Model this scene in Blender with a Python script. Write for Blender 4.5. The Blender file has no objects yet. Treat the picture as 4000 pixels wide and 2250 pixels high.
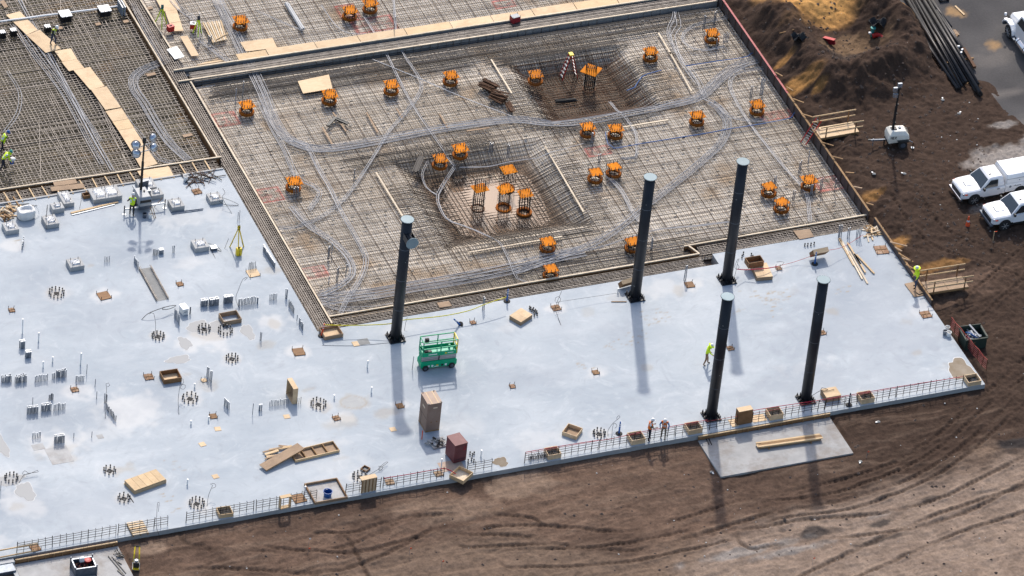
import bpy, bmesh, math, random
import numpy as np
from mathutils import Vector, Matrix
random.seed(7); RNG = np.random.default_rng(11)
R = math.radians
SC = bpy.context.scene
COL = SC.collection
# ------------------------------------------------------------------ camera
F, S = 26000.0, 57.0                       # focal length in photo pixels, photo pixels per metre at the aim point
PITCH, ROLL, YAW = R(37.1827), R(6.5029), R(25.4016)
_fw = np.array([math.sin(YAW)*math.cos(PITCH), math.cos(YAW)*math.cos(PITCH), -math.sin(PITCH)])
_rt = np.array([math.cos(YAW), -math.sin(YAW), 0.0]); _up = np.cross(_rt, _fw)
_r = math.cos(ROLL)*_rt + math.sin(ROLL)*_up; _u = -math.sin(ROLL)*_rt + math.cos(ROLL)*_up
CAM = -_fw*F/S
cd = bpy.data.cameras.new('camera'); cam = bpy.data.objects.new('camera', cd); COL.objects.link(cam)
m = Matrix.Identity(4)
for i in range(3): m[i][0] = _r[i]; m[i][1] = _u[i]; m[i][2] = -_fw[i]; m[i][3] = CAM[i]
cam.matrix_world = m
cd.sensor_width = 36; cd.lens = 36*F/4000; cd.clip_start = 10; cd.clip_end = 6000
SC.camera = cam
# ------------------------------------------------------------------ sky, sun, exposure
SUN_AZ, SUN_EL = R(71.0), R(45.0)          # measured from +x towards +y
w = bpy.data.worlds.new('World'); SC.world = w; w.use_nodes = True
nt = w.node_tree; nt.nodes.clear()
sk = nt.nodes.new('ShaderNodeTexSky'); sk.sky_type = 'NISHITA'; sk.sun_disc = False
sk.sun_elevation = SUN_EL; sk.sun_rotation = R(90) - SUN_AZ
sk.air_density = 1.0; sk.dust_density = 2.5; sk.ozone_density = 1.0
bg = nt.nodes.new('ShaderNodeBackground'); bg.inputs['Strength'].default_value = 0.15
ow = nt.nodes.new('ShaderNodeOutputWorld')
nt.links.new(sk.outputs[0], bg.inputs[0]); nt.links.new(bg.outputs[0], ow.inputs[0])
sl = bpy.data.lights.new('sun', 'SUN'); sl.energy = 2.5; sl.angle = R(1.6); sl.color = (1.0, 0.94, 0.86)
so = bpy.data.objects.new('sun', sl); COL.objects.link(so)
sd = Vector((math.cos(SUN_AZ)*math.cos(SUN_EL), math.sin(SUN_AZ)*math.cos(SUN_EL), math.sin(SUN_EL)))
so.rotation_euler = sd.to_track_quat('Z', 'Y').to_euler(); so.location = sd*200
SC.view_settings.view_transform = 'Standard'; SC.view_settings.look = 'None'
SC.view_settings.gamma = 1.0; SC.view_settings.use_curve_mapping = False
SC.view_settings.exposure = 0.62
# ------------------------------------------------------------------ survey: photo tile -> point on a level plane
TILE = {'11': (0, 0), '12': (1000, 0), '13': (2000, 0), '14': (3000, 0), '21': (0, 650), '22': (1000, 650), '23': (2000, 650), '24': (3000, 650),
        '31': (0, 1400), '32': (1000, 1400), '33': (2000, 1400), '34': (3000, 1400)}
def ray(px, py, z=0.0):
    d = _fw + _r*(px-2000)/F + _u*(1125-py)/F
    t = (z-CAM[2])/d[2]; p = CAM + t*d
    return Vector((p[0], p[1], z))
def W(t, x, y, z=0.0):
    k = 0.5176 if t[0] in '12' else 0.58651
    return ray(TILE[t][0]+x*k, TILE[t][1]+y*k, z)
# ------------------------------------------------------------------ helpers
def tag(o, label=None, cat=None, group=None, kind=None):
    if label: o['label'] = label
    if cat: o['category'] = cat
    if group: o['group'] = group
    if kind: o['kind'] = kind
    return o
def thing(name, label, cat, loc=(0, 0, 0), rz=0.0, group=None, tilt=None):
    o = bpy.data.objects.new(name, None); COL.objects.link(o); o.empty_display_size = 0.2
    o.location = loc; o.rotation_euler = tilt if tilt else (0, 0, rz)
    return tag(o, label, cat, group)
class MB:
    def __init__(s): s.v = []; s.f = []
    def add(s, vs, fs):
        n = len(s.v); s.v += [tuple(p) for p in vs]; s.f += [tuple(i+n for i in f) for f in fs]; return s
    def box(s, c, d, rz=0.0, M=None):
        hx, hy, hz = d[0]/2, d[1]/2, d[2]/2; P = []
        cs, sn = math.cos(rz), math.sin(rz)
        for x, y, z in ((-hx,-hy,-hz),(hx,-hy,-hz),(hx,hy,-hz),(-hx,hy,-hz),(-hx,-hy,hz),(hx,-hy,hz),(hx,hy,hz),(-hx,hy,hz)):
            q = Vector((x*cs-y*sn+c[0], x*sn+y*cs+c[1], z+c[2])); P.append(M @ q if M else q)
        return s.add(P, [(0,3,2,1),(4,5,6,7),(0,1,5,4),(1,2,6,5),(2,3,7,6),(3,0,4,7)])
    def bar(s, a, b, wd, h=None, up=(0, 0, 1)):           # rectangular bar from a to b
        a, b = Vector(a), Vector(b); h = h or wd; d = (b-a).normalized(); u = Vector(up)
        if abs(d.dot(u)) > 0.99: u = Vector((0, 1, 0))
        sx = d.cross(u).normalized()*wd/2; sz = sx.normalized().cross(d)*h/2
        P = [a-sx-sz, a+sx-sz, a+sx+sz, a-sx+sz, b-sx-sz, b+sx-sz, b+sx+sz, b-sx+sz]
        return s.add(P, [(0,1,2,3),(7,6,5,4),(0,4,5,1),(1,5,6,2),(2,6,7,3),(3,7,4,0)])
    def cyl(s, a, b, r, r2=None, n=8, cap=True):
        a, b = Vector(a), Vector(b); r2 = r if r2 is None else r2; d = (b-a).normalized()
        u = d.orthogonal().normalized(); v = d.cross(u); P = []
        for c, rr in ((a, r), (b, r2)):
            for i in range(n):
                t = 2*math.pi*i/n; P.append(c+u*(rr*math.cos(t))+v*(rr*math.sin(t)))
        fs = [(i, (i+1) % n, n+(i+1) % n, n+i) for i in range(n)]
        if cap: fs += [tuple(range(n-1, -1, -1)), tuple(range(n, 2*n))]
        return s.add(P, fs)
    def tube(s, pts, r, n=4, close=False):
        pts = [Vector(p) for p in pts]; P = []; k = len(pts)
        for i, p in enumerate(pts):
            a = pts[i-1] if (i or close) else p; b = pts[(i+1) % k] if (i < k-1 or close) else p
            d = (b-a).normalized() if (b-a).length > 1e-9 else Vector((1, 0, 0))
            u = d.cross(Vector((0, 0, 1)))
            if u.length < 0.05: u = d.cross(Vector((0, 1, 0)))
            u.normalize(); v = u.cross(d)
            for j in range(n):
                t = 2*math.pi*(j+.5)/n; P.append(p+u*(r*math.cos(t))+v*(r*math.sin(t)))
        fs = []
        for i in range(k if close else k-1):
            for j in range(n):
                a = i*n+j; b = i*n+(j+1) % n; c = ((i+1) % k)*n+(j+1) % n; d = ((i+1) % k)*n+j
                fs.append((a, b, c, d))
        if not close: fs += [tuple(range(n-1, -1, -1)), tuple(range((k-1)*n, k*n))]
        return s.add(P, fs)
    def prism(s, poly, z0, z1):                            # poly counter-clockwise
        n = len(poly); P = [(p[0], p[1], z0) for p in poly]+[(p[0], p[1], z1) for p in poly]
        return s.add(P, [tuple(range(n-1, -1, -1)), tuple(range(n, 2*n))]+[(i, (i+1) % n, n+(i+1) % n, n+i) for i in range(n)])
    def lathe(s, prof, c=(0, 0, 0), n=16, M=None):
        P = []; k = len(prof)
        for r, z in prof:
            for j in range(n):
                t = 2*math.pi*j/n; q = Vector((c[0]+r*math.cos(t), c[1]+r*math.sin(t), c[2]+z)); P.append(M @ q if M else q)
        fs = [(i*n+j, i*n+(j+1) % n, (i+1)*n+(j+1) % n, (i+1)*n+j) for i in range(k-1) for j in range(n)]
        fs += [tuple(range(n-1, -1, -1)), tuple(range((k-1)*n, k*n))]
        return s.add(P, fs)
    def loft(s, secs):                                     # list of equal-length rings
        n = len(secs[0]); P = [p for q in secs for p in q]
        fs = [(i*n+j, i*n+(j+1) % n, (i+1)*n+(j+1) % n, (i+1)*n+j) for i in range(len(secs)-1) for j in range(n)]
        fs += [tuple(range(n-1, -1, -1)), tuple(range((len(secs)-1)*n, len(secs)*n))]
        return s.add(P, fs)
    def mesh(s, name, mat):
        me = bpy.data.meshes.new(name); me.from_pydata(s.v, [], s.f); me.materials.append(mat); me.update(); return me
    def build(s, name, mat, parent=None, smooth=False, bevel=0, loc=None, fix=False):
        me = s.mesh(name, mat)
        if fix:
            b = bmesh.new(); b.from_mesh(me); bmesh.ops.recalc_face_normals(b, faces=b.faces); b.to_mesh(me); b.free()
        if smooth: me.polygons.foreach_set('use_smooth', [True]*len(me.polygons))
        o = bpy.data.objects.new(name, me); COL.objects.link(o); o.parent = parent
        if loc is not None: o.location = loc
        if bevel:
            q = o.modifiers.new('bevel', 'BEVEL'); q.width = bevel; q.segments = 2; q.limit_method = 'ANGLE'; q.angle_limit = R(35)
        return o
def inst(name, me, parent, loc=(0, 0, 0), rot=(0, 0, 0), scale=(1, 1, 1)):
    o = bpy.data.objects.new(name, me); COL.objects.link(o); o.parent = parent; o.location = loc; o.rotation_euler = rot; o.scale = scale
    return o
def spline(pts, step=0.4):                                 # Catmull-Rom through points
    pts = [Vector(p) for p in pts]; P = [pts[0]*2-pts[1]]+pts+[pts[-1]*2-pts[-2]]; out = []
    for i in range(1, len(P)-2):
        a, b, c, d = P[i-1:i+3]; k = max(1, int((c-b).length/step))
        for j in range(k):
            t = j/k; out.append(0.5*((2*b)+(c-a)*t+(2*a-5*b+4*c-d)*t*t+(3*b-a-3*c+d)*t**3))
    out.append(pts[-1]); return out
# ------------------------------------------------------------------ materials
MATS = {}
def node_mat(name):
    mt = bpy.data.materials.new(name); mt.use_nodes = True; n = mt.node_tree; b = n.nodes['Principled BSDF']; MATS[name] = mt
    return mt, n, b
def pm(name, c1, c2=None, scale=4.0, rough=0.6, metal=0.0, bump=0.0, stretch=(1, 1, 1), dirt=None, dirt_amt=0.0, spec=0.28, bscale=None, coat=0.0):
    mt, n, b = node_mat(name); L = n.links.new
    c2 = c2 or tuple(x*0.8 for x in c1)
    tc = n.nodes.new('ShaderNodeTexCoord'); oi = n.nodes.new('ShaderNodeObjectInfo')
    mp = n.nodes.new('ShaderNodeMapping'); mp.inputs['Scale'].default_value = stretch
    ad = n.nodes.new('ShaderNodeVectorMath'); ad.operation = 'MULTIPLY_ADD'
    L(oi.outputs['Random'], ad.inputs[0]); ad.inputs[1].default_value = (37, 19, 53); L(tc.outputs['Object'], ad.inputs[2])
    L(ad.outputs[0], mp.inputs[0])
    nz = n.nodes.new('ShaderNodeTexNoise'); nz.inputs['Scale'].default_value = scale; nz.inputs['Detail'].default_value = 6; nz.inputs['Roughness'].default_value = 0.6
    L(mp.outputs[0], nz.inputs['Vector'])
    cr = n.nodes.new('ShaderNodeValToRGB'); cr.color_ramp.elements[0].position = 0.3; cr.color_ramp.elements[1].position = 0.7
    cr.color_ramp.elements[0].color = (*c1, 1); cr.color_ramp.elements[1].color = (*c2, 1)
    L(nz.outputs[0], cr.inputs[0]); out = cr.outputs[0]
    if dirt:
        n2 = n.nodes.new('ShaderNodeTexNoise'); n2.inputs['Scale'].default_value = scale*0.35; n2.inputs['Detail'].default_value = 8; n2.inputs['Roughness'].default_value = 0.7
        L(ad.outputs[0], n2.inputs['Vector'])
        r2 = n.nodes.new('ShaderNodeMapRange'); r2.inputs[1].default_value = 0.48; r2.inputs[2].default_value = 0.7; r2.inputs[4].default_value = dirt_amt
        L(n2.outputs[0], r2.inputs[0])
        mx = n.nodes.new('ShaderNodeMix'); mx.data_type = 'RGBA'; L(r2.outputs[0], mx.inputs[0]); L(out, mx.inputs[6]); mx.inputs[7].default_value = (*dirt, 1); out = mx.outputs[2]
    hv = n.nodes.new('ShaderNodeHueSaturation'); mr = n.nodes.new('ShaderNodeMapRange'); mr.inputs[3].default_value = 0.88; mr.inputs[4].default_value = 1.1
    L(oi.outputs['Random'], mr.inputs[0]); L(mr.outputs[0], hv.inputs['Value']); L(out, hv.inputs['Color']); L(hv.outputs[0], b.inputs['Base Color'])
    b.inputs['Roughness'].default_value = rough; b.inputs['Metallic'].default_value = metal; b.inputs['Specular IOR Level'].default_value = spec
    if coat: b.inputs['Coat Weight'].default_value = coat; b.inputs['Coat Roughness'].default_value = 0.05
    if bump:
        bp = n.nodes.new('ShaderNodeBump'); bp.inputs['Strength'].default_value = bump; bp.inputs['Distance'].default_value = 0.02
        n3 = n.nodes.new('ShaderNodeTexNoise'); n3.inputs['Scale'].default_value = bscale or scale*3; n3.inputs['Detail'].default_value = 5; L(mp.outputs[0], n3.inputs['Vector'])
        L(n3.outputs[0], bp.inputs['Height']); L(bp.outputs[0], b.inputs['Normal'])
    return mt
pm('orange', (0.60, 0.19, 0.002), (0.50, 0.145, 0.002), 3, 0.75, dirt=(0.30, 0.085, 0.01), dirt_amt=0.6, spec=0.12)
pm('orange_dark', (0.36, 0.105, 0.006), (0.20, 0.06, 0.012), 3, 0.8, dirt=(0.10, 0.04, 0.02), dirt_amt=0.7, spec=0.1)
pm('rod', (0.018, 0.022, 0.028), (0.035, 0.035, 0.04), 6, 0.45, 0.6)
pm('steel_black', (0.010, 0.012, 0.016), (0.018, 0.020, 0.026), 1.2, 0.45, 0.0, bump=0.05, dirt=(0.03, 0.031, 0.034), dirt_amt=0.4)
pm('cap_grey', (0.24, 0.31, 0.33), (0.20, 0.27, 0.29), 2, 0.55)
pm('rebar', (0.080, 0.058, 0.042), (0.034, 0.025, 0.018), 2, 0.6, 0.3)
pm('rebar_dark', (0.035, 0.030, 0.028), (0.02, 0.017, 0.016), 2, 0.6, 0.3)
pm('rebar_rust', (0.12, 0.055, 0.025), (0.06, 0.03, 0.017), 3, 0.8, 0.0, bump=0.3)
pm('rebar_light', (0.20, 0.18, 0.165), (0.07, 0.06, 0.055), 2, 0.5, 0.4)
pm('strand', (0.42, 0.42, 0.43), (0.24, 0.24, 0.25), 1.5, 0.45, 0.2)
pm('galv', (0.30, 0.32, 0.35), (0.16, 0.18, 0.21), 5, 0.45, 0.5)
pm('galv_dark', (0.12, 0.14, 0.17), (0.07, 0.08, 0.10), 5, 0.45, 0.4)
pm('pvc_white', (0.78, 0.78, 0.76), (0.65, 0.65, 0.64), 5, 0.4)
pm('pvc_blue', (0.05, 0.13, 0.32), (0.04, 0.10, 0.26), 4, 0.45)
pm('pvc_grey', (0.30, 0.32, 0.34), (0.22, 0.23, 0.25), 4, 0.45)
pm('plywood', (0.64, 0.475, 0.30), (0.54, 0.385, 0.225), 2.2, 0.7, bump=0.15, stretch=(1, 5, 1), dirt=(0.33, 0.20, 0.10), dirt_amt=0.5)
pm('plywood_old', (0.36, 0.25, 0.16), (0.27, 0.18, 0.11), 2.2, 0.75, bump=0.2, stretch=(1, 5, 1), dirt=(0.18, 0.12, 0.08), dirt_amt=0.6)
pm('plywood_dark', (0.25, 0.135, 0.06), (0.17, 0.085, 0.035), 2.2, 0.7, bump=0.2, stretch=(1, 4, 1))
pm('lumber', (0.60, 0.44, 0.26), (0.50, 0.34, 0.18), 3, 0.7, bump=0.2, stretch=(0.6, 6, 6), dirt=(0.35, 0.24, 0.14), dirt_amt=0.5)
pm('lumber_pale', (0.66, 0.56, 0.42), (0.54, 0.43, 0.30), 3, 0.7, bump=0.2, dirt=(0.36, 0.27, 0.18), dirt_amt=0.6)
pm('lumber_brown', (0.30, 0.18, 0.085), (0.21, 0.12, 0.05), 3, 0.75, bump=0.2)
pm('concrete', (0.40, 0.40, 0.39), (0.33, 0.33, 0.325), 1.8, 0.7, bump=0.1, dirt=(0.26, 0.25, 0.23), dirt_amt=0.5)
pm('concrete_dark', (0.25, 0.25, 0.24), (0.18, 0.18, 0.175), 2, 0.75, bump=0.15)
pm('plastic_wrap', (0.66, 0.66, 0.66), (0.36, 0.37, 0.38), 5, 0.3, bump=1.0, bscale=9, spec=0.5)
pm('rusty_plate', (0.26, 0.14, 0.07), (0.17, 0.085, 0.045), 5, 0.7, bump=0.2, dirt=(0.4, 0.3, 0.22), dirt_amt=0.7)
pm('black', (0.015, 0.015, 0.016), (0.022, 0.022, 0.022), 5, 0.5)
pm('rubber', (0.02, 0.02, 0.021), (0.035, 0.032, 0.03), 6, 0.8)
pm('white_paint', (0.80, 0.80, 0.80), (0.76, 0.76, 0.77), 2, 0.25, coat=0.6, dirt=(0.55, 0.50, 0.45), dirt_amt=0.25)
pm('white_plain', (0.78, 0.77, 0.74), (0.72, 0.71, 0.68), 3, 0.4, dirt=(0.55, 0.5, 0.44), dirt_amt=0.4)
pm('cream', (0.72, 0.69, 0.60), (0.66, 0.63, 0.55), 2, 0.4, dirt=(0.45, 0.40, 0.33), dirt_amt=0.35)
pm('glass_dark', (0.012, 0.018, 0.022), (0.02, 0.026, 0.03), 3, 0.05, spec=0.9)
pm('chrome', (0.6, 0.6, 0.62), (0.5, 0.5, 0.52), 5, 0.18, 0.9)
pm('lift_green', (0.0, 0.36, 0.165), (0.0, 0.29, 0.13), 3, 0.5, dirt=(0.05, 0.22, 0.13), dirt_amt=0.5)
pm('lift_pale', (0.12, 0.50, 0.34), (0.09, 0.42, 0.28), 3, 0.45)
pm('alu', (0.45, 0.44, 0.43), (0.36, 0.35, 0.34), 3, 0.5, 0.3, dirt=(0.25, 0.22, 0.2), dirt_amt=0.4)
pm('yellow', (0.75, 0.55, 0.02), (0.65, 0.46, 0.02), 4, 0.45)
pm('hivis', (0.62, 0.80, 0.02), (0.52, 0.72, 0.02), 5, 0.7)
pm('hivis_orange', (0.80, 0.20, 0.02), (0.72, 0.15, 0.02), 5, 0.7)
pm('reflective', (0.65, 0.67, 0.66), (0.5, 0.52, 0.52), 5, 0.35)
pm('skin', (0.42, 0.25, 0.17), (0.36, 0.21, 0.14), 8, 0.55)
pm('denim', (0.045, 0.065, 0.11), (0.03, 0.045, 0.08), 8, 0.85)
pm('navy', (0.02, 0.022, 0.035), (0.03, 0.032, 0.045), 8, 0.85)
pm('khaki', (0.26, 0.22, 0.16), (0.2, 0.165, 0.12), 8, 0.85)
pm('blue_shirt', (0.10, 0.28, 0.55), (0.08, 0.22, 0.46), 8, 0.8)
pm('boot', (0.05, 0.032, 0.02), (0.03, 0.02, 0.014), 8, 0.8)
pm('green_badge', (0.02, 0.22, 0.10), (0.02, 0.18, 0.08), 8, 0.7)
pm('red', (0.50, 0.025, 0.02), (0.40, 0.02, 0.018), 4, 0.45)
pm('red_dark', (0.30, 0.02, 0.03), (0.23, 0.018, 0.022), 4, 0.5)
pm('tape_red', (0.55, 0.02, 0.06), (0.45, 0.015, 0.05), 6, 0.45)
pm('tape_yellow', (0.80, 0.68, 0.03), (0.72, 0.58, 0.03), 6, 0.45)
pm('cone_orange', (0.75, 0.10, 0.03), (0.65, 0.08, 0.025), 4, 0.5)
pm('box_brown', (0.27, 0.185, 0.14), (0.235, 0.16, 0.12), 2.5, 0.7, dirt=(0.33, 0.25, 0.2), dirt_amt=0.5)
pm('box_brown_top', (0.40, 0.29, 0.22), (0.35, 0.25, 0.19), 2.5, 0.7, dirt=(0.46, 0.36, 0.28), dirt_amt=0.6)
pm('maroon', (0.15, 0.04, 0.042), (0.12, 0.03, 0.032), 2.5, 0.55, dirt=(0.25, 0.11, 0.1), dirt_amt=0.4)
pm('blue', (0.02, 0.11, 0.36), (0.018, 0.09, 0.30), 4, 0.45)
pm('dumpster', (0.028, 0.045, 0.034), (0.02, 0.033, 0.026), 2, 0.6, dirt=(0.09, 0.075, 0.055), dirt_amt=0.6)
pm('teal', (0.03, 0.25, 0.22), (0.025, 0.2, 0.18), 4, 0.5)
pm('sheetpile', (0.10, 0.075, 0.068), (0.055, 0.043, 0.042), 1.4, 0.6, stretch=(1, 1, 0.4), dirt=(0.035, 0.028, 0.028), dirt_amt=0.8)
pm('pipe_steel', (0.05, 0.046, 0.044), (0.028, 0.026, 0.027), 1.5, 0.42, 0.5, stretch=(0.3, 3, 3))
pm('lampglass', (0.55, 0.57, 0.60), (0.36, 0.38, 0.42), 5, 0.12, 0.75)
M = MATS
# ================================================================== numpy noise and sheet helpers
def vn(x, y, seed=0):
    xi = np.floor(x).astype(np.int64); yi = np.floor(y).astype(np.int64); fx = x-xi; fy = y-yi
    fx = fx*fx*(3-2*fx); fy = fy*fy*(3-2*fy)
    def h(a, b):
        n = (a*374761393+b*668265263+seed*1442695041) & 0x7fffffff
        n = ((n ^ (n >> 13))*1274126177) & 0x7fffffff
        return ((n ^ (n >> 16)) & 0xffff)/65535.0
    return (h(xi, yi)*(1-fx)+h(xi+1, yi)*fx)*(1-fy)+(h(xi, yi+1)*(1-fx)+h(xi+1, yi+1)*fx)*fy
def fbm(x, y, f, o=4, seed=0, g=0.5):
    s = 0; a = 1; t = 0
    for i in range(o): s = s+a*vn(x*f, y*f, seed+i*17); t += a; a *= g; f *= 2.03
    return s/t
def sstep(a, b, x): t = np.clip((x-a)/(b-a), 0, 1); return t*t*(3-2*t)
def seg_d(X, Y, pts):                                       # distance to a polyline and arc length along it
    D = np.full(X.shape, 1e9); A = np.zeros(X.shape); Sg = np.zeros(X.shape); l0 = 0
    for p, q in zip(pts[:-1], pts[1:]):
        dx, dy = q[0]-p[0], q[1]-p[1]; L = math.hypot(dx, dy)
        if L < 1e-6: continue
        t = np.clip(((X-p[0])*dx+(Y-p[1])*dy)/(L*L), 0, 1); ex = X-p[0]-t*dx; ey = Y-p[1]-t*dy
        d = np.hypot(ex, ey); k = d < D; D = np.where(k, d, D); A = np.where(k, l0+t*L, A); Sg = np.where(k, np.sign(dx*ey-dy*ex), Sg); l0 += L
    return D, A, Sg
def in_poly(X, Y, P):
    c = np.zeros(X.shape, bool); n = len(P)
    for i in range(n):
        x0, y0 = P[i][0], P[i][1]; x1, y1 = P[i-1][0], P[i-1][1]
        with np.errstate(divide='ignore', invalid='ignore'):
            k = ((y0 > Y) != (y1 > Y)) & (X < (x1-x0)*(Y-y0)/(y1-y0+1e-12)+x0)
        c ^= k
    return c
def poly_sd(X, Y, P):                                       # signed distance, positive inside
    D, _, _ = seg_d(X, Y, list(P)+[P[0]]); return np.where(in_poly(X, Y, P), D, -D)
def sheet(name, xs, ys, Z, keep, colr, mat, attr='tone', smooth=True):
    nx, ny = len(xs), len(ys); X, Y = np.meshgrid(xs, ys)
    idx = np.arange(nx*ny).reshape(ny, nx)
    q = np.stack([idx[:-1, :-1], idx[:-1, 1:], idx[1:, 1:], idx[1:, :-1]], -1)[keep]
    used = np.zeros(nx*ny, bool); used[q.ravel()] = True; remap = np.cumsum(used)-1; q = remap[q]
    V = np.stack([X.ravel(), Y.ravel(), Z.ravel()], -1)[used]
    me = bpy.data.meshes.new(name); me.vertices.add(len(V)); me.vertices.foreach_set('co', V.astype(np.float32).ravel())
    n = len(q); me.loops.add(n*4); me.loops.foreach_set('vertex_index', q.astype(np.int32).ravel())
    me.polygons.add(n); me.polygons.foreach_set('loop_start', np.arange(0, n*4, 4, dtype=np.int32)); me.polygons.foreach_set('loop_total', np.full(n, 4, np.int32))
    if smooth: me.polygons.foreach_set('use_smooth', np.ones(n, bool))
    me.update(calc_edges=True)
    if colr is not None:
        a = me.color_attributes.new(attr, 'FLOAT_COLOR', 'POINT'); C4 = np.ones((len(V), 4), np.float32); C4[:, :3] = colr.reshape(-1, 3)[used]
        a.data.foreach_set('color', C4.ravel())
    me.materials.append(mat)
    o = bpy.data.objects.new(name, me); COL.objects.link(o); return o
def ax(*segs):                                              # ax((a,b,step),...)
    out = []
    for a, b, s in segs: out.append(np.linspace(a, b, max(2, int(round(abs(b-a)/s))+1))[:-1])
    return np.concatenate(out+[[segs[-1][1]]])
def w2(t, pts, z=0): return [W(t, x, y, z) for x, y in pts]
# ------------------------------------------------------------------ ground materials
def ground_mat(name, rough, bump, nscale, var=0.35, spec=0.3):
    mt, n, b = node_mat(name); L = n.links.new
    at = n.nodes.new('ShaderNodeAttribute'); at.attribute_name = 'tone'; tc = n.nodes.new('ShaderNodeTexCoord')
    nz = n.nodes.new('ShaderNodeTexNoise'); nz.inputs['Scale'].default_value = nscale; nz.inputs['Detail'].default_value = 8; nz.inputs['Roughness'].default_value = 0.65
    L(tc.outputs['Object'], nz.inputs['Vector'])
    mr = n.nodes.new('ShaderNodeMapRange'); mr.inputs[1].default_value = 0.25; mr.inputs[2].default_value = 0.75; mr.inputs[3].default_value = 1-var; mr.inputs[4].default_value = 1+var
    L(nz.outputs[0], mr.inputs[0])
    vm = n.nodes.new('ShaderNodeVectorMath'); vm.operation = 'SCALE'; L(at.outputs['Color'], vm.inputs[0]); L(mr.outputs[0], vm.inputs['Scale'])
    L(vm.outputs[0], b.inputs['Base Color']); b.inputs['Roughness'].default_value = rough; b.inputs['Specular IOR Level'].default_value = spec
    bp = n.nodes.new('ShaderNodeBump'); bp.inputs['Strength'].default_value = bump; bp.inputs['Distance'].default_value = 0.06
    L(nz.outputs[0], bp.inputs['Height']); L(bp.outputs[0], b.inputs['Normal'])
    return mt
soil = ground_mat('soil', 0.95, 0.7, 5.5, 0.30, 0.08)
mudmat = ground_mat('mudmat', 0.85, 0.4, 2.5, 0.25)
asph = ground_mat('asphalt', 0.9, 0.2, 6.0, 0.14, .15)
# ================================================================== terrain
ROAD_Z = 0.50
ROAD = [W('14', *p, ROAD_Z) for p in ((955, -60), (1010, 120), (1130, 330), (1230, 500), (1330, 575), (1480, 590), (1620, 640), (1720, 770), (1830, 920), (1990, 1060), (2300, 1180), (2600, 700), (2600, -60))]
gx = ax((-900, -120, 60), (-120, -50, 5), (-50, 56, 0.1), (56, 130, 5), (130, 900, 60)); gy = ax((-900, -110, 60), (-110, -41, 4), (-41, 34, 0.1), (34, 110, 5), (110, 900, 60))
X, Y = np.meshgrid(gx, gy)
def ground_z(x, y):
    x = np.asarray(x, float); y = np.asarray(y, float)
    r = sstep(24, 33, x); base = -0.38+r*(0.10+0.78*sstep(-14, 4, y))
    base = base-0.12*sstep(-20, -30, y)*(1-r)
    return base
Z = ground_z(X, Y)
right = sstep(26.5, 28.5, X)
core = (X > -50) & (X < 56) & (Y > -41) & (Y < 34)
# clods and drag marks
n1 = fbm(X, Y, 0.35, 5, 3); n2 = fbm(X, Y, 1.6, 4, 9)
ca, sa = math.cos(0.06), math.sin(0.06); XR = X*ca+Y*sa; YR = -X*sa+Y*ca
XW = XR+3*fbm(X, Y, .2, 3, 71); YW = YR+1.2*fbm(X, Y, .25, 3, 72); st = fbm(XW*0.22, YW*2.2, 1.0, 5, 21, .6); st2 = fbm(XW*0.7, YW*5.5, 1.0, 4, 41, .6)
n3 = 1-np.abs(2*fbm(X, Y, 2.2, 3, 19)-1); n4 = vn(X*4.1, Y*4.1, 23)
Z = Z+(n1-0.5)*0.30*np.where(core, 1, 0.2)+(n2-0.5)*0.16+(n3-.6)*0.07*(0.3+n1)*(1+right)+(n4-.5)*.03*(1+2*right)+((st-0.5)*0.14+(st2-0.5)*0.09)*(1-right)
# spoil heaps behind the wall: a ridge round a hollow
rim = spline([W('14', *p, 1.0) for p in ((-60, 120), (60, 150), (190, 330), (340, 500), (520, 600), (720, 585), (900, 500), (1060, 400), (1020, 250), (880, 130), (760, 20), (720, -80))], 0.7)
dr, _, _ = seg_d(X, Y, rim)
hum = np.exp(-(dr/1.9)**2)*(1.95+0.7*(fbm(X, Y, 0.5, 3, 5)-0.5)); lump = (fbm(X, Y, 1.1, 5, 77)-0.5)*1.1*np.exp(-(dr/3.0)**2)
sandp = [W('14', *p, 0.6) for p in ((-250, -150), (-60, 30), (60, 110), (230, 165), (430, 215), (570, 170), (640, 30), (720, -150))]
sd_ = poly_sd(X, Y, sandp); sandh = sstep(-1.0, 3.5, sd_)*0.6+np.exp(-((X-W('14', 300, 20, 1)[0])**2+(Y-W('14', 300, 20, 1)[1])**2)/6)*0.8
edge = sstep(27.7, 30.5, X)
Z = Z+(hum+lump+sandh)*edge
bank = np.exp(-((X-29.0)/1.3)**2)*sstep(-9, 3, Y)*(fbm(X, Y, 0.9, 4, 31)-0.25)*0.9*sstep(27.6, 28.2, X)
Z = Z+bank
# wheel tracks
tracks = []
def track(t, pts, gauge=1.9, wdt=0.5, deep=0.10):
    P = spline([W(*p, -0.35) if len(p) == 3 else W(t, *p, -0.35) for p in pts], 1.2); tracks.append((P, gauge, wdt, deep))
track('34', [('33', -300, 1190), ('33', 300, 1170), ('33', 800, 1205), ('33', 1300, 1080), ('33', 1705, 960), (400, 890), (850, 760), (1150, 590), (1400, 380), (1800, 40)], 1.9, 0.5, 0.12)
track('34', [('33', 0, 1330), ('33', 700, 1290), ('33', 1400, 1150), (0, 1010), (500, 940), (1000, 760), (1300, 560), (1560, 330), (1900, 90)], 1.8, 0.45, 0.10)
track('34', [(-100, 1190), (300, 1130), (800, 1080), (1250, 960), (1800, 690)], 2.0, 0.5, 0.07)
track('34', [(300, 1500), (800, 1260), (1200, 1090), (1800, 900)], 2.2, 0.5, 0.06)
track('32', [(-400, 1180), (100, 1190), (600, 1230), (1000, 1130), (1400, 1100), (1800, 1120)], 2.0, 0.5, 0.12)
track('32', [(-500, 1330), (0, 1340), (380, 1360), (700, 1290), (1100, 1090)], 1.9, 0.55, 0.12)
track('32', [(480, 1260), (600, 1480)], 3.2, 0.45, 0.13)
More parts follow.
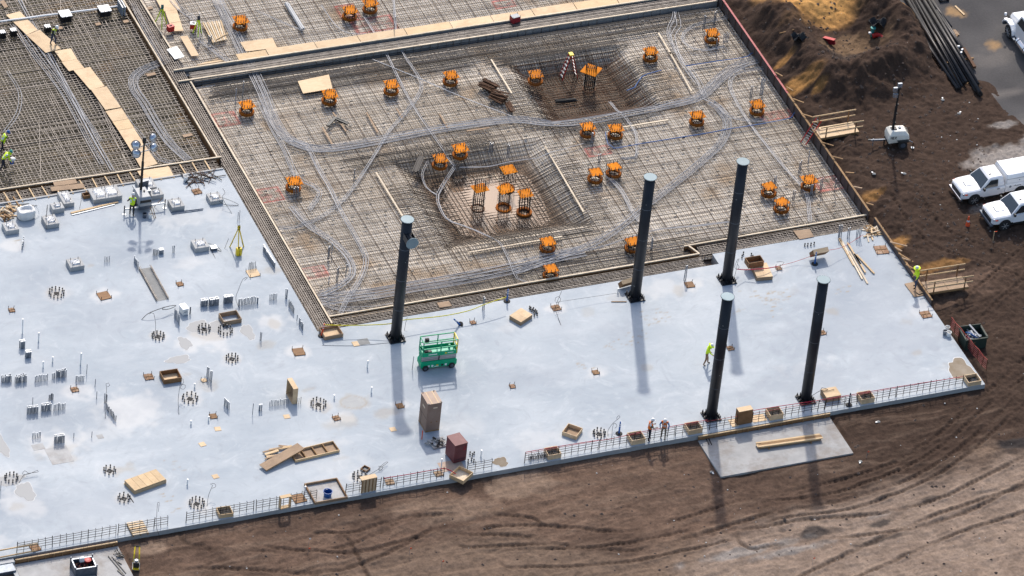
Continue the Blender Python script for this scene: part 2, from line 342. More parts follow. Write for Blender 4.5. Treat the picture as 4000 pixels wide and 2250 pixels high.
track('24', [(1300, 1330), (1500, 1120), (1700, 950), (2000, 700)], 1.9, 0.4, 0.06)
track('24', [(1000, 250), (1250, 560), (1600, 700), (2000, 820)], 1.9, 0.4, 0.05)
wet = np.zeros(X.shape)
for P, g, wd, dp in tracks:
    x0, x1 = min(p[0] for p in P)-3, max(p[0] for p in P)+3; y0, y1 = min(p[1] for p in P)-3, max(p[1] for p in P)+3
    k = np.where(core & (X > x0) & (X < x1) & (Y > y0) & (Y < y1))
    d, a, sg = seg_d(X[k], Y[k], P); off = np.abs(d-g/2); wd = wd*.72; dp = dp*.62; rut = np.exp(-(off/(wd/2))**4)
    br = (.55*sstep(2, 14, X[k]) if P[-1].x > 25 else 0)+sstep(.36, .62, fbm(X[k], Y[k], 0.3, 4, 63+int(g*10))); rut = rut*np.clip(br, 0, 1)
    cle = np.where(off < wd*0.55, np.sign(np.sin((a+sg*off*0.8)*2*math.pi/0.42))*0.035, 0)
    berm = np.exp(-((off-wd*0.62)/0.12)**2)*0.045
    Z[k] += -dp*rut+cle*rut+berm*br; wet[k] = np.maximum(wet[k], rut)
Z = np.where(poly_sd(X, Y, ROAD) > 0.1, ROAD_Z-0.06+(n1-0.5)*0.02+(n2-0.5)*0.03+(1-sstep(0.1, 1.3, poly_sd(X, Y, ROAD)))*(n1-0.35)*0.35, Z)
# pads and slab edge: flat bedding just below
PAD_R = (6.2, -22.4, 15.9, -18.42); PAD_L = (-41.9, -26.0, -34.83, -18.65)
for x0, y0, x1, y1 in (PAD_R, PAD_L): Z = np.where((X > x0-.25) & (X < x1+.25) & (Y > y0-.25) & (Y < y1+.6), np.minimum(Z, -0.47), Z)
near = np.exp(-np.maximum(0, -18.3-Y)/0.5)*(X < 27.6); Z = Z*(1-near)+near*(-0.33+0.12*(n1-0.5)-0.05*n2)
nr = np.exp(-np.maximum(0, X-27.6)/0.4)*(Y < -9)*(Y > -18.5); Z = Z*(1-nr)+nr*np.minimum(Z, -0.12)
# soils
dark = np.array((0.066, 0.044, 0.033)); brown = np.array((0.122, 0.082, 0.060)); tan = np.array((0.225, 0.165, 0.122)); sand = np.array((0.42, 0.225, 0.075)); grey = np.array((0.23, 0.215, 0.20)); black_ = np.array((0.028, 0.027, 0.028))
def mixc(C, c, a): return C*(1-a[..., None])+c*a[..., None]
C = np.ones(X.shape+(3,))*brown
C = mixc(C, dark, np.clip((fbm(X, Y, 0.22, 4, 51)-0.42)*4, 0, 1)*0.8)
C = mixc(C, dark*.72, sstep(3, 20, X)*0.95*(Y > -40)*sstep(-29.5, -25, Y-0.12*(X-15)))
C = mixc(C, tan, np.clip((st-0.50)*3.0, 0, 1)*0.38*(1-0.85*right))
lowr = [W(*p, -0.4) for p in (('33', 900, 1500), ('33', 1300, 1180), ('33', 1705, 1090), ('34', 500, 930), ('34', 900, 850), ('34', 1200, 735), ('34', 1500, 640), ('34', 1900, 590), ('34', 2400, 900), ('34', 2400, 1700), ('33', 900, 1700))]
lr = sstep(-1.2, 1.5, poly_sd(X, Y, lowr)+2.5*(fbm(X, Y, 0.5, 4, 90)-0.5)); C = mixc(C, (tan+grey*.25)/1.18, lr*(0.6+0.5*fbm(X, Y, 0.8, 3, 91)))
lm = [W(*p, -0.4) for p in (('33', -1500, 1500), ('32', 900, 1300), ('32', 1400, 1180), ('33', 0, 1180), ('33', 700, 1290), ('33', 1200, 1250), ('33', 1200, 1700), ('33', -1500, 1700))]
C = mixc(C, tan*0.8, sstep(-1.5, 1.5, poly_sd(X, Y, lm)+2*(n1-0.5))*0.6)
def blot(C, t, x, y, rx, ry, c, a=0.8, rot=0.06, z=-0.3, sd=1):
    p = W(t, x, y, z); u = (X-p[0])*math.cos(rot)+(Y-p[1])*math.sin(rot); v = -(X-p[0])*math.sin(rot)+(Y-p[1])*math.cos(rot)
    q = np.hypot(u/rx, v/ry)+1.3*(fbm(X, Y, 0.9, 5, 100+sd)-0.5); return mixc(C, np.array(c), np.clip((1.0-q)*2.2, 0, 1)*a)
for i, (t, x, y, rx, ry, c, a) in enumerate([('34', 310, 1150, 2.2, 0.6, black_, .8), ('34', 760, 1080, 1.1, 0.4, black_, .8), ('34', 730, 1200, 2.4, 0.3, black_, .7), ('34', 760, 1020, 1.0, .35, grey, .5), ('34', 1080, 920, 1.0, .3, black_, .7),
        ('33', 1560, 1270, 5.0, 0.55, grey, .8), ('34', 150, 1270, 3.5, 0.5, grey, .8), ('34', 1650, 560, 1.6, .9, black_, .8), ('34', 1440, 590, 1.2, 1.0, tan, .5), ('33', 40, 830, 3.0, 1.3, tan, .75), ('32', 1400, 1000, 4, 1.0, tan, .5), ('32', 1100, 980, 2.5, .8, tan, .5),
        ('31', 1000, 1270, 1.2, .7, tan, .8), ('24', 1580, 380, 1.0, .5, grey, .5), ('14', 1850, 1160, 4.5, 1.6, (0.27, 0.25, 0.23), .9), ('14', 1780, 945, 1.3, .5, grey, .8), ('24', 1400, 930, 5, 2, brown*1.2, .5), ('24', 1300, 770, 2.0, .6, sand*0.7, .6), ('24', 980, 600, 1.3, .8, sand*0.75, .8), ('24', 760, 270, 1.2, .8, sand*0.7, .7),
        ('14', 270, 640, 1.6, 0.9, sand*0.8, .9), ('14', 380, 700, 0.9, .5, sand*0.8, .8), ('14', 120, 470, 1.0, .5, sand*.8, .8), ('14', 540, 470, 2.0, .9, (0.06, 0.05, 0.043), .6), ('14', 640, 360, 3.2, 1.3, (0.20, 0.135, 0.08), .65), ('14', 480, 180, 4.0, 1.0, (0.28, 0.16, 0.065), .7), ('14', 1000, 120, .6, 3.5, sand*.8, .8)]):
    C = blot(C, t, x, y, rx, ry, c, a, z=0.5 if t[0] == '1' else -0.3, sd=i)
C = mixc(C, dark*0.8, np.exp(-(dr/1.8)**2)*0.75*edge)
C = mixc(C, sand*1.05, sstep(-1.2, 1.0, sd_+2.2*(n1-0.5))*0.95*edge)
C = mixc(C, dark*0.7, wet*0.6)
C = C*(0.62+0.60*fbm(X, Y, 2.6, 4, 15, .65))[..., None]*np.array((1.02, .975, .945))
C = mixc(C, sand*1.15, sstep(-1.0, 1.2, sd_+2.4*(n1-0.5))*0.9*edge)
keep = ~((X[:-1, :-1] > -60) & (X[1:, 1:] < 27.45) & (Y[:-1, :-1] > -18.15) & (Y[1:, 1:] < 60))
g = sheet('ground', gx, gy, Z, keep, C, soil); tag(g, kind='structure')
GX0, GY0, GS = -50.0, -41.0, 0.1
_ix = np.where((gx >= -50-1e-6) & (gx <= 56+1e-6))[0]; _iy = np.where((gy >= -41-1e-6) & (gy <= 34+1e-6))[0]
GZ = Z[np.ix_(_iy, _ix)].copy()
def gz(x, y):
    i = int(min(max((x-GX0)/GS, 0), GZ.shape[1]-1)); j = int(min(max((y-GY0)/GS, 0), GZ.shape[0]-1)); return float(GZ[j, i])
def G(t, x, y):                                             # point on the ground seen at a tile position
    z = 0.3
    for _ in range(12): p = W(t, x, y, z); z = 0.5*z+0.5*gz(p[0], p[1])
    return W(t, x, y, z)
del X, Y, Z, C, n1, n2, st, st2, hum, lump, dr, sd_, sandh, edge, bank, wet, lr, near, nr, right, core, keep
# road sheet
rx = ax((30, 75, 0.3)); ry = ax((4, 45, 0.3)); X, Y = np.meshgrid(rx, ry)
sd = poly_sd(X, Y, ROAD); C = np.ones(X.shape+(3,))*np.array((0.085, 0.080, 0.078)); C = mixc(C, np.array((0.055, 0.052, 0.052)), np.clip((fbm(X, Y, 0.18, 4, 7)-0.45)*4, 0, 1))
C = mixc(C, np.array((0.16, 0.14, 0.125)), np.clip((fbm(X*.5, Y, 0.5, 4, 8)-0.58)*5, 0, 1)*0.6)
for t, x, y, rr in (('14', 1710, 345, .7), ('14', 1420, 90, .8), ('14', 1400, 250, .5)):
    p = W(t, x, y, ROAD_Z); q = np.hypot(X-p[0], Y-p[1])/rr+1.2*(fbm(X, Y, 1.5, 4, 4)-.5); C = mixc(C, np.array((0.36, 0.22, 0.10)), np.clip((1-q)*2, 0, 1)*.7)
o = sheet('road', rx, ry, np.full(X.shape, ROAD_Z), (sd > -0.1)[:-1, :-1] & (sd > -0.1)[1:, 1:], C, asph); tag(o, kind='structure')
# ================================================================== slab
sx = ax((-60, -46, 1.0), (-46, -14.65, 0.13), (-14.65, 15.0, 0.13), (15.0, 27.5, 0.13)); sy = ax((-18.3, -1.12, 0.13), (-1.12, 0.05, 0.13), (0.05, 17.85, 0.13))
X, Y = np.meshgrid(sx, sy); xc, yc = (X[:-1, :-1]+X[1:, 1:])/2, (Y[:-1, :-1]+Y[1:, 1:])/2
keep = (xc < -14.65) | (yc < -1.12) | ((xc > 15) & (yc < 0.05))
ST = np.zeros(X.shape+(3,))                                 # r brown dust, g pale bloom, b damp, plus cloud shade painted in on the right
def spot(ch, p, rx, ry, a, rag=0.9, seed=0, ring=False):
    x0, x1, y0, y1 = p[0]-rx*2, p[0]+rx*2, p[1]-ry*2, p[1]+ry*2
    k = np.where((X > x0) & (X < x1) & (Y > y0) & (Y < y1))
    q = np.hypot((X[k]-p[0])/rx, (Y[k]-p[1])/ry)+rag*(fbm(X[k], Y[k], 1.4, 4, 200+seed)-0.5)
    v = np.exp(-((q-0.85)/0.12)**2) if ring else np.clip((1-q)*2, 0, 1)
    ST[k+(np.full(k[0].shape, ch),)] = np.maximum(ST[k+(np.full(k[0].shape, ch),)], v*a)
def dabs(p, rx, ry, n, a=0.9, seed=0):                      # scattered muddy prints
    rg = np.random.default_rng(seed+5)
    for i in range(n):
        q = (p[0]+rg.normal()*rx*.5, p[1]+rg.normal()*ry*.5); spot(0, q, 0.10+rg.random()*.12, 0.07, a*(.4+.6*rg.random()), .5, i+seed)
RINGS = [('21', 427, 960, .50, 14), ('21', 1193, 1285, .40, 12), ('21', 1540, 1230, .40, 12), ('21', 1700, 1245, .47, 14), ('31', 1545, 5, .40, 12), ('31', 1265, 270, .50, 12), ('31', 75, 800, .42, 12), ('31', 730, 750, .38, 10), ('31', 825, 935, .38, 10), ('31', 1310, 970, .48, 14), ('32', 415, 308, .50, 14), ('32', 690, 790, .45, 12), ('33', 580, 505, .40, 12)]
for i, (t, x, y, r, n) in enumerate(RINGS): spot(1, W(t, x, y), r*2.2, r*2.2, .6, .9, i); spot(0, W(t, x, y), r*1.5, r*1.5, .3, .9, i+40)
for i, (t, x, y, r) in enumerate([('21', 785, 978, .9), ('21', 90, 600, .8), ('21', 1580, 1300, 1.6), ('21', 1430, 1340, 1.0), ('31', 400, 570, 1.7), ('31', 500, 230, 1.0), ('31', 120, 960, 1.3), ('31', 200, 1000, 1.0), ('22', 330, 1400, .9), ('23', 1340, 895, .8), ('23', 330, 1070, .7), ('33', 555, 95, .8), ('24', 1190, 1080, 1.2), ('22', 130, 1180, 1.0), ('32', 960, 310, .6), ('24', 80, 770, .6), ('32', 560, 400, .8), ('31', 860, 330, 2.0), ('31', 850, 420, 1.5)]):
    spot(1, W(t, x, y), r*1.3, r, .75, 1.3, i+10)
for i, (t, x, y, r) in enumerate([('22', 130, 1190, .6), ('22', 80, 1350, .7), ('32', 450, 330, .7), ('31', 1240, 105, .5), ('21', 690, 745, .3), ('24', 1120, 1410, .5), ('32', 650, 290, 1.2), ('33', 900, 60, .5), ('21', 1570, 1270, 1.4), ('34', 1240, 60, 1.0), ('31', 420, 620, 1.5), ('32', 560, 430, 1.2)]): spot(0, W(t, x, y), r, r*.8, .28, 1.6, i+70)
spot(0, W('32', 655, 290), .95, .8, .55, .4, 3, ring=True)
for i, (t, x, y, a, b, n) in enumerate([('23', 1080, 1140, 1.4, 1.0, 26), ('23', 800, 1340, 1.8, .8, 18), ('23', 940, 1270, .8, .8, 12), ('23', 1700, 1090, .7, .4, 8), ('23', 1900, 1000, 1.2, 1.6, 24), ('24', 60, 1000, 1.4, 1.0, 22), ('24', 40, 960, 1.0, .5, 10), ('24', 540, 940, .7, .5, 8), ('33', 480, 45, .6, .5, 7), ('31', 1150, 700, .4, 1.2, 8), ('31', 1130, 950, .4, 1.3, 9), ('21', 120, 560, .5, .3, 6)]): dabs(W(t, x, y), a, b, n, .8, i*31)
def arc(pts, wd, a, ch=2):
    P = spline([W(*p) for p in pts], .5); d, _, _ = seg_d(X, Y, P); ST[..., ch] = np.maximum(ST[..., ch], np.exp(-(d/wd)**2)*a*(0.3+0.9*fbm(X, Y, 1.2, 3, 61)))
arc([('33', 990, 50), ('33', 1050, 160), ('33', 1150, 230), ('33', 1250, 260)], .06, .5); arc([('33', 1020, 40), ('33', 1080, 140), ('33', 1180, 200)], .05, .4)
arc([('24', 30, 1240), ('24', 120, 1340), ('24', 140, 1449)], .05, .4); arc([('24', 830, 1290), ('24', 815, 1370), ('24', 770, 1449), ('34', 600, 40), ('34', 480, 80), ('34', 330, 105)], .07, .5); arc([('24', 850, 1280), ('24', 835, 1380), ('34', 620, 50)], .04, .35)
for i, (t, x, y, a_, b_, q_) in enumerate([('24', 700, 1000, 6, 4, .45), ('24', 500, 1250, 6, 3, .4), ('24', 1000, 1300, 4, 3, .45), ('24', 700, 720, 4, 3, .35), ('31', 200, 1000, 5, 2.5, .3), ('31', 700, 1000, 5, 2, .3), ('21', 300, 900, 3, 4, .3), ('21', 800, 1150, 5, 3, .25), ('34', 200, 150, 5, 2, .35), ('31', 350, 420, 6, 2, .25)]): spot(2, W(t, x, y), a_, b_, q_, 1.4, 600+i)  # right-hand spots put thin cloud shade into the colour, along with greyish stains
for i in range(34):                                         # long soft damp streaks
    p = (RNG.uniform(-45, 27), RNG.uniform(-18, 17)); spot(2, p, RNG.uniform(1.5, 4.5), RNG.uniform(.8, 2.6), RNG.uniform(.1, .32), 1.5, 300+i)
for i in range(26):
    p = (RNG.uniform(-45, 27), RNG.uniform(-18, 17)); spot(1, p, RNG.uniform(.8, 3), RNG.uniform(.5, 1.5), RNG.uniform(.15, .5), 1.7, 400+i)
for i in range(20): spot(0, (RNG.uniform(-45, 27), RNG.uniform(-18, 17)), RNG.uniform(.3, 1.2), RNG.uniform(.2, .8), RNG.uniform(.1, .35), 1.7, 500+i)
mt, n, b = node_mat('slab_concrete'); L = n.links.new
at = n.nodes.new('ShaderNodeAttribute'); at.attribute_name = 'tone'; sp = n.nodes.new('ShaderNodeSeparateColor'); L(at.outputs['Color'], sp.inputs[0])
tc = n.nodes.new('ShaderNodeTexCoord')
def noise(sc, det=6, ro=.6, strc=(1, 1, 1), rot=0):
    mp = n.nodes.new('ShaderNodeMapping'); mp.inputs['Scale'].default_value = strc; mp.inputs['Rotation'].default_value = (0, 0, rot); L(tc.outputs['Object'], mp.inputs[0])
    z = n.nodes.new('ShaderNodeTexNoise'); z.inputs['Scale'].default_value = sc; z.inputs['Detail'].default_value = det; z.inputs['Roughness'].default_value = ro; L(mp.outputs[0], z.inputs[0]); return z.outputs[0]
cr = n.nodes.new('ShaderNodeValToRGB'); cr.color_ramp.elements[0].position = .3; cr.color_ramp.elements[1].position = .72
cr.color_ramp.elements[0].color = (0.285, 0.322, 0.355, 1); cr.color_ramp.elements[1].color = (0.435, 0.462, 0.478, 1); L(noise(.14, 6, .62, (.7, 1, 1), .3), cr.inputs[0])
def mixn(c, fac, col, mode='MIX'):
    x = n.nodes.new('ShaderNodeMix'); x.data_type = 'RGBA'; x.blend_type = mode
    if isinstance(fac, float): x.inputs[0].default_value = fac
    else: L(fac, x.inputs[0])
    L(c, x.inputs[6])
    if isinstance(col, tuple): x.inputs[7].default_value = (*col, 1)
    else: L(col, x.inputs[7])
    return x.outputs[2]
def rng(v, a, b, lo=0., hi=1.):
    r = n.nodes.new('ShaderNodeMapRange'); r.inputs[1].default_value = a; r.inputs[2].default_value = b; r.inputs[3].default_value = lo; r.inputs[4].default_value = hi; L(v, r.inputs[0]); return r.outputs[0]
c = cr.outputs[0]
c = mixn(c, rng(noise(.5, 8, .65, (.35, 1, 1), .25), .5, .72, 0, .5), (0.485, 0.505, 0.515))
c = mixn(c, rng(noise(1.6, 8, .7), .55, .75, 0, .3), (0.40, 0.40, 0.40))
c = mixn(c, rng(noise(9., 4, .6, (.3, 1, 1), .8), .45, .75, 0, .26), (0.33, 0.34, 0.355))
sw = n.nodes.new('ShaderNodeTexNoise'); sw.inputs['Scale'].default_value = .45; sw.inputs['Detail'].default_value = 9; sw.inputs['Roughness'].default_value = .72; sw.inputs['Distortion'].default_value = 2.2; L(tc.outputs['Object'], sw.inputs[0])
c = mixn(c, rng(sw.outputs[0], .54, .70, 0, .5), (0.505, 0.52, 0.525)); c = mixn(c, rng(sw.outputs[0], .46, .32, 0, .4), (0.27, 0.285, 0.305))
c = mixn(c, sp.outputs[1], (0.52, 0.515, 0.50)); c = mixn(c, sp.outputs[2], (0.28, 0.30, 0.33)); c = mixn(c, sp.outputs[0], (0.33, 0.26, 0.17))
L(c, b.inputs['Base Color']); L(rng(noise(.35, 6), .3, .7, .62, .8), b.inputs['Roughness']); b.inputs['Specular IOR Level'].default_value = .14
bp = n.nodes.new('ShaderNodeBump'); bp.inputs['Strength'].default_value = .12; bp.inputs['Distance'].default_value = .01; L(noise(3., 6), bp.inputs['Height']); L(bp.outputs[0], b.inputs['Normal'])
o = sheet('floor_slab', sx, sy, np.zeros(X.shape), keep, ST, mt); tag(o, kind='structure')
OUT = [(-60, -18.3), (27.5, -18.3), (27.5, 0.05), (15, 0.05), (15, -1.12), (-14.65, -1.12), (-14.65, 17.85), (-60, 17.85)]
mb = MB(); mb.prism(OUT, -1.05, -0.006)
mb.f = [f for f in mb.f if len(f) == 4]; mb.build('slab_edge', M['concrete'], o)
del X, Y, ST
# ------------------------------------------------------------------ pads outside the slab
pm('pad_concrete', (0.30, 0.295, 0.285), (0.40, 0.39, 0.375), 1.3, 0.8, bump=.15, dirt=(0.20, 0.155, 0.12), dirt_amt=.75)
for (x0, y0, x1, y1), nm in ((PAD_R, 'concrete_pad'), (PAD_L, 'concrete_pad')):
    tag(MB().box(((x0+x1)/2, (y0+y1)/2, -0.44), (x1-x0, y1-y0, .18)).build(nm, M['pad_concrete'], bevel=.02), kind='structure')
tag(MB().box((-46.5, -18.62, -.5), (9.2, .35, 1.0)).build('basement_wall', M['concrete'], bevel=.01), kind='structure')
tag(MB().box((-42.12, -20.8, -.55), (.28, 4.0, .75)).build('basement_wall', M['concrete'], bevel=.01), kind='structure')
# ================================================================== raft floors
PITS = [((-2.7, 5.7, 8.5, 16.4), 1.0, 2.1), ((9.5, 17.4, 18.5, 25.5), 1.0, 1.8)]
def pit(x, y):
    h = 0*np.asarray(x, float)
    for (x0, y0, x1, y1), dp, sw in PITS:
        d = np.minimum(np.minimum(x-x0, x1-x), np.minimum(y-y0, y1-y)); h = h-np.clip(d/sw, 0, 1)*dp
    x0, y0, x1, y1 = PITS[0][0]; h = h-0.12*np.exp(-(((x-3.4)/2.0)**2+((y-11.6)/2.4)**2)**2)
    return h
MAT_Z, FLOOR_Z = -0.30, -0.47
def raft_floor(x0, y0, x1, y1, step, base, alt, seed, marks=()):
    xs = ax((x0, x1, step)); ys = ax((y0, y1, step)); X, Y = np.meshgrid(xs, ys)
    Zf = FLOOR_Z+pit(X, Y)+(fbm(X, Y, .8, 3, seed)-.5)*.05
    C = np.ones(X.shape+(3,))*np.array(base); C = mixc(C, np.array(alt), np.clip((fbm(X, Y, .22, 5, seed+3)-.45)*4, 0, 1)*.8)
    C = mixc(C, np.array(base)*0.6, np.clip((fbm(X, Y, .9, 4, seed+6)-.58)*5, 0, 1)*.7)
    C = mixc(C, np.array((0.36, 0.22, 0.10)), np.clip((fbm(X, Y, .35, 5, seed+9)-.62)*6, 0, 1)*.6)
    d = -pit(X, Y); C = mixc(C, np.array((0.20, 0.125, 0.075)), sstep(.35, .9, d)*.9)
    for t, x, y, rx, ry, col in marks:
        p = W(t, x, y, FLOOR_Z); q = np.maximum(np.abs(X-p[0])/rx, np.abs(Y-p[1])/ry); ln = np.exp(-((q-.92)/.10)**2)+.45*(q < .9)*(fbm(X, Y, 3.5, 2, 8) > .52)
        C = mixc(C, np.array(col), np.clip(ln, 0, 1)*.75)
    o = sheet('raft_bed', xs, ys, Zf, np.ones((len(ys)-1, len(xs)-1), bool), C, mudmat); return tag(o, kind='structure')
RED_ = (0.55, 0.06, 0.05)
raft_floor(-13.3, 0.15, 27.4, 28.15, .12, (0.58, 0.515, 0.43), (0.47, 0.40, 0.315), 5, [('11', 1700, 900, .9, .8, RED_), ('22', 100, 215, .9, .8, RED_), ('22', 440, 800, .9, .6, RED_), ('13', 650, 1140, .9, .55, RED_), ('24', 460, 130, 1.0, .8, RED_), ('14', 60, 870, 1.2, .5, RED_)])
raft_floor(-13.5, 29.55, 30.0, 46, .15, (0.58, 0.515, 0.43), (0.47, 0.40, 0.315), 25, [('12', 890, 185, 1.6, .9, RED_), ('12', 690, 90, .7, .9, RED_), ('12', 1870, 30, .8, .5, RED_)])
raft_floor(-46, 19.35, -14.75, 46, .25, (0.19, 0.165, 0.11), (0.095, 0.08, 0.052), 45).location.z = -.28
mt, n, b = node_mat('muddy_water'); b.inputs['Base Color'].default_value = (0.28, 0.19, 0.128, 1); b.inputs['Roughness'].default_value = .04; b.inputs['Specular IOR Level'].default_value = .5
nz = n.nodes.new('ShaderNodeTexNoise'); nz.inputs['Scale'].default_value = 2.0; nz.inputs['Detail'].default_value = 3; bp = n.nodes.new('ShaderNodeBump'); bp.inputs['Strength'].default_value = .05; bp.inputs['Distance'].default_value = .03
n.links.new(nz.outputs[0], bp.inputs['Height']); n.links.new(bp.outputs[0], b.inputs['Normal'])
(x0, y0, x1, y1), dp, sw = PITS[0]; WATER_Z = FLOOR_Z-dp+.13
th = np.linspace(0, 2*math.pi, 65)[:-1]; pr = [(2.9+3.75*np.sign(math.cos(a))*abs(math.cos(a))**.55*(1+.06*math.sin(5*a)), 11.0+3.6*np.sign(math.sin(a))*abs(math.sin(a))**.55*(1+.05*math.cos(7*a)), WATER_Z) for a in th]
tag(MB().add(pr, [tuple(range(64))]).build('water', mt), kind='structure')
# trenches: floors
for i, (x0, y0, x1, y1) in enumerate([(-14.75, -1.2, -13.25, 46), (-13.3, -1.2, 15.1, .3), (14.2, -.1, 27.4, 1.5), (-46, 17.8, -14.7, 19.45), (-13.4, 28.1, 28.0, 29.6)]):
    xs = ax((x0, x1, .3)); ys = ax((y0, y1, .3)); X, Y = np.meshgrid(xs, ys)
    C = np.ones(X.shape+(3,))*np.array((0.19, 0.125, 0.08)); C = mixc(C, np.array((0.30, 0.235, 0.18)), np.clip((fbm(X, Y, .7, 4, i)-.5)*4, 0, 1)); C = mixc(C, np.array((0.30, 0.28, 0.26)), np.full(X.shape, .55 if i == 4 else 0.))
    o = sheet('trench_floor', xs, ys, -.74-.004*i+(fbm(X, Y, .9, 3, i)-.5)*.08, np.ones((len(ys)-1, len(xs)-1), bool), C, mudmat); tag(o, kind='structure')
# ================================================================== reinforcement
rg = random.Random(4)
def mat_mesh(x0, y0, x1, y1, sp, z, r, zf=None, jit=.03, both='xy', offx=0., offy=0., step=.4, skip=.02):
    mb = MB()
    for ax_ in both:
        a0, a1, b0, b1 = (x0, x1, y0, y1) if ax_ == 'y' else (y0, y1, x0, x1)   # 'y': bars running along y
        k = a0+.1+(offx if ax_ == 'y' else offy)
        while k < a1:
            kk = k+rg.uniform(-jit, jit); kl = kk+rg.uniform(-jit, jit)*1.2; k += sp
            if rg.random() < skip: continue
            s0, s1 = b0+rg.uniform(.02, .15), b1-rg.uniform(.02, .15); zz = z+(r*2.2 if ax_ == 'x' else 0)+rg.uniform(-.012, .012)
            P = lambda u, s: (u, s, zz) if ax_ == 'y' else (s, u, zz)
            if zf is None: mb.bar(P(kk, s0), P(kl, s1), r*2)
            else:
                nseg = int((s1-s0)/step); t = np.linspace(0, 1, nseg+1); uu = kk+(kl-kk)*t; ss = s0+(s1-s0)*t
                xx, yy = (uu, ss) if ax_ == 'y' else (ss, uu); hz = zf(xx, yy)+zz
                pts = [Vector((xx[i], yy[i], hz[i])) for i in range(nseg+1)]
                pts = [p for i, p in enumerate(pts) if i in (0, nseg) or abs(hz[i]-hz[i-1]) > 1e-4 or abs(hz[min(i+1, nseg)]-hz[i]) > 1e-4]
                mb.tube(pts, r*1.35, 4)
    return mb
def stuff(mb, name, mat, label, cat): return tag(mb.build(name, mat), label, cat, kind='stuff')
stuff(mat_mesh(-13.2, .3, 27.3, 28.0, .30, MAT_Z, .0148, pit), 'rebar_mat', M['rebar'], 'dense grid of dark reinforcing bars over the large central raft', 'rebar')
stuff(mat_mesh(-13.2, .3, 27.3, 28.0, 1.2, FLOOR_Z+.04, .009, pit, offx=.04, offy=.05), 'rebar_mat', M['rebar_rust'], 'lower rusty reinforcing mat lying on the central raft bed', 'rebar')
stuff(mat_mesh(-13.4, 29.7, 29.0, 45.5, .30, MAT_Z, .0148), 'rebar_mat', M['rebar'], 'reinforcing grid over the raft at the top behind the double form', 'rebar')
stuff(mat_mesh(-13.4, 29.7, 29.0, 45.5, 1.2, FLOOR_Z+.04, .009, offx=.04, offy=.05), 'rebar_mat', M['rebar_rust'], 'lower reinforcing layer of the raft at the top edge', 'rebar')
stuff(mat_mesh(-46, 19.5, -14.85, 45.5, .27, MAT_Z, .015, jit=.05), 'rebar_mat', M['rebar_light'], 'close reinforcing grid over the dark raft in the upper left', 'rebar')
stuff(mat_mesh(-46, 19.5, -14.85, 45.5, .27, FLOOR_Z-.08, .016, offx=.12, offy=.1, jit=.05), 'rebar_mat', M['rebar_dark'], 'lower dark reinforcing layer of the upper left raft', 'rebar')
# extra bars over the pit slopes and along the raft margins
for (x0, y0, x1, y1), dp, sw in PITS[1:]: stuff(mat_mesh(x0+.4, y0+.4, x1-.4, y1-.4, .30, MAT_Z+.01, .017, pit, offx=.13, offy=.16, jit=.05), 'pit_rebar', M['rebar_rust'], 'rusty extra grid in the %s pit' % ('muddy' if x0 < 0 else 'dry'), 'rebar')
mb = MB()
for (x0, y0, x1, y1), dp, sw in PITS:
    for i in range(int((y1-y0)/.3)):
        y = y0+.1+i*.22
        for xa, xb, za, zb in ((x0-1.6, x0+sw+.8, 0, -dp), (x1+1.6, x1-sw-.8, 0, -dp)):
            sgn = 1 if xb > xa else -1
            mb.tube([(xa, y+rg.uniform(-.1, .1), MAT_Z+.05), (xa+sgn*1.4, y, MAT_Z+.05), (xb-sgn*.8, y+rg.uniform(-.1, .1), MAT_Z+zb+.06), (xb, y, MAT_Z+zb+.06)], .019, 4)
    for i in range(int((x1-x0)/.3)):
        x = x0+.1+i*.22
        for ya, yb, za, zb in ((y0-1.6, y0+sw+.8, 0, -dp), (y1+1.6, y1-sw-.8, 0, -dp)):
            sgn = 1 if yb > ya else -1
            mb.tube([(x+rg.uniform(-.1, .1), ya, MAT_Z+.07), (x, ya+sgn*1.4, MAT_Z+.07), (x+rg.uniform(-.1, .1), yb-sgn*.8, MAT_Z+zb+.08), (x, yb, MAT_Z+zb+.08)], .019, 4)
stuff(mb, 'pit_rebar', M['rebar'], 'steep extra bars lining the slopes of the two deep pits', 'rebar')
mb = MB()
for y0, y1, x0, x1, k in ((26.2, 28.05, -13, 27.2, 16), (24.9, 26.1, 8, 19, 10), (25.5, 26.1, -9, 8, 5), (.4, 1.6, -13, 14, 9), (1.8, 2.7, -4, 15, 7), (1.6, 2.3, 14, 27, 5), (15.8, 17.4, -7, 6, 10), (16.3, 17.6, 9, 18, 6), (4.5, 6.2, -1, 9, 9)):
    for i in range(k):
        y = y0+(y1-y0)*i/k+rg.uniform(-.03, .03); a = x0+rg.uniform(0, 1.5); bb = x1-rg.uniform(0, 1.5); mb.bar((a, y, MAT_Z+.06), (bb, y+rg.uniform(-.08, .08), MAT_Z+.06), .032)
mb2 = MB()
for i in range(70):
    x, y = rg.uniform(-44, -15.5), rg.uniform(20, 44); L2 = rg.uniform(1.5, 6); t_ = rg.choice((0, 0, 0, .06, -.08, .3, 1.57)); mb2.bar((x-L2*math.sin(t_), y-L2*math.cos(t_), MAT_Z+.07), (min(x+L2*math.sin(t_), -15), max(y+L2*math.cos(t_), 19.6), MAT_Z+.07), rg.choice((.024, .028, .034)))
mb2.v = [(min(v[0], -15.0), max(v[1], 19.6), v[2]) for v in mb2.v]
stuff(mb2, 'lap_rebar', M['rebar_light'], 'loose pale bars strewn over the upper left raft', 'rebar')
stuff(mb, 'lap_rebar', M['rebar_dark'], 'thick lapped bars packed along the raft margins', 'rebar')
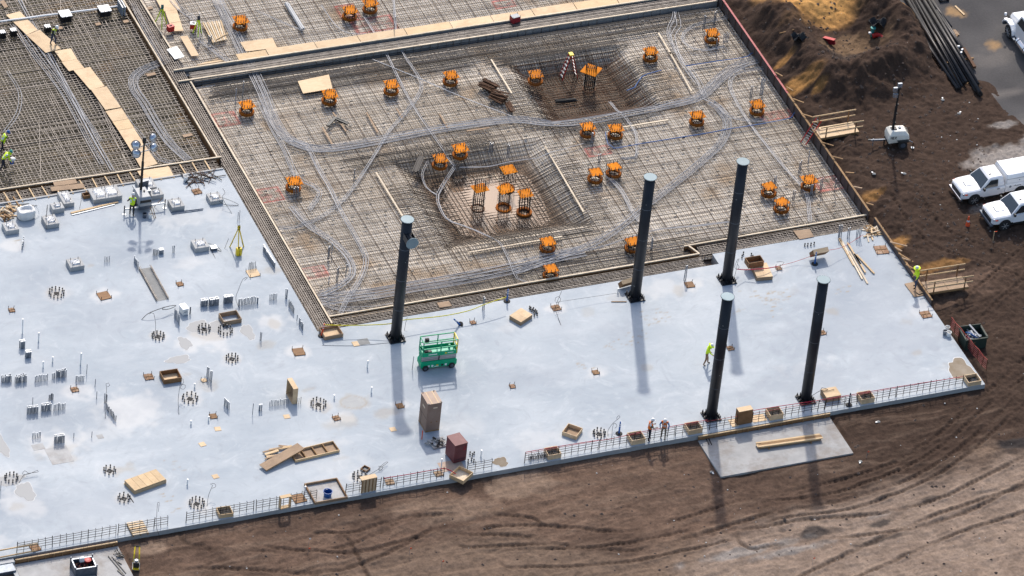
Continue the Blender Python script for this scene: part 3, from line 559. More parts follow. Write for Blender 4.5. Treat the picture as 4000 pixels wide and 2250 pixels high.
# trench cages
def cage(mb, ax_, a0, a1, c0, c1, z0, z1, sp, nl):
    k = a0
    while k < a1:
        kk = k+rg.uniform(-.04, .04); k += sp; u0, u1 = c0+rg.uniform(0, .06), c1-rg.uniform(0, .06)
        for za in (z0, z1):
            P = (lambda s: (kk, s, za)) if ax_ == 'x' else (lambda s: (s, kk, za)); mb.bar(P(u0), P(u1), .028)
        for u in (u0, u1):
            q = (kk, u) if ax_ == 'x' else (u, kk); mb.bar((*q, z0), (*q, z1+rg.choice((0, 0, .1))), .026)
    for za in (z0, (z0+z1)/2, z1):
        for i in range(nl):
            u = c0+(c1-c0)*(i+.5)/nl+rg.uniform(-.03, .03); a, bb = (a0, a1)
            if ax_ == 'x': mb.bar((a, u, za+.03), (bb, u+rg.uniform(-.04, .04), za+.03), .03)
            else: mb.bar((u, a, za+.03), (u+rg.uniform(-.04, .04), bb, za+.03), .03)
for nm, args, mat, lab in (('a', ('y', -1.0, 45, -14.5, -13.45, -.6, -.12, .24, 7), 'rebar_light', 'rebar cage in the long trench beside the left slab'),
        ('b', ('x', -13.2, 14.1, -1.0, .05, -.6, -.1, .24, 7), 'rebar_light', 'rebar cage in the trench between front slab and central raft'),
        ('c', ('x', 14.3, 27.2, .15, 1.3, -.6, -.1, .24, 7), 'rebar_light', 'rebar cage in the short trench near the right wall'),
        ('d', ('x', -46, -14.8, 17.95, 19.2, -.6, -.12, .24, 7), 'rebar_light', 'rebar cage in the trench under wooden cross pieces at upper left'),
        ('e', ('x', -13.2, 27.4, 28.3, 29.4, -.62, -.06, .62, 12), 'rebar_light', 'rebar cage between the two long timber-topped forms')):
    mb = MB(); cage(mb, *args); stuff(mb, 'rebar_cage', M[mat], lab, 'rebar')
# dark spacer blocks on the mat
mb = MB()
for j in range(20):
    for i in range(30):
        x = -12.6+i*1.38+(j % 2)*.69+rg.uniform(-.2, .2); y = 1.0+j*1.4+rg.uniform(-.2, .2)
        if x > 27 or pit(x, y) < -.02 or rg.random() < .25: continue
        mb.box((x, y, MAT_Z+.04), (.17, .09, .06), rg.uniform(-.4, .4)); mb.bar((x-.12, y, MAT_Z+.02), (x+.12, y+.05, MAT_Z+.05), .04)
stuff(mb, 'bar_tie_blocks', M['black'], 'scattered small dark bar splices over the central raft', 'spacer')
# ================================================================== timber forms
def rail(name, label, a, b, wd=.11, h=.08, mat='lumber_pale', piece=4.9, boards=None, group=None, under=None):
    a, b = Vector(a), Vector(b); Lg = (b-a).length; k = max(1, round(Lg/piece)); d = (b-a).normalized(); sdn = Vector((-d.y, d.x, 0))
    root = thing(name, label, 'formwork', a)
    for i in range(k):
        p, q = d*(Lg*i/k+.004), d*(Lg*(i+1)/k-.004); o_ = sdn*rg.uniform(-.012, .012)+Vector((0, 0, rg.uniform(-.008, .008)))
        MB().bar(p+o_, q+o_, wd, h).build('top_plank', M[mat], root)
        if boards:
            zt, zb, off, bm = boards; MB().bar(p+sdn*off+Vector((0, 0, (zt+zb)/2)), q+sdn*off+Vector((0, 0, (zt+zb)/2)), .03, zt-zb).build('form_board', M[bm], root)
    if under:
        k = int(Lg/under[0])
        for i in range(k):
            p = d*(under[0]*(i+.5)); MB().bar(p+sdn*under[1], p+sdn*under[1]+Vector((0, 0, -.75)), .05, .09).build('stake', M['lumber_brown'], root)
    return root
rail('trench_form', 'long pale timber-topped form left of the central raft', (-13.38, -.55, 0), (-13.45, 28.3, 0), boards=(-.03, -.72, 0, 'plywood_dark'))
rail('trench_form', 'timber-topped form on the right side of the upper left raft', (-14.62, 19.25, 0), (-14.95, 45, 0), boards=(-.03, -.72, 0, 'plywood_dark'))
rail('trench_form', 'timber-topped form left of the raft at the top edge, beside two tripods', (-13.5, 31.7, 0), (-13.8, 45, 0), boards=(-.03, -.72, 0, 'plywood_dark'))
rail('trench_form', 'timber-topped form along the near side of the upper left raft', (-46, 19.75, 0), (-14.35, 19.27, 0), boards=(-.03, -.72, 0, 'plywood_dark'))
rail('trench_form', 'timber-topped form along the near side of the central raft', (-13.3, .18, .02), (14.15, .3, .02), boards=(-.03, -.72, 0, 'plywood_dark'))
rail('trench_form', 'short timber-topped form ahead of the right trench below the wall', (13.4, 1.36, .02), (27.4, 1.46, .02), boards=(-.03, -.72, 0, 'plywood_dark'))
rail('trench_form', 'nearer of the two long parallel forms across the top', (-14.3, 28.5, .02), (27.3, 28.3, .02), boards=(-.03, -.72, 0, 'concrete_dark'))
rail('trench_form', 'farther of the two long parallel forms, plywood laid behind it', (-14.2, 29.85, .02), (28.5, 29.6, .02), boards=(-.03, -.72, 0, 'concrete_dark'))
o = rail('trench_form', 'one-metre timber return joining the two form lines near the second column', (14.1, .35, .02), (13.75, 1.3, .02), boards=(-.03, -.72, 0, 'plywood_dark'))
o = rail('trench_form', 'second thin timber strip below the near form of the central raft', (-13.1, -.12, -.12), (-7.7, -.1, -.12), wd=.07, h=.06, mat='lumber')
ORD = 'first second third fourth fifth sixth seventh eighth ninth tenth eleventh twelfth thirteenth fourteenth fifteenth sixteenth seventeenth eighteenth'.split()
# wooden cross pieces over the left trench
for i in range(17):
    x = -15.6-i*.92
    if x < -31.5: break
    d = rg.uniform(-.05, .05)
    tag(MB().bar((x, 19.2, -.04), (x+d, 17.75, .03), .09, .05).build('cross_batten', M['lumber']), ORD[i]+' timber cross piece over the left trench, counting from the slab corner', 'batten', 'cross pieces over the left trench')
tag(MB().bar((-60, 17.95, .04), (-14.7, 17.9, .04), .12, .08).build('edge_strip', M['concrete']), 'grey strip along the far edge of the left slab', 'strip')
# sheet pile wall on the right
root = thing('retaining_wall', 'dark steel sheet retaining wall along the right side of the raft', 'wall', (27.42, 1.2, 0))
pv = [MB().box((0, 0, 0), (.05, .58, .92)).mesh('panel', M['sheetpile'])]
for i in range(48):
    y = i*.6; dx = .03 if i % 2 else -.03
    inst('wall_panel', pv[0], root, (dx, y+.3, .03), (0, 0, rg.uniform(-.02, .02)), (1, 1, 1+rg.uniform(-.02, .03)))
for i in range(10): MB().box((0, i*2.9+1.45, .52), (.14, 2.88, .03)).build('top_rail', M['red_dark' if i > 4 else 'lumber_brown'], root)
root = thing('edge_form', 'dark timber edge form standing along the right side of the slab', 'formwork', (27.55, -9.2, 0))
for i in range(4):
    MB().box((0, i*2.45+1.22, .05), (.06, 2.43, .62)).build('form_board', M['sheetpile'], root)
    MB().box((.05, i*2.45+1.22, .38), (.12, 2.43, .04)).build('top_plank', M['lumber_brown'], root)
# ================================================================== steel columns
def ringpts(r, n, a0=0.): return [(r*math.cos(a0+2*math.pi*i/n), r*math.sin(a0+2*math.pi*i/n)) for i in range(n)]
tab_me = MB().box((0, 0, 0), (.06, .035, .03)).mesh('tab', M['black'])
abolt_me = MB().cyl((0, 0, 0), (0, 0, .26), .022, n=6).cyl((0, 0, .06), (0, 0, .12), .048, n=6).cyl((0, 0, .15), (0, 0, .19), .042, n=6).mesh('anchor', M['rod'])
gus_me = MB().add([(0, -.012, 0), (.19, -.012, 0), (.19, -.012, .06), (0, -.012, .3), (0, .012, 0), (.19, .012, 0), (.19, .012, .06), (0, .012, .3)], [(0,1,2,3),(7,6,5,4),(0,4,5,1),(1,5,6,2),(2,6,7,3),(3,7,4,0)]).mesh('gusset', M['steel_black'])
def column(p, label, h=10.15, stub=False):
    t = thing('steel_column', label, 'column', p, 0, 'tall black steel columns')
    MB().lathe([(.365, .07), (.365, h-.04)], n=40).build('shaft', M['steel_black'], t, smooth=True).data.polygons.foreach_set('use_smooth', [True]*40+[False]*2)
    MB().box((0, 0, .045), (1.12, 1.12, .07)).build('base_plate', M['steel_black'], t, bevel=.008)
    MB().lathe([(.40, .081), (.40, .13)], n=32).build('weld_ring', M['black'], t)
    cp = MB().lathe([(.43, h-.04), (.45, h-.03), (.45, h+.01), (.43, h+.02)], n=40).build('cap_plate', M['cap_grey'], t)
    for x, y in ringpts(.455, 24): inst('cap_tab', tab_me, cp, (x, y, h-.01), (0, 0, math.atan2(y, x)))
    for z in (2.6, 5.1, 7.7): MB().lathe([(.3665, z), (.3685, z+.01), (.3685, z+.03), (.3665, z+.04)], n=40).build('weld_seam', M['galv_dark'], t)
    for k in range(2): an = rg.uniform(3.6, 5.2); z = rg.uniform(.8, h-1); MB().box((.366*math.cos(an), .366*math.sin(an), z), (.008, rg.uniform(.03, .1), rg.uniform(.02, .06)), an).build('chalk_mark', M['concrete_dark'], t)
    for k in range(4):
        for j in (-.42, -.2, .2, .42):
            a = k*math.pi/2; x, y = .48, j; inst('anchor_bolt', abolt_me, t, (x*math.cos(a)-y*math.sin(a), x*math.sin(a)+y*math.cos(a), .078))
    for k in range(8): a = k*math.pi/4+.2; inst('gusset', gus_me, t, (.36*math.cos(a), .36*math.sin(a), .08), (0, 0, a))
    if stub:
        s = MB().cyl((0, -.3, h-1.15), (0, -1.18, h-1.15), .24, n=24).build('stub_beam', M['steel_black'], t, smooth=False)
        MB().box((-.30, -.72, h-1.15), (.025, .9, .5)).build('side_plate', M['steel_black'], s); MB().box((.30, -.72, h-1.15), (.025, .9, .5)).build('side_plate', M['steel_black'], s)
        MB().cyl((0, -1.18, h-1.15), (0, -1.215, h-1.15), .44, n=36).build('end_plate', M['cap_grey'], s)
    return t
column((-9.77, -3.2, 0), 'black steel column with a short capped stub arm near its top', 10.1, True)
column((7.86, -3.15, 0), 'black column rising beside the raft edge, a leaning form box at its foot', 10.3)
column((14.8, -2.98, 0), 'farthest black column, cap near the top, wooden boxes right of its foot', 10.2)
column((7.86, -16.68, 0), 'black column at the front edge beside the worker on the slab', 10.2)
column((14.82, -16.68, 0), 'rightmost black column, standing at the front edge near a plywood box', 10.25)
# ================================================================== orange anchor bolt assemblies
def star(r, n, cut): return [(rr*math.cos(a), rr*math.sin(a)) for i in range(n) for rr, a in ((r, 2*math.pi*(i-.28)/n), (r, 2*math.pi*(i+.12)/n), (cut, 2*math.pi*(i+.2)/n), (cut, 2*math.pi*(i+.64)/n))]
def squarish(s, notch, k=4):                                # square template with notches at the bolts
    P = []
    for q in range(4):
        a = q*math.pi/2; cs, sn = math.cos(a), math.sin(a); row = [(s, -s)]
        for i in range(k): y = -s+2*s*(i+.5)/k; row += [(s, y-.05), (s-notch, y-.05), (s-notch, y+.05), (s, y+.05)]
        P += [(x*cs-y*sn, x*sn+y*cs) for x, y in row]
    return P
tpl = {'sq': MB().prism(squarish(.50, .07), 0, .03).mesh('template', M['orange']), 'plain': MB().prism([(-.5, -.46), (.5, -.46), (.5, .46), (-.5, .46)], 0, .03).mesh('template', M['orange'])}
def annulus(ro, ri, z0, z1, n=28):
    mb = MB()
    for i in range(n):
        a, b = 2*math.pi*i/n, 2*math.pi*(i+1)/n; P = [(r*math.cos(t), r*math.sin(t), z) for t in (a, b) for r in (ri, ro) for z in (z0, z1)]
        mb.add(P, [(1, 3, 7, 5), (0, 4, 6, 2), (2, 6, 7, 3), (0, 1, 5, 4)])
    return mb
ring_me = annulus(.55, .36, -.04, .11).mesh('ring', M['orange_dark']); ring2_me = annulus(.50, .40, 0, .03).mesh('ring', M['rebar_rust']); tie_me = annulus(.47, .445, 0, .03, 20).mesh('tie', M['black'])
def rodmesh(h): return MB().cyl((0, 0, 0), (0, 0, h), .021, n=5).cyl((0, 0, h-.24), (0, 0, h-.18), .042, n=6).mesh('rod', M['rod'])
ROD = {1.0: rodmesh(1.02), 2.6: rodmesh(2.75)}
def assembly(t, x, y, label, kind='sq', zp=.40, rot=0., n=14, tall=False, scale=1., flange=True, base=None):
    p = W(t, x, y, zp); zb = MAT_Z+(0 if 'rim' in label or not ('pit' in label or 'pool' in label) else float(pit(p.x, p.y))); H = zp-zb
    a = thing('anchor_assembly', label, 'anchor bolts', (p.x, p.y, zb), rot, 'orange anchor bolt templates', None if tall else (rg.uniform(-.05, .05), rg.uniform(-.05, .05), rot)); zr = rg.uniform(.92, 1.08)
    o = inst('top_template', tpl[kind], a, (0, 0, H), scale=(scale*zr, scale*rg.uniform(.93, 1.07), 1))
    if flange: inst('base_ring', ring_me, a, (0, 0, .06))
    if tall:
        for z in (.05, .5, .95): inst('tie_ring', ring2_me if z < .1 else tie_me, a, (0, 0, z))
    else: inst('tie_ring', tie_me, a, (0, 0, H*.55))
    hr = 2.75 if tall else 1.02; top = H+(.62 if tall else .22); sc = (top)/hr
    for x_, y_ in (ringpts(.385, n, .1) if kind == 'sq' or tall else [(sx_*.43, (i-1.5)*.24) for sx_ in (-1, 1) for i in range(4)]+[((i-.5)*.3, .4) for i in range(2)]+[((i-.5)*.3, -.4) for i in range(2)]):
        inst('anchor_rod', ROD[2.6 if tall else 1.0], a, (x_, y_, .0), scale=(1, 1, sc))
    return a
A_ = [('11', 1815, 150, 'orange anchor template beside the pale lumber stack at the top left of the upper raft'), ('11', 1865, 790, 'orange anchor template at the upper left corner of the central raft, grey conduits before it'), ('12', 710, 72, 'left of the two orange anchor templates paired at the top, red paint beneath'), ('12', 865, 18, 'right of the paired orange templates cut by the top picture edge'),
      ('12', 555, 708, 'orange anchor template touching the plywood sheet on the central raft'), ('12', 1025, 635, 'orange anchor template below the long form, midway between plywood sheet and rusty bundles'), ('12', 1470, 565, 'orange anchor template left of the rusty bar heaps'), ('22', 285, 108, 'orange anchor template beside the trench form at the left of the central raft'),
      ('12', 1390, 1195, 'larger orange template on the far left rim of the muddy pool'), ('12', 1545, 1115, 'orange template on the far rim of the muddy pool, right of its twin'), ('13', 182, 558, 'orange template on the left rim of the dry pit'), ('13', 1050, 385, 'orange template holding coiled white conduit right of the dry pit'), ('13', 1515, 245, 'orange template near the top right corner of the central raft'),
      ('13', 575, 955, 'orange template with a grey stub pipe, left of a pair below the dry pit'), ('13', 785, 968, 'orange template with a round flange, right of a pair below the dry pit'), ('13', 1400, 868, 'orange template beside the blue pipe in the right part of the raft'), ('13', 1855, 785, 'orange template close to the retaining wall with tall grey stubs behind'), ('22', 1885, 165, 'orange template in the muddy pool right of the tall bolt cage'), ('23', 108, 205, 'orange template on the right edge of the muddy pool'), ('24', 310, 100, 'orange template near the right wall with red paint beside it')]
for t, x, y, lab in A_: assembly(t, x, y, lab, rot=rg.uniform(-.12, .12), n=rg.choice((12, 14)))
for t, x, y, lab, rot in (('23', 772, 2, 'boxy orange template dusted with white on its top, behind another', .1), ('23', 632, 42, 'boxy orange template with a smooth top plate left of the second column head', -.05), ('23', 272, 565, 'boxy orange template before the pale batten near the front of the raft', .05), ('23', 295, 772, 'orange template pressed against the near form of the raft', 0.), ('23', 915, 565, 'orange template mostly hidden behind the second column', .1), ('24', 108, 268, 'tilted orange template nearest the right end of the near form', .25), ('24', 12, 150, 'orange template left of the tilted one near the right wall', .1), ('22', 1908, 20, 'boxy orange frame standing on the far edge of the muddy pool', 0.05)):
    assembly(t, x, y, lab, 'plain', rot=rot, scale=.95)
assembly('13', 598, 530, 'tall bolt cage with diamond orange plate in the dry pit', 'plain', .42, .75, 16, True, 1.25, False)
assembly('22', 1690, 165, 'tall bolt cage with orange plate standing in the muddy pool', 'plain', .42, .1, 16, True, 1.05, False)
# ================================================================== bolt circles and embeds in the slab
sbolt = MB().cyl((0, 0, -.05), (0, 0, .27), .028, n=6).cyl((0, 0, .02), (0, 0, .06), .055, n=6).cyl((0, 0, .17), (0, 0, .25), .055, n=6).mesh('bolt', M['rod'])
hole_me = MB().box((0, 0, 0), (.36, .36, .01)).mesh('hole', M['rubber'])
RL = ['bolt circle with square pocket left of the brown cover plate on the left slab', 'bolt circle below the white cooler', 'bolt circle in the left of two joined puddle stains', 'bolt circle in front of the open form box with puddle stains', 'bolt circle in line below the two puddle-stained ones', 'bolt circle right of the open wooden box with a loop of wire beside it', 'bolt circle at the left picture edge above a puddle', 'small bolt circle above the plywood stack', 'bolt circle touching the near corner of the plywood stack', 'bolt circle nearest the front mesh, left of the shallow tray', 'stained bolt circle right of the upright form box', 'bolt circle behind the slatted crate at the front edge', 'uneven bolt group left of the blue post at the front edge']
for (t, x, y, r, n), lab in zip(RINGS, RL):
    p = W(t, x, y); a = thing('bolt_circle', lab, 'anchor bolts', p, rg.uniform(0, 1), 'bolt circles cast in the slab')
    inst('pocket', hole_me, a, (0, 0, .002), (0, 0, .4))
    for i, (u, v) in enumerate(ringpts(r, n-2)): inst('bolt', sbolt, a, (u, v, 0), (0, 0, i), (1, 1, rg.uniform(.85, 1.2)))
for t, pts, lab in (('24', [(277, 602), (299, 601), (323, 598), (347, 592)], 'row of four bolts behind the leaning form box'), ('23', [(1735, 690), (1745, 665), (1805, 675), (1815, 690), (1823, 700), (1758, 715)], 'short bolts around the open box right of the farthest column'), ('23', [(132, 1075), (140, 1082), (150, 1095), (160, 1085), (165, 1105), (175, 1098), (185, 1108), (168, 1130), (190, 1125)], 'cluster of short bolts beside the turned plywood box'), ('32', [(1425, 640), (1440, 650), (1452, 640), (1435, 680), (1450, 690), (1412, 690)], 'cluster of bolts beside the maroon box')):
    p0 = W(t, *pts[0]); a = thing('bolt_row', lab, 'anchor bolts', p0)
    for q in pts: inst('bolt', sbolt, a, W(t, *q)-p0)
# ================================================================== concrete pedestals
pb = MB().cyl((0, 0, 0), (0, 0, .26), .02, n=5).mesh('bolt', M['rod'])
def pedestal(t, x, y, w_, d, h, label, plates=1):
    p = W(t, x, y); a = thing('concrete_pedestal', label, 'pedestal', (p.x+w_/2, p.y+d/2, 0), 0, 'concrete pedestals with wrapped tops')
    MB().box((0, 0, h/2), (w_, d, h)).build('block', M['concrete'], a, bevel=.025)
    pw = (w_-.38)/plates
    for k in range(plates):
        cx = -w_/2+.19+pw*(k+.5); q = pw-.12 if plates > 1 else pw; dd = d-.4; mb = MB(); N = 9
        vs = []
        for j in range(N):
            for i in range(N):
                e = min(i, j, N-1-i, N-1-j); vs.append((cx+q*(i/(N-1)-.5), dd*(j/(N-1)-.5), h+(.012 if e == 0 else .07+rg.uniform(-.022, .03))))
        mb.add(vs, [(j*N+i, j*N+i+1, (j+1)*N+i+1, (j+1)*N+i) for j in range(N-1) for i in range(N-1)])
        s = mb.build('wrapped_plate', M['plastic_wrap'], a, smooth=False)
        for sx_ in (-1, 1):
            for sy_ in (-1, 1): inst('bolt', pb, s, (cx+sx_*(q/2-.05), sy_*(dd/2-.05), h))
    return a
for args in [(45, 522, .95, 1.0, .37, 'pedestal at the left picture edge in front of the scrap pile'), (348, 477, .95, 1.1, .37, 'pedestal with a tall hooked bar on it, front of the left cluster'), (398, 362, .85, .75, .4, 'small low pedestal in front of the deep one'), (480, 316, .78, 1.45, .35, 'deep narrow pedestal touching the far slab edge'), (1143, 256, .9, .75, .35, 'pedestal just right of the slab light tower'), (1297, 345, .93, 1.0, .37, 'pedestal with two pipes lying in front of it'), (1587, 295, .95, .95, .33, 'pedestal near the far right corner of the left slab, loose wires on it'), (1472, 655, 1.03, 1.0, .38, 'pedestal left of the yellow survey tripod'), (530, 797, 1.02, 1.0, .36, 'lone pedestal standing above the brown cover plate')]: pedestal('21', *args)
pedestal('21', 705, 287, 2.1, 1.33, .37, 'wide double pedestal with two wrapped plates', 2)
pedestal('21', 1060, 205, 1.2, 1.2, .35, 'pedestal behind the slab light tower with an open cabinet on it')
# ================================================================== small covers
def cover(t, x, y, s, mat, label, rz=0., bars=True, d=None, hgt=.05):
    p = W(t, x, y); a = thing('cover_plate', label, 'cover', p, rz, 'covers over slab openings'); d = d or s
    MB().box((0, 0, hgt/2+.004), (s, d, hgt)).build('board', M[mat], a, bevel=.006)
    if bars:
        for sx_ in (-1, 1):
            for sy_ in (-1, 1): inst('pin', pb, a, (sx_*(s/2-.03), sy_*(d/2-.03), .05), (rg.uniform(-.2, .2), rg.uniform(-.2, .2), 0), (1, 1, .8))
    if mat in ('rusty_plate', 'plywood_old') and s > .4: MB().bar((-s/2, 0, hgt+.02), (s/2, .02, hgt+.02), .035).bar((0, -d/2, hgt+.02), (.02, d/2, hgt+.02), .035).build('cleat', M['lumber_brown'], a)
for c_ in [('21', 785, 978, .82, 'plywood_dark', 'large brown cover plate on the left slab beside a bolt circle'), ('21', 1357, 890, .45, 'plywood_dark', 'small brown cover right of the sunken rebar slot'), ('21', 88, 1087, .42, 'rusty_plate', 'small rusty cover at the left picture edge'), ('21', 1485, 192, .60, 'rusty_plate', 'cover near the far edge between two pedestals'), ('21', 1910, 808, .8, 'plywood', 'plywood cover below a row of five stubs near the trench'),
          ('31', 990, 125, .62, 'rusty_plate', 'rust-stained cover left of the open wooden box'), ('31', 497, 210, .5, 'rusty_plate', 'rust-stained cover below the stub rows at left'), ('31', 1420, 387, .5, 'plywood_dark', 'brown cover plate with a small stub beside it'), ('31', 1358, 148, .36, 'plywood', 'little board beside a tall row of stubs'),
          ('32', 535, 400, .48, 'rusty_plate', 'grey-brown cover below the stained bolt circle'), ('32', 958, 318, .5, 'plywood_dark', 'brown cover with orange flags in the first column shadow'), ('33', 2, 188, .40, 'rusty_plate', 'small cover with a bent bar in the middle of the slab'), ('33', 557, 95, .46, 'plywood_dark', 'brown cover with an upright bar left of the second column shadow'),
          ('22', 322, 1402, .78, 'plywood_dark', 'brown cover with a cross cleat near the inner slab corner'), ('22', 1637, 1180, .38, 'rusty_plate', 'small cover right of the leaning blue post'), ('23', 332, 1070, .6, 'rusty_plate', 'cover under a wire loop near the raft edge'), ('23', 1340, 895, .62, 'plywood_dark', 'brown cover between the second and third columns'), ('23', 1648, 1375, .46, 'rusty_plate', 'cover right of the front column near the worker'), ('24', 80, 772, .40, 'rusty_plate', 'cover with red cord tied over it'), ('24', 855, 632, .92, 'rusty_plate', 'wide cover with two rows of bolts near the right edge form'), ('24', 1190, 1120, .72, 'rusty_plate', 'long cover with an upright bar beside the right edge'), ('24', 410, 1258, .46, 'rusty_plate', 'cover half hidden behind the rightmost column'), ('32', 285, 935, .85, 'plywood_dark', 'brown cover inside the front mesh left of the shallow tray'), ('32', 890, 825, .58, 'plywood_old', 'cross-braced cover inside the front mesh right of the slatted crate'), ('32', 1215, 770, .55, 'plywood_old', 'cover with stubs inside the front mesh left of the maroon box'), ('31', 235, 1265, .62, 'plywood_dark', 'rusty brown cover in the front mesh at far left')]: cover(*c_, rz=rg.uniform(-.12, .12))
for x_ in [('31', 1450, 470, .42, 'pale plywood square below the brown cover with a stub'), ('31', 1348, 573, .42, 'pale plywood square in the middle of the left slab front'), ('31', 1435, 787, .42, 'pale plywood square right of the plywood stack'), ('32', 205, 388, .42, 'pale plywood square below the upright form box'), ('32', 912, 473, .42, 'pale plywood square beside the tip of the first column shadow')]: cover(*x_[:4], 'plywood', x_[4], rz=rg.uniform(-.2, .2), bars=False, hgt=.02)
for t, x, y, s, d, lab in (('31', 667, 521, .42, .42, 'small square patch of bare concrete'), ('31', 395, 645, 1.5, 1.7, 'large rectangular patch of bare concrete in the left slab'), ('31', 255, 590, .8, .6, 'small patch adjoining the large bare patch')):
    p = W(t, x, y); tag(MB().box((0, 0, 0), (s, d, .012)).build('concrete_patch', M['pad_concrete'], loc=(p.x, p.y, .003)), lab, 'patch')
p = W('22', 800, 1325); a = thing('floor_opening', 'dark square opening half covered by a board near the first column', 'opening', p); MB().box((.12, 0, .003), (.75, .62, .008)).build('pocket', M['concrete_dark'], a); MB().box((-.5, -.1, .02), (.42, .5, .03)).build('board', M['plywood'], a)
# sunken rebar slot
pa, pc = W('21', 1085, 770), W('21', 1235, 1010); cx_, cy_ = (pa+pc)/2, 0; a = thing('rebar_slot', 'long sunken slot with rebar cage in the left slab', 'opening', (cx_.x, cx_.y, 0)); Lh = abs(pa.y-pc.y)/2
MB().box((0, 0, .004), (.95, 2*Lh, .008)).build('pocket', M['concrete_dark'], a)
mb = MB()
for z in (.06, .2):
    for x in (-.42, .42): mb.bar((x, -Lh, z), (x, Lh, z), .03)
for i in range(24):
    y = -Lh+2*Lh*i/23; mb.bar((-.42, y, .06), (-.42, y, .2), .022).bar((.42, y, .06), (.42, y, .2), .022).bar((-.42, y, .2), (-.30, y, .2), .022).bar((.42, y, .2), (.30, y, .2), .022)
mb.build('cage', M['rebar_light'], a)
# ================================================================== puddles on the slab
mt, n, b = node_mat('puddle'); b.inputs['Base Color'].default_value = (0.24, 0.245, 0.25, 1); b.inputs['Roughness'].default_value = .5; b.inputs['Specular IOR Level'].default_value = .2
rimm = pm('mineral_rim', (0.58, 0.58, 0.56), (0.46, 0.46, 0.45), 6, .8, spec=.2)
for i, (t, x, y, rx_, ry_) in enumerate([('21', 1500, 1215, .75, .75), ('21', 1660, 1215, .75, .85), ('21', 1870, 1250, .42, .85), ('21', 1395, 1335, .42, .7), ('31', 1190, 8, .85, .42), ('31', 170, 888, .62, .95), ('31', 5, 580, .45, 1.2), ('31', 60, 810, 1.0, .55), ('34', 1290, 80, .85, 1.3), ('32', 1630, 690, .5, .5)]):
    p = W(t, x, y); ph = rg.uniform(0, 6)
    def blob(k): return [(rx_*k*(1+.13*math.sin(3*a_+ph)+.08*math.sin(5*a_+2*ph)+.05*math.sin(9*a_))*math.cos(a_), ry_*k*(1+.13*math.sin(3*a_+ph)+.08*math.sin(5*a_+2*ph)+.05*math.sin(9*a_))*math.sin(a_)) for a_ in th]
    a = thing('puddle', ['puddle stain round the left bolt circle below the cooler', 'puddle stain round the bolt circle at the open form box', 'egg-shaped puddle stain right of the joined ones', 'small pale-rimmed puddle below the joined ones', 'flat puddle stain left of the lone bolt circle', 'oval puddle near the left picture edge', 'puddle cut by the left picture edge', 'pale-rimmed puddle round the leftmost bolt circle', 'brown silty puddle in the right front corner of the slab', 'round dusty stain beside the maroon box'][i], 'puddle', p); a['kind'] = 'structure'
    MB().add([(u, v, .003+.0005*i) for u, v in blob(1.03)], [tuple(range(64))]).build('rim', rimm, a); MB().add([(u, v, .007+.0005*i) for u, v in blob(.97)], [tuple(range(64))]).build('film', mt if i < 8 else M['mud_film'] if 'mud_film' in M else pm('mud_film', (0.20, 0.155, 0.105), (0.28, 0.235, 0.18), 1.5, .8, spec=.12), a)
# ================================================================== conduit stub banks
def bank(t, x0, y0, x1, y1, n, h, label, style='galv', rows=1, r=.027):
    a0, a1 = W(t, x0, y0), W(t, x1, y1); c = (a0+a1)/2; a = thing('conduit_bank', label, 'conduits', c, 0, 'conduit stubs rising from the slab')
    me = MB().cyl((0, 0, 0), (0, 0, h), r, n=7).mesh('conduit', M[{'cap': 'galv', 'pvc': 'pvc_white', 'dark': 'galv_dark'}.get(style, style)]); cp = MB().cyl((0, 0, h), (0, 0, h+.05), r*1.35, n=7).mesh('cap', M['pvc_white'])
    for j in range(rows):
        for i in range(n):
            q = a0+(a1-a0)*((i+.5)/n) - c; f = rg.uniform(.85, 1.1) if style != 'cap' else 1.
            o = inst('conduit', me, a, q+Vector((rg.uniform(-.015, .015), j*.17, 0)), (rg.uniform(-.03, .03), rg.uniform(-.03, .03), 0), (1, 1, f))
            if style in ('cap', 'pvc'): inst('cap', cp, o)
H_ = .55
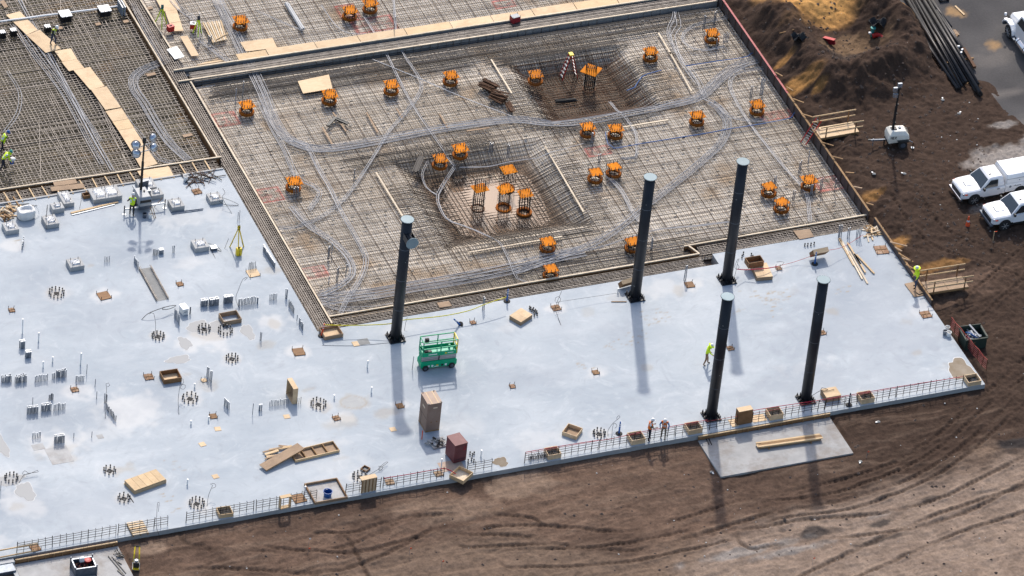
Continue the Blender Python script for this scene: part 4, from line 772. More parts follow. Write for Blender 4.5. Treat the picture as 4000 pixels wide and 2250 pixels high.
for b_ in [('31', 10, 165, 78, 155, 8, H_, 'leftmost bank of conduit stubs in the upper row at left', 'galv', 2), ('31', 102, 168, 180, 155, 10, .6, 'second bank of conduit stubs in the upper row at left', 'galv', 2), ('31', 228, 158, 320, 143, 10, .55, 'third bank of conduit stubs in the upper row at left', 'galv', 1), ('31', 345, 135, 368, 132, 3, .5, 'three conduit stubs beside the tall fourth bank', 'galv'), ('31', 375, 132, 444, 122, 8, .6, 'fourth, tallest bank of stubs in the upper row', 'galv', 2), ('31', 500, 155, 560, 146, 7, .5, 'bank of seven stubs at the right end of the upper row', 'galv'), ('31', 322, 278, 357, 272, 5, .5, 'short bank of stubs between the two long rows', 'dark'), ('31', 182, 375, 257, 365, 8, .55, 'white-capped conduit bank at the left of the lower row', 'cap', 2), ('31', 275, 358, 342, 348, 8, .55, 'white-capped conduit bank in the middle of the lower row', 'cap', 2), ('31', 355, 348, 435, 336, 9, .55, 'uncapped bank at the right of the lower row', 'galv'), ('31', 705, 335, 772, 425, 11, .5, 'bank of stubs running away from the camera beside a wire loop', 'dark'), ('31', 210, 535, 274, 525, 6, .5, 'bank of six stubs above the bare patch', 'galv'), ('31', 361, 570, 432, 560, 8, .6, 'dense bank of stubs at the head of the bare patch', 'cap', 2), ('31', 1372, 115, 1412, 165, 6, .9, 'tall row of stubs right of the little board', 'galv'), ('31', 1490, 310, 1528, 345, 6, .6, 'white-capped row beside the bolt circle in the middle', 'cap'), ('31', 692, 300, 716, 290, 3, .8, 'three tall stubs in front of the wire loop', 'dark'),
            ('21', 785, 722, 828, 718, 4, .5, 'four thin stubs right of the lone pedestal', 'dark', 1, .02), ('21', 1150, 672, 1192, 668, 4, .55, 'four stubs beside a grey box below the tower shadow', 'dark', 1, .03), ('21', 1298, 652, 1320, 648, 3, .6, 'three thin stubs below the tower shadow', 'galv', 1, .02), ('21', 1010, 720, 1045, 778, 7, .55, 'row of stubs at the head of the sunken slot', 'galv', 1, .03), ('21', 1790, 408, 1810, 404, 2, .8, 'two tall stubs above the survey tripod', 'dark', 1, .02), ('21', 1872, 780, 1928, 770, 6, .6, 'row of stubs behind the plywood cover', 'dark', 1, .02), ('21', 1428, 1115, 1442, 1112, 2, .6, 'two stubs right of the white cooler', 'dark', 1, .025), ('21', 1312, 1130, 1357, 1205, 8, .75, 'slanting row of tall stubs left of the white cooler', 'pvc_grey', 1, .03), ('21', 1517, 1060, 1567, 1052, 5, .5, 'first capped bank right of the cooler', 'cap', 2, .04), ('21', 1578, 1058, 1652, 1046, 7, .55, 'second capped bank right of the cooler', 'cap', 2, .04), ('21', 1687, 1038, 1757, 1028, 6, .55, 'third capped bank right of the cooler', 'cap', 2, .045), ('21', 1793, 1052, 1930, 1032, 13, .6, 'long open bank right of the capped ones', 'galv', 1, .03), ('21', 165, 635, 180, 560, 6, .4, 'file of short stubs at far left below the pedestals', 'galv', 1, .035), ('21', 152, 1380, 190, 1372, 5, .6, 'cluster of five stubs at far left', 'cap', 2, .035), ('21', 194, 1449, 235, 1443, 5, .5, 'cluster of capped stubs above the upper row', 'cap', 2, .04),
            ('22', 58, 640, 142, 772, 13, .45, 'white-capped bank running along the trench edge', 'cap', 2, .045), ('22', 100, 1010, 157, 1003, 7, .55, 'bank of seven thin stubs near the trench', 'galv', 1, .022), ('22', 2, 1035, 16, 1033, 2, .5, 'two stubs near the end of the long open bank', 'galv', 1, .03), ('22', 219, 995, 234, 1000, 3, .8, 'three tall stubs near the trench', 'galv', 1, .025), ('22', 243, 1050, 287, 1115, 7, .6, 'slanting file of stubs along the trench', 'galv_dark', 1, .025), ('22', 320, 1185, 356, 1240, 6, .55, 'slanting file of stubs near the inner corner', 'galv', 1, .03), ('22', 26, 1315, 40, 1312, 2, .7, 'two tall stubs left of the inner corner', 'dark', 1, .025), ('32', 86, 320, 217, 302, 13, .5, 'long bank of thin stubs left of the upright form box', 'galv', 1, .025), ('32', 14, 350, 40, 346, 3, .5, 'three capped stubs left of the long thin bank', 'cap', 1, .035), ('32', 266, 308, 303, 300, 3, .55, 'three thin stubs right of the upright form box', 'dark', 1, .018), ('33', 112, 678, 226, 660, 10, .35, 'low bank of bars at the left end of the right mesh', 'galv_dark', 2, .025)]: bank(*b_)
for t, x, y, h, st_, lab in [('21', 170, 1262, 1.2, 'pvc', 'tall white pipe stub at far left'), ('21', 290, 1320, .75, 'pvc', 'white-topped stub right of the far left cluster'), ('31', 287, 60, .5, 'pvc', 'white stub above the third bank'), ('31', 350, 25, .5, 'pvc', 'white stub above the fourth bank'), ('31', 537, 42, .9, 'pvc', 'white stub above the right end of the upper row'), ('31', 219, 305, .55, 'dark', 'single dark stub left of the short bank'), ('31', 633, 185, .6, 'dark', 'single dark stub right of the upper row'), ('31', 643, 270, .6, 'dark', 'single dark stub between the wire loop and the upper row'), ('31', 492, 530, .5, 'dark', 'thin dark stub right of the dense bank'), ('31', 611, 525, .5, 'dark', 'thin dark stub left of the small bare patch'), ('31', 1680, 375, 1.1, 'dark', 'tall thin stub left of the long thin bank'), ('31', 577, 105, .9, 'dark', 'pair-like tall dark stub above the upper row'), ('31', 1270, 440, .35, 'pvc', 'small white-topped stub below a bolt circle'), ('31', 1388, 415, .3, 'pvc', 'tiny stub beside the brown cover'), ('31', 1247, 840, .4, 'pvc', 'white stub right of the plywood stack'), ('31', 1297, 195, .3, 'pvc', 'grey stub above the bolt circle in the middle'), ('32', 740, 60, .5, 'pvc', 'white-topped stub left of the first column shadow'), ('32', 767, 228, .45, 'pvc', 'white-topped stub below another left of the shadow'), ('32', 522, 268, .3, 'pvc', 'white-topped stub above the stained bolt circle'), ('32', 1040, 75, 1.2, 'dark', 'thin rod standing left of the green lift'), ('22', 307, 1165, .6, 'galv_dark', 'single stub between the two slanting files'), ('32', 1497, 655, .6, 'pvc', 'white stub right of the maroon box'), ('32', 1232, 740, .8, 'pvc', 'white stub at the front mesh left of the maroon box'), ('23', 798, 955, .4, 'pvc', 'silvery stub left of the second column foot'), ('31', 3, 880, .9, 'dark', 'thin bars at the left picture edge below a bolt circle'), ('32', 322, 920, .9, 'pvc', 'white pipe stub at the shallow tray')]:
    bank(t, x-3, y, x+3, y, 1, h, lab, st_, 1, .045 if st_ == 'pvc' else .022)
for t, x, y, w_, d_, h_, lab, mt_ in (('21', 1215, 655, .3, .25, .35, 'small grey junction box beside four stubs', 'galv'), ('21', 1612, 625, .42, .4, .2, 'low dark box with a lead beside a pedestal', 'galv_dark')):
    p = W(t, x, y); a = thing('junction_box', lab, 'box', p); MB().box((0, 0, h_/2), (w_, d_, h_)).build('body', M[mt_], a, bevel=.01); MB().box((0, 0, h_+.01), (w_+.02, d_+.02, .02)).build('lid', M['galv'], a)
# ================================================================== timber boxes and boards
def openbox(t, x, y, w_, d, h, label, rz=0., mat='plywood', floor=None, z=0., th=.04, inner=None, px_z=0.):
    p = W(t, x, y, px_z) if isinstance(t, str) else Vector((x, y, 0)); a = thing('form_box', label, 'box', (p.x, p.y, z), rz, 'wooden form boxes')
    for nm, c, dd in (('side_board', (0, -d/2+th/2, h/2), (w_, th, h)), ('side_board', (0, d/2-th/2, h/2), (w_, th, h)), ('side_board', (-w_/2+th/2, 0, h/2), (th, d-2*th-.004, h-.006)), ('side_board', (w_/2-th/2, 0, h/2), (th, d-2*th-.004, h-.006))): MB().box(c, dd).build(nm, M[mat], a)
    if floor: MB().box((0, 0, .02), (w_-2*th-.01, d-2*th-.01, .02)).build('bottom', M[floor], a)
    if inner:
        mb = MB()
        for i in range(5): mb.bar((-w_/2+th, -d/2+d*(i+.7)/6, h*.35), (w_/2-th, -d/2+d*(i+.7)/6+rg.uniform(-.1, .1), h*.45), .03)
        for i in range(3): mb.cyl((rg.uniform(-.25, .25), rg.uniform(-.25, .25), 0), (rg.uniform(-.25, .25), rg.uniform(-.25, .25), h*.7), .03, n=6)
        mb.build('bars', M['rebar_dark'], a)
    return a
def closedbox(p, w_, d, h, label, rz=0., top='plywood', side='plywood_old', sheets=2, tilt=None):
    a = thing('form_box', label, 'box', p, rz, 'wooden form boxes', tilt)
    for c, dd in (((0, -d/2+.02, h/2), (w_, .04, h)), ((0, d/2-.02, h/2), (w_, .04, h)), ((-w_/2+.02, 0, h/2), (.04, d-.084, h-.004)), ((w_/2-.02, 0, h/2), (.04, d-.084, h-.004))): MB().box(c, dd).build('side_board', M[side], a)
    for i in range(sheets): MB().box((-w_/2+w_*(i+.5)/sheets, 0, h+.012), (w_/sheets-.008, d+.02, .022)).build('top_sheet', M[top], a)
    return a
openbox('21', 1735, 1160, 1.3, 1.0, .36, 'open wooden form box behind the puddle-stained bolt circles', 0.03, 'plywood_old', None)
openbox('31', 1135, 135, 1.25, 1.0, .38, 'open wooden box with a bottom in the middle of the left slab', -.02, 'plywood_dark', 'plywood')
openbox('22', 565, 1265, 1.35, 1.1, .30, 'open plywood-bottomed box at the inner slab corner under yellow tape', .02, 'plywood_old', 'plywood')
openbox('33', 400, 500, 1.05, 1.05, .32, 'open box turned cornerwise near the front mesh', .78, 'plywood', 'plywood_old')
openbox('32', 728, 742, .48, .48, .15, 'little square timber frame behind the slatted crate', .6, 'plywood_dark', 'concrete_dark')
FB = [('33', 268, 645, .92, .85, .40, 'open form box nearest the left end of the right mesh'), ('33', 825, 545, 1.0, .9, .40, 'open form box just left of the two men in orange vests'), ('33', 1205, 478, 1.0, .85, .40, 'open form box between the men in orange vests and the front column'), ('34', 40, 383, .98, .85, .42, 'open form box between front column and rightmost column'), ('34', 647, 275, .98, .85, .42, 'open form box right of the dark blue post'), ('34', 1358, 157, .98, .85, .36, 'open form box at the right front corner of the slab')]
for f in FB: openbox(*f, inner=True, floor='concrete_dark')
openbox('31', 1495, 1035, .95, .8, .30, 'open box of bars inside the front mesh left of the timber frame', -.05, 'lumber', 'concrete_dark', inner=True)
openbox('21', 650, 232, .5, .4, .28, 'small orange-brown timber box left of the double pedestal', .05, 'plywood_dark', 'plywood_old')
closedbox(W('23', 65, 1150), 1.25, 1.0, .30, 'plywood-topped box turned near the raft edge in mid slab', .5)
closedbox(W('23', 1882, 810), 1.15, 1.55, .30, 'plywood-topped box under the open box right of the farthest column', -.12)
a = openbox('23', 1825, 745, 1.15, .7, .45, 'open plywood box resting on another right of the farthest column', .0, 'plywood_dark', 'plywood_old', z=.36, px_z=.3)
closedbox(W('34', 415, 258), 1.1, .95, .42, 'plywood box with a wire coil on it right of the rightmost column', .0, sheets=1)
closedbox(W('33', 1538, 425), 1.05, .45, 1.15, 'tall upright plywood box inside the mesh right of the front column', .02, sheets=1, side='plywood_dark')
tag(MB().box((0, 0, .015), (1.0, .7, .03)).build('plywood_sheet', M['plywood'], loc=W('33', 1640, 400)), 'plywood offcut lying right of the tall upright box', 'plywood'); tag(MB().box((0, 0, .015), (.5, .8, .03)).build('plywood_sheet', M['plywood'], loc=W('33', 1475, 430)), 'plywood offcut lying left of the tall upright box', 'plywood')
a = openbox('32', 1365, 790, 1.2, 1.1, .30, 'pale shallow box overhanging the front slab edge below the maroon box', .62, 'lumber', 'lumber_pale', z=.02)
p = W('24', 365, 680); a = thing('form_box', 'form box leaning on bars behind the blue post at upper right', 'box', p, .05, 'wooden form boxes', (R(38), 0, .05))
MB().box((0, 0, .62), (1.15, .04, .72)).build('top_sheet', M['plywood_dark'], a); MB().box((0, .15, .98), (1.15, .34, .04)).build('side_board', M['plywood'], a); MB().box((0, .15, .26), (1.15, .34, .04)).build('side_board', M['plywood_old'], a); MB().box((-.56, .15, .62), (.04, .3, .68)).build('side_board', M['plywood_dark'], a); MB().box((.56, .15, .62), (.04, .3, .68)).build('side_board', M['plywood_dark'], a)
p = W('23', 858, 905); a = thing('form_box', 'form box leaning behind the foot of the second column', 'box', p, 0, 'wooden form boxes', (R(35), 0, .15)); MB().box((0, 0, .4), (1.1, .05, .65)).build('top_sheet', M['plywood_dark'], a); MB().box((0, .16, .72), (1.1, .3, .04)).build('side_board', M['plywood'], a); MB().box((-.53, .16, .4), (.04, .3, .6)).build('side_board', M['plywood_dark'], a)
# upright narrow box
p = W('32', 236, 268); a = thing('form_box', 'narrow open form box standing on end beside a long bank of stubs', 'box', p, .02, 'wooden form boxes')
for c, d in (((0, 0, .02), (.34, 1.2, .04)), ((0, 0, 1.28), (.34, 1.2, .04)), ((0, -.58, .65), (.34, .04, 1.22)), ((0, .58, .65), (.34, .04, 1.22))): MB().box(c, d).build('side_board', M['plywood'], a)
MB().box((.16, 0, .65), (.02, 1.1, 1.2)).build('bottom', M['plywood_old'], a)
# slatted crate and open frame at the front
p = W('32', 748, 888); a = thing('slatted_crate', 'slatted plywood crate standing upright inside the front mesh', 'crate', p, .06, None); MB().box((0, 0, .55), (1.1, .04, 1.05)).build('panel', M['plywood'], a); MB().box((0, .18, 1.09), (1.12, .4, .04)).build('top_board', M['plywood'], a)
for i in range(5): MB().box((-.5+i*.25, -.04, .55), (.06, .04, 1.05)).build('slat', M['lumber_brown'], a)
p = W('32', 190, 992); a = thing('timber_stand', 'small open timber frame standing on the front slab edge', 'frame', p, .05)
for c, d in (((0, 0, .03), (.75, .3, .05)), ((0, 0, .93), (.75, .3, .05)), ((-.36, 0, .48), (.05, .3, .86)), ((.36, 0, .48), (.05, .3, .86))): MB().box(c, d).build('board', M['lumber'], a)
# shallow tray with bucket
p = W('32', 465, 892); a = thing('shallow_tray', 'large shallow square timber tray at the front slab edge', 'tray', p, .0)
for c, d in (((0, -1.0, .1), (2.3, .07, .2)), ((0, 1.0, .1), (2.3, .07, .2)), ((-1.12, 0, .1), (.07, 1.92, .2)), ((1.12, 0, .1), (.07, 1.92, .2))): MB().box(c, d).build('side_board', M['plywood_dark' if c[0] else 'plywood_old'], a)
MB().box((0, 0, .012), (2.15, 1.9, .012)).build('bed', M['pad_concrete'], a)
def bucket(t, x, y, mat, label, r=.15, h=.36, z=0., handle=True):
    p = W(t, x, y, z); a = thing('bucket', label, 'bucket', p); MB().lathe([(r*.82, 0), (r*.98, h*.92), (r*1.06, h*.93), (r*1.06, h), (r*.94, h), (r*.8, .03)], n=14).build('shell', M[mat], a)
    if handle: MB().tube([(r*math.cos(k), 0, h+r*.6*math.sin(k)) for k in np.linspace(0, math.pi, 7)], .008, 4).build('handle', M['galv'], a)
bucket('32', 476, 915, 'blue', 'blue bucket with white lid contents in the shallow tray', .3, .4, .02)
bucket('21', 1133, 388, 'white_plain', 'white bucket right of the slab light tower'); bucket('21', 1090, 385, 'galv_dark', 'dark bucket beside the white one at the slab light tower')
bucket('24', 1352, 1240, 'white_plain', 'far one of three pails at the right slab edge', .16); bucket('24', 1332, 1268, 'galv', 'silver pail left of the other two at the right slab edge', .15); bucket('24', 1363, 1280, 'white_plain', 'near white pail at the right slab edge', .17)
bucket('21', 1400, 105, 'white_plain', 'white pail beside the bar offcuts at the far slab corner', .17, .4)
# plywood stack
pc = [W('31', *q) for q in ((835, 850), (890, 898), (1098, 822), (1040, 768))]; c = sum(pc, Vector())/4; rz = math.atan2(pc[2].y-pc[1].y, pc[2].x-pc[1].x); a = thing('plywood_stack', 'neat stack of plywood sheets on the left slab', 'plywood', c, rz)
for i in range(11): MB().box((rg.uniform(-.03, .03), rg.uniform(-.03, .03), .015+i*.027), (2.46, 1.24, .023)).build('sheet', M['lumber' if i % 3 else 'lumber_pale'], a)
for i in range(5): MB().box((-.98+i*.49, 0, .322), (.475, 1.22, .018)).build('sheet', M['lumber'], a)
# pallet
p = W('31', 915, 1140); a = thing('wood_pallet', 'wooden pallet of round-edged slats inside the front mesh at left', 'pallet', p, .0)
for i in range(7): MB().box((0, -.62+i*.2, .17), (1.1, .13, .05)).build('slat', M['lumber' if i % 2 else 'lumber_pale'], a, bevel=.02)
for i in range(3): MB().box((-.5+i*.5, -.02, .08), (.08, 1.3, .12)).build('stringer', M['lumber_brown'], a)
# broken gang form heap
c = W('32', 400, 640); a = thing('gang_form', 'long ribbed form panel lying face up in the timber heap', 'formwork', c, math.radians(0)); A0, A1 = W('32', 250, 680), W('32', 545, 610); a.location = (A0+A1)/2; dv = A1-A0; a.rotation_euler[2] = math.atan2(dv.y, dv.x); Lf = dv.length
MB().box((0, .25, .03), (Lf, 1.0, .03)).build('panel', M['plywood_old'], a); MB().box((0, -.25, .12), (Lf, .05, .2)).build('edge_board', M['lumber'], a); MB().box((0, .75, .12), (Lf, .05, .2)).build('edge_board', M['lumber'], a)
for i in range(5): MB().box((-Lf/2+.03+(Lf-.06)*i/4, .25, .12), (.05, .94, .18)).build('rib', M['lumber_brown'], a)
c = W('32', 180, 670, .25); A0, A1 = W('32', 45, 735, .1), W('32', 300, 590, .4); dv = A1-A0; a = thing('weathered_panel', 'weathered plywood panel lying across the timber heap', 'plywood', (A0+A1)/2, 0); a.rotation_euler = (0, -math.atan2(dv.z, math.hypot(dv.x, dv.y)), math.atan2(dv.y, dv.x)); MB().box((0, 0, .1), (dv.length, .72, .035)).build('panel', M['plywood_old'], a); MB().box((0, -.33, .05), (dv.length, .05, .08)).build('edge_board', M['lumber_brown'], a)
for i, (x0, y0, x1, y1) in enumerate([(45, 625, 175, 590), (60, 640, 150, 612), (60, 670, 180, 630), (90, 610, 240, 585), (150, 580, 260, 590), (70, 655, 200, 640)]): A0, A1 = W('32', x0, y0, .1), W('32', x1, y1, .15); tag(MB().bar(A0, A1, .2 if i % 2 else .1, .05).build('loose_plank', M['lumber' if i % 2 else 'plywood_old']), ORD[i]+' loose short plank of the timber heap on the left slab', 'plank', 'planks in the timber heap')
# lumber stack on the right pad
A0, A1 = W('33', 1635, 590, -.3), W('34', 360, 530, -.3); dv = A1-A0; a = thing('lumber_stack', 'stack of long timbers lying on the front right pad', 'lumber', A0, math.atan2(dv.y, dv.x)); L_ = dv.length
for k in range(3):
    for i in range(4 if k < 2 else 2): MB().box((L_/2+rg.uniform(-.15, .15), -.22+i*.15+rg.uniform(-.01, .01), .10+k*.055), (L_-rg.uniform(0, .5), .14, .05)).build('plank', M['lumber' if (i+k) % 3 else 'lumber_brown'], a)
for f in (.15, .8): MB().box((L_*f, 0, .03), (.09, .8, .07)).build('bearer', M['lumber_brown'], a)
# planks on the slab at upper right
for i, (x0, y0, x1, y1) in enumerate([(535, 545, 648, 748), (560, 570, 712, 850), (600, 575, 735, 800), (615, 640, 752, 885), (668, 665, 802, 808), (650, 660, 700, 740), (540, 540, 600, 640)]): A0, A1 = W('24', x0, y0, .05+.03*(i % 3)), W('24', x1, y1, .05+.03*(i % 3)); tag(MB().bar(A0, A1, .12, .05).build('loose_plank', M['lumber_pale' if i % 2 else 'lumber']), ['plank at the left of the loose pile below the short offcuts', 'second long plank of the loose pile near the right edge', 'short plank in the middle of the loose pile', 'longest plank of the loose pile, reaching nearest', 'plank lying apart at the right of the loose pile', 'short plank under the loose pile', 'plank end at the top of the loose pile'][i], 'plank', 'loose planks at upper right of slab')
def heap(t, x, y, rx, ry, n, label, mat=('lumber', 'lumber_pale', 'lumber_brown'), ln=(.4, .8), z=0., h=.3, wd=.09, cat='lumber', nm='offcut_heap', pn='offcut'):
    p = W(t, x, y, z); a = thing(nm, label, cat, p)
    for i in range(n):
        u, v = rg.gauss(0, rx*.5), rg.gauss(0, ry*.5); th_ = rg.uniform(0, math.pi); L2 = rg.uniform(*ln)/2; zz = .03+h*max(0, 1-(u/rx)**2-(v/ry)**2)*rg.random(); dz = rg.uniform(-.08, .08)
        MB().bar((u-L2*math.cos(th_), v-L2*math.sin(th_), max(.03, zz-dz)), (u+L2*math.cos(th_), v+L2*math.sin(th_), max(.03, zz+dz)), wd, .05).build(pn, M[mat[i % len(mat)]], a)
heap('24', 785, 500, .7, .45, 26, 'heap of short timber offcuts at the right end of the trench')
heap('21', 40, 350, .9, .5, 34, 'heap of splintered offcuts at the left picture edge')
heap('21', 45, 395, .45, .3, 10, 'small tub-shaped scrap pile in front of the offcut heap', ('plywood_dark', 'lumber_brown'), (.3, .6))
heap('21', 1500, 95, 1.0, .4, 22, 'tangle of dark bar offcuts at the far corner of the left slab', ('rebar_dark', 'rebar_rust'), (1.0, 1.8), wd=.03, cat='rebar', nm='bar_heap', pn='bar')
heap('31', 785, 1310, .3, .4, 9, 'tangle of black bars on the lower left pad', ('black',), (.3, .8), -.35, wd=.03, cat='rebar', nm='bar_heap', pn='bar')
for i, (x0, y0, x1, y1, w_) in enumerate([(720, 1315, 820, 1435, .05), (745, 1320, 838, 1430, .05), (785, 1410, 825, 1445, .12), (765, 1345, 810, 1370, .04)]): tag(MB().bar(W('31', x0, y0, -.31), W('31', x1, y1, -.31), w_, .05).build('steel_bar', M['black']), ['left of two long black bars on the lower left pad', 'right of two long black bars on the lower left pad', 'short thick black bar on the lower left pad', 'short thin black bar on the lower left pad'][i], 'bar')
for i, (x0, y0, x1, y1) in enumerate([(1290, 530, 1312, 572), (1308, 527, 1330, 575)]): tag(MB().bar(W('33', x0, y0, -.32), W('33', x1, y1, -.32), .05, .05).build('steel_bar', M['black']), ['left short black bar at the corner of the front right pad', 'right short black bar at the corner of the front right pad'][i], 'bar')
# loose boards and bars on the slab far side
A0, A1 = W('21', 535, 352, .05), W('21', 890, 268, .05); tag(MB().bar(A0, A1, .16, .06).build('long_board', M['lumber']), 'long yellow board lying in front of the double pedestal', 'board'); tag(MB().bar(A0+Vector((0, -.2, -.02)), A1+Vector((-.3, -.2, -.02)), .08, .04).build('steel_channel', M['galv']), 'grey channel lying against the long yellow board', 'channel')
for x0, y0, x1, y1, lab in ((1290, 340, 1535, 310, 'nearer of two thin pipes in front of a pedestal'), (1300, 352, 1530, 320, 'farther of two thin pipes in front of a pedestal')): tag(MB().cyl(W('21', x0, y0+8, .03), W('21', x1, y1+8, .03), .03, n=7).build('thin_pipe', M['galv']), lab, 'pipe')
for i, (x0, y0, x1, y1) in enumerate([(0, 295, 220, 280), (0, 310, 260, 297), (30, 285, 280, 295), (100, 230, 145, 300), (45, 245, 80, 310), (0, 325, 120, 318)]): tag(MB().bar(W('21', x0, y0, .03), W('21', x1, y1, .04), .03 if i < 3 else .09).build('loose_bar', M['rebar_dark' if i < 3 or i == 5 else 'lumber_brown']), ORD[i]+' thin bar or batten strewn behind the white bag', 'bar', 'bars strewn behind the white bag')
# walkway plywood
def sheet_at(t, q, z, mat, label, th=.03, group='plywood sheets laid as walkway', name='plywood_sheet'):
    P = [W(*(c_ if len(c_) == 3 else (t, *c_)), z) for c_ in q]; c = sum(P, Vector())/len(P)
    ar = sum(P[i-1].x*P[i].y-P[i].x*P[i-1].y for i in range(len(P)))
    if ar < 0: P = P[::-1]
    return tag(MB().prism([(v.x-c.x, v.y-c.y) for v in P], -th, 0).build(name, M[mat], loc=c), label, 'plywood', group)
WZ = -.12
for q, lab, mt_ in (([(45, 112), (150, 85), (285, 225), (200, 262)], 'topmost walkway sheet in the upper left', 'plywood'), ([(200, 264), (300, 225), (460, 365), (345, 398)], 'walkway sheet the worker stands on', 'plywood'), ([(412, 384), (535, 365), (582, 445), (470, 465)], 'third walkway sheet, just below the worker', 'plywood'), ([(465, 468), (582, 446), (636, 512), (520, 536)], 'fourth walkway sheet down from the top, below the worker', 'plywood'), ([(555, 530), (680, 505), (790, 650), (680, 676)], 'fifth walkway sheet, overlapping the fourth', 'plywood'), ([(685, 674), (805, 652), (912, 808), (795, 828)], 'sixth walkway sheet, with a gap after it', 'plywood'), ([(795, 838), (918, 815), (968, 895), (850, 918)], 'seventh walkway sheet, just after the gap', 'plywood'), ([(850, 920), (970, 897), (1010, 962), (892, 982)], 'eighth walkway sheet, paler than its neighbours', 'lumber'), ([(893, 984), (1010, 964), (1102, 1110), (985, 1130)], 'ninth walkway sheet above the lamp heads', 'plywood'), ([(985, 1132), (1105, 1112), (1190, 1235), (1065, 1270)], 'tenth walkway sheet, behind the lamp heads', 'plywood'), ([(0, 10), (30, 0), (62, 50), (35, 60)], 'plywood corner at the upper left picture corner', 'plywood_old')): sheet_at('11', q, WZ, mt_, lab)
sheet_at('11', [(1035, 1290), (1275, 1255), (1315, 1335), (1085, 1368)], .05, 'plywood', 'plywood sheet bridging the trench to the slab')
sheet_at('11', [(380, 1410), (625, 1382), (635, 1400), (640, 1418), (390, 1442)], .04, 'plywood_old', 'greyish board laid over the trench left of the tower'); sheet_at('11', [(400, 1372), (570, 1352), (585, 1382), (410, 1404)], .02, 'plywood_old', 'greyish board behind another over the left trench')
for q, lab in (([(1300, 235), (1215, 0), (1310, 0), (1385, 232)], 'plywood board standing beside the left red case'), ([(1165, -30), (1310, -30), (1360, 70), (1225, 85)], 'plywood sheet at the top edge above the tripod'), ([(1358, 275), (1415, 268), (1503, 418), (1445, 424)], 'narrow plywood board below the two red cases'), ([(1480, 490), (1640, 440), (1720, 470), (1500, 508)], 'plywood sheet at the left end of the farther form')): sheet_at('11', q, -.2-.01*len(lab) % .07, 'plywood', lab, group='plywood on the top raft')
sheet_at('12', [(-120, 318), (125, 285), (160, 360), (-75, 388)], -.15, 'plywood', 'plywood sheet lying alone on the top raft', group='plywood on the top raft'); sheet_at('12', [(315, 612), (550, 562), (578, 668), (355, 705)], -.15, 'plywood', 'plywood sheet lying alone on the central raft', group='plywood on the top raft')
a = thing('batten_stack', 'flat stack of pale battens right of the red cases', 'lumber', W('11', 1640, 240, -.2), 0); 
for i in range(9): A0, A1 = W('11', 1530+i*17, 172-i*2, -.15), W('11', 1610+i*12, 322-i*3, -.15); MB().bar(A0-a.location, A1-a.location, .1, .05).build('batten', M['lumber_pale' if i % 2 else 'lumber'], a)
MB().bar(W('11', 1630, 298, -.08)-a.location, W('11', 1720, 250, -.08)-a.location, .07, .05).build('batten', M['lumber'], a)
bx = [-9.2, -6.9, -3.2, .1, 3.7, 7.2, 10.4, 13.6, 16.9, 20.2, 23.4, 26.2]
for i in range(len(bx)-1): tag(MB().box(((bx[i]+bx[i+1])/2, 30.35+rg.uniform(-.04, .04), -.12), (bx[i+1]-bx[i]-.05, .95, .03), rg.uniform(-.008, .008)).build('plywood_sheet', M['plywood' if i % 4 else 'lumber']), 'plywood sheet in the strip behind the farther form, number %s from the left' % ['one', 'two', 'three', 'four', 'five', 'six', 'seven', 'eight', 'nine', 'ten', 'eleven'][i], 'plywood', 'plywood strip behind the farther form')
sheet_at('24', [(190, 485), (315, 472), (347, 530), (238, 550)], .05, 'plywood_old', 'brown board bridging the short trench near the right end', group='boards over the trenches'); sheet_at('22', [(1365, 1028), (1455, 1015), (1478, 1052), (1385, 1065)], .0, 'plywood_old', 'brown board in the trench right of the first column', group='boards over the trenches')
sheet_at('24', [(1030, 885), (1110, 868), (1180, 970), (1105, 985)], .06, 'plywood_old', 'worn plywood landing at the foot of the front ramp', group='boards over the trenches'); sheet_at('24', [(1115, 945), (1145, 935), (1175, 950), (1140, 962)], .14, 'plywood_old', 'small step board under the worker at the ramp', .08, group='boards over the trenches')
# battens on the raft
for t, x0, y0, x1, y1, lab in (('12', 835, 850, 918, 1000, 'thick batten in the open middle of the central raft'), ('12', 1060, 820, 1105, 890, 'short batten above the crossing conduits'), ('12', 1385, 860, 1447, 970, 'batten left of the main conduit run, below the third template'), ('12', 500, 960, 575, 1090, 'brownish batten at the bend of the conduit run'), ('12', 580, 850, 680, 990, 'batten crossing the black channel pieces'), ('13', 1105, 250, 1200, 410, 'upper half of the long pale batten right of the dry pit'), ('13', 1190, 395, 1355, 690, 'lower half of the long pale batten right of the dry pit'), ('13', 840, 960, 1180, 905, 'pale batten right of the paired templates below the dry pit'), ('13', 250, 1105, 540, 1600, 'long pale batten left of the second column head'), ('22', 905, 45, 1105, 375, 'long pale batten ending behind the first column head'), ('22', 1605, 650, 2310, 530, 'long pale batten parallel to the near form'), ('12', 1775, 450, 1930, 705, 'pale batten left of the dry pit beside the rusty bundles'), ('12', 1590, 990, 1760, 965, 'brown batten under the main conduit run'), ('22', 1700, 90, 1790, 72, 'pale batten behind the tall bolt cage'), ('22', 1800, 60, 1840, 110, 'short pale batten between the cages in the pool'), ('11', 1640, 1085, 1675, 1150, 'short pale batten in the long trench')):
    p = W(t, (x0+x1)/2, (y0+y1)/2, MAT_Z); z = MAT_Z+.05+float(pit(p.x, p.y)); tag(MB().bar(W(t, x0, y0, z), W(t, x1, y1, z), .12, .06).build('batten', M['lumber_pale'] if 'pale' in lab else M['plywood_old']), lab, 'batten', 'battens lying on the rafts')
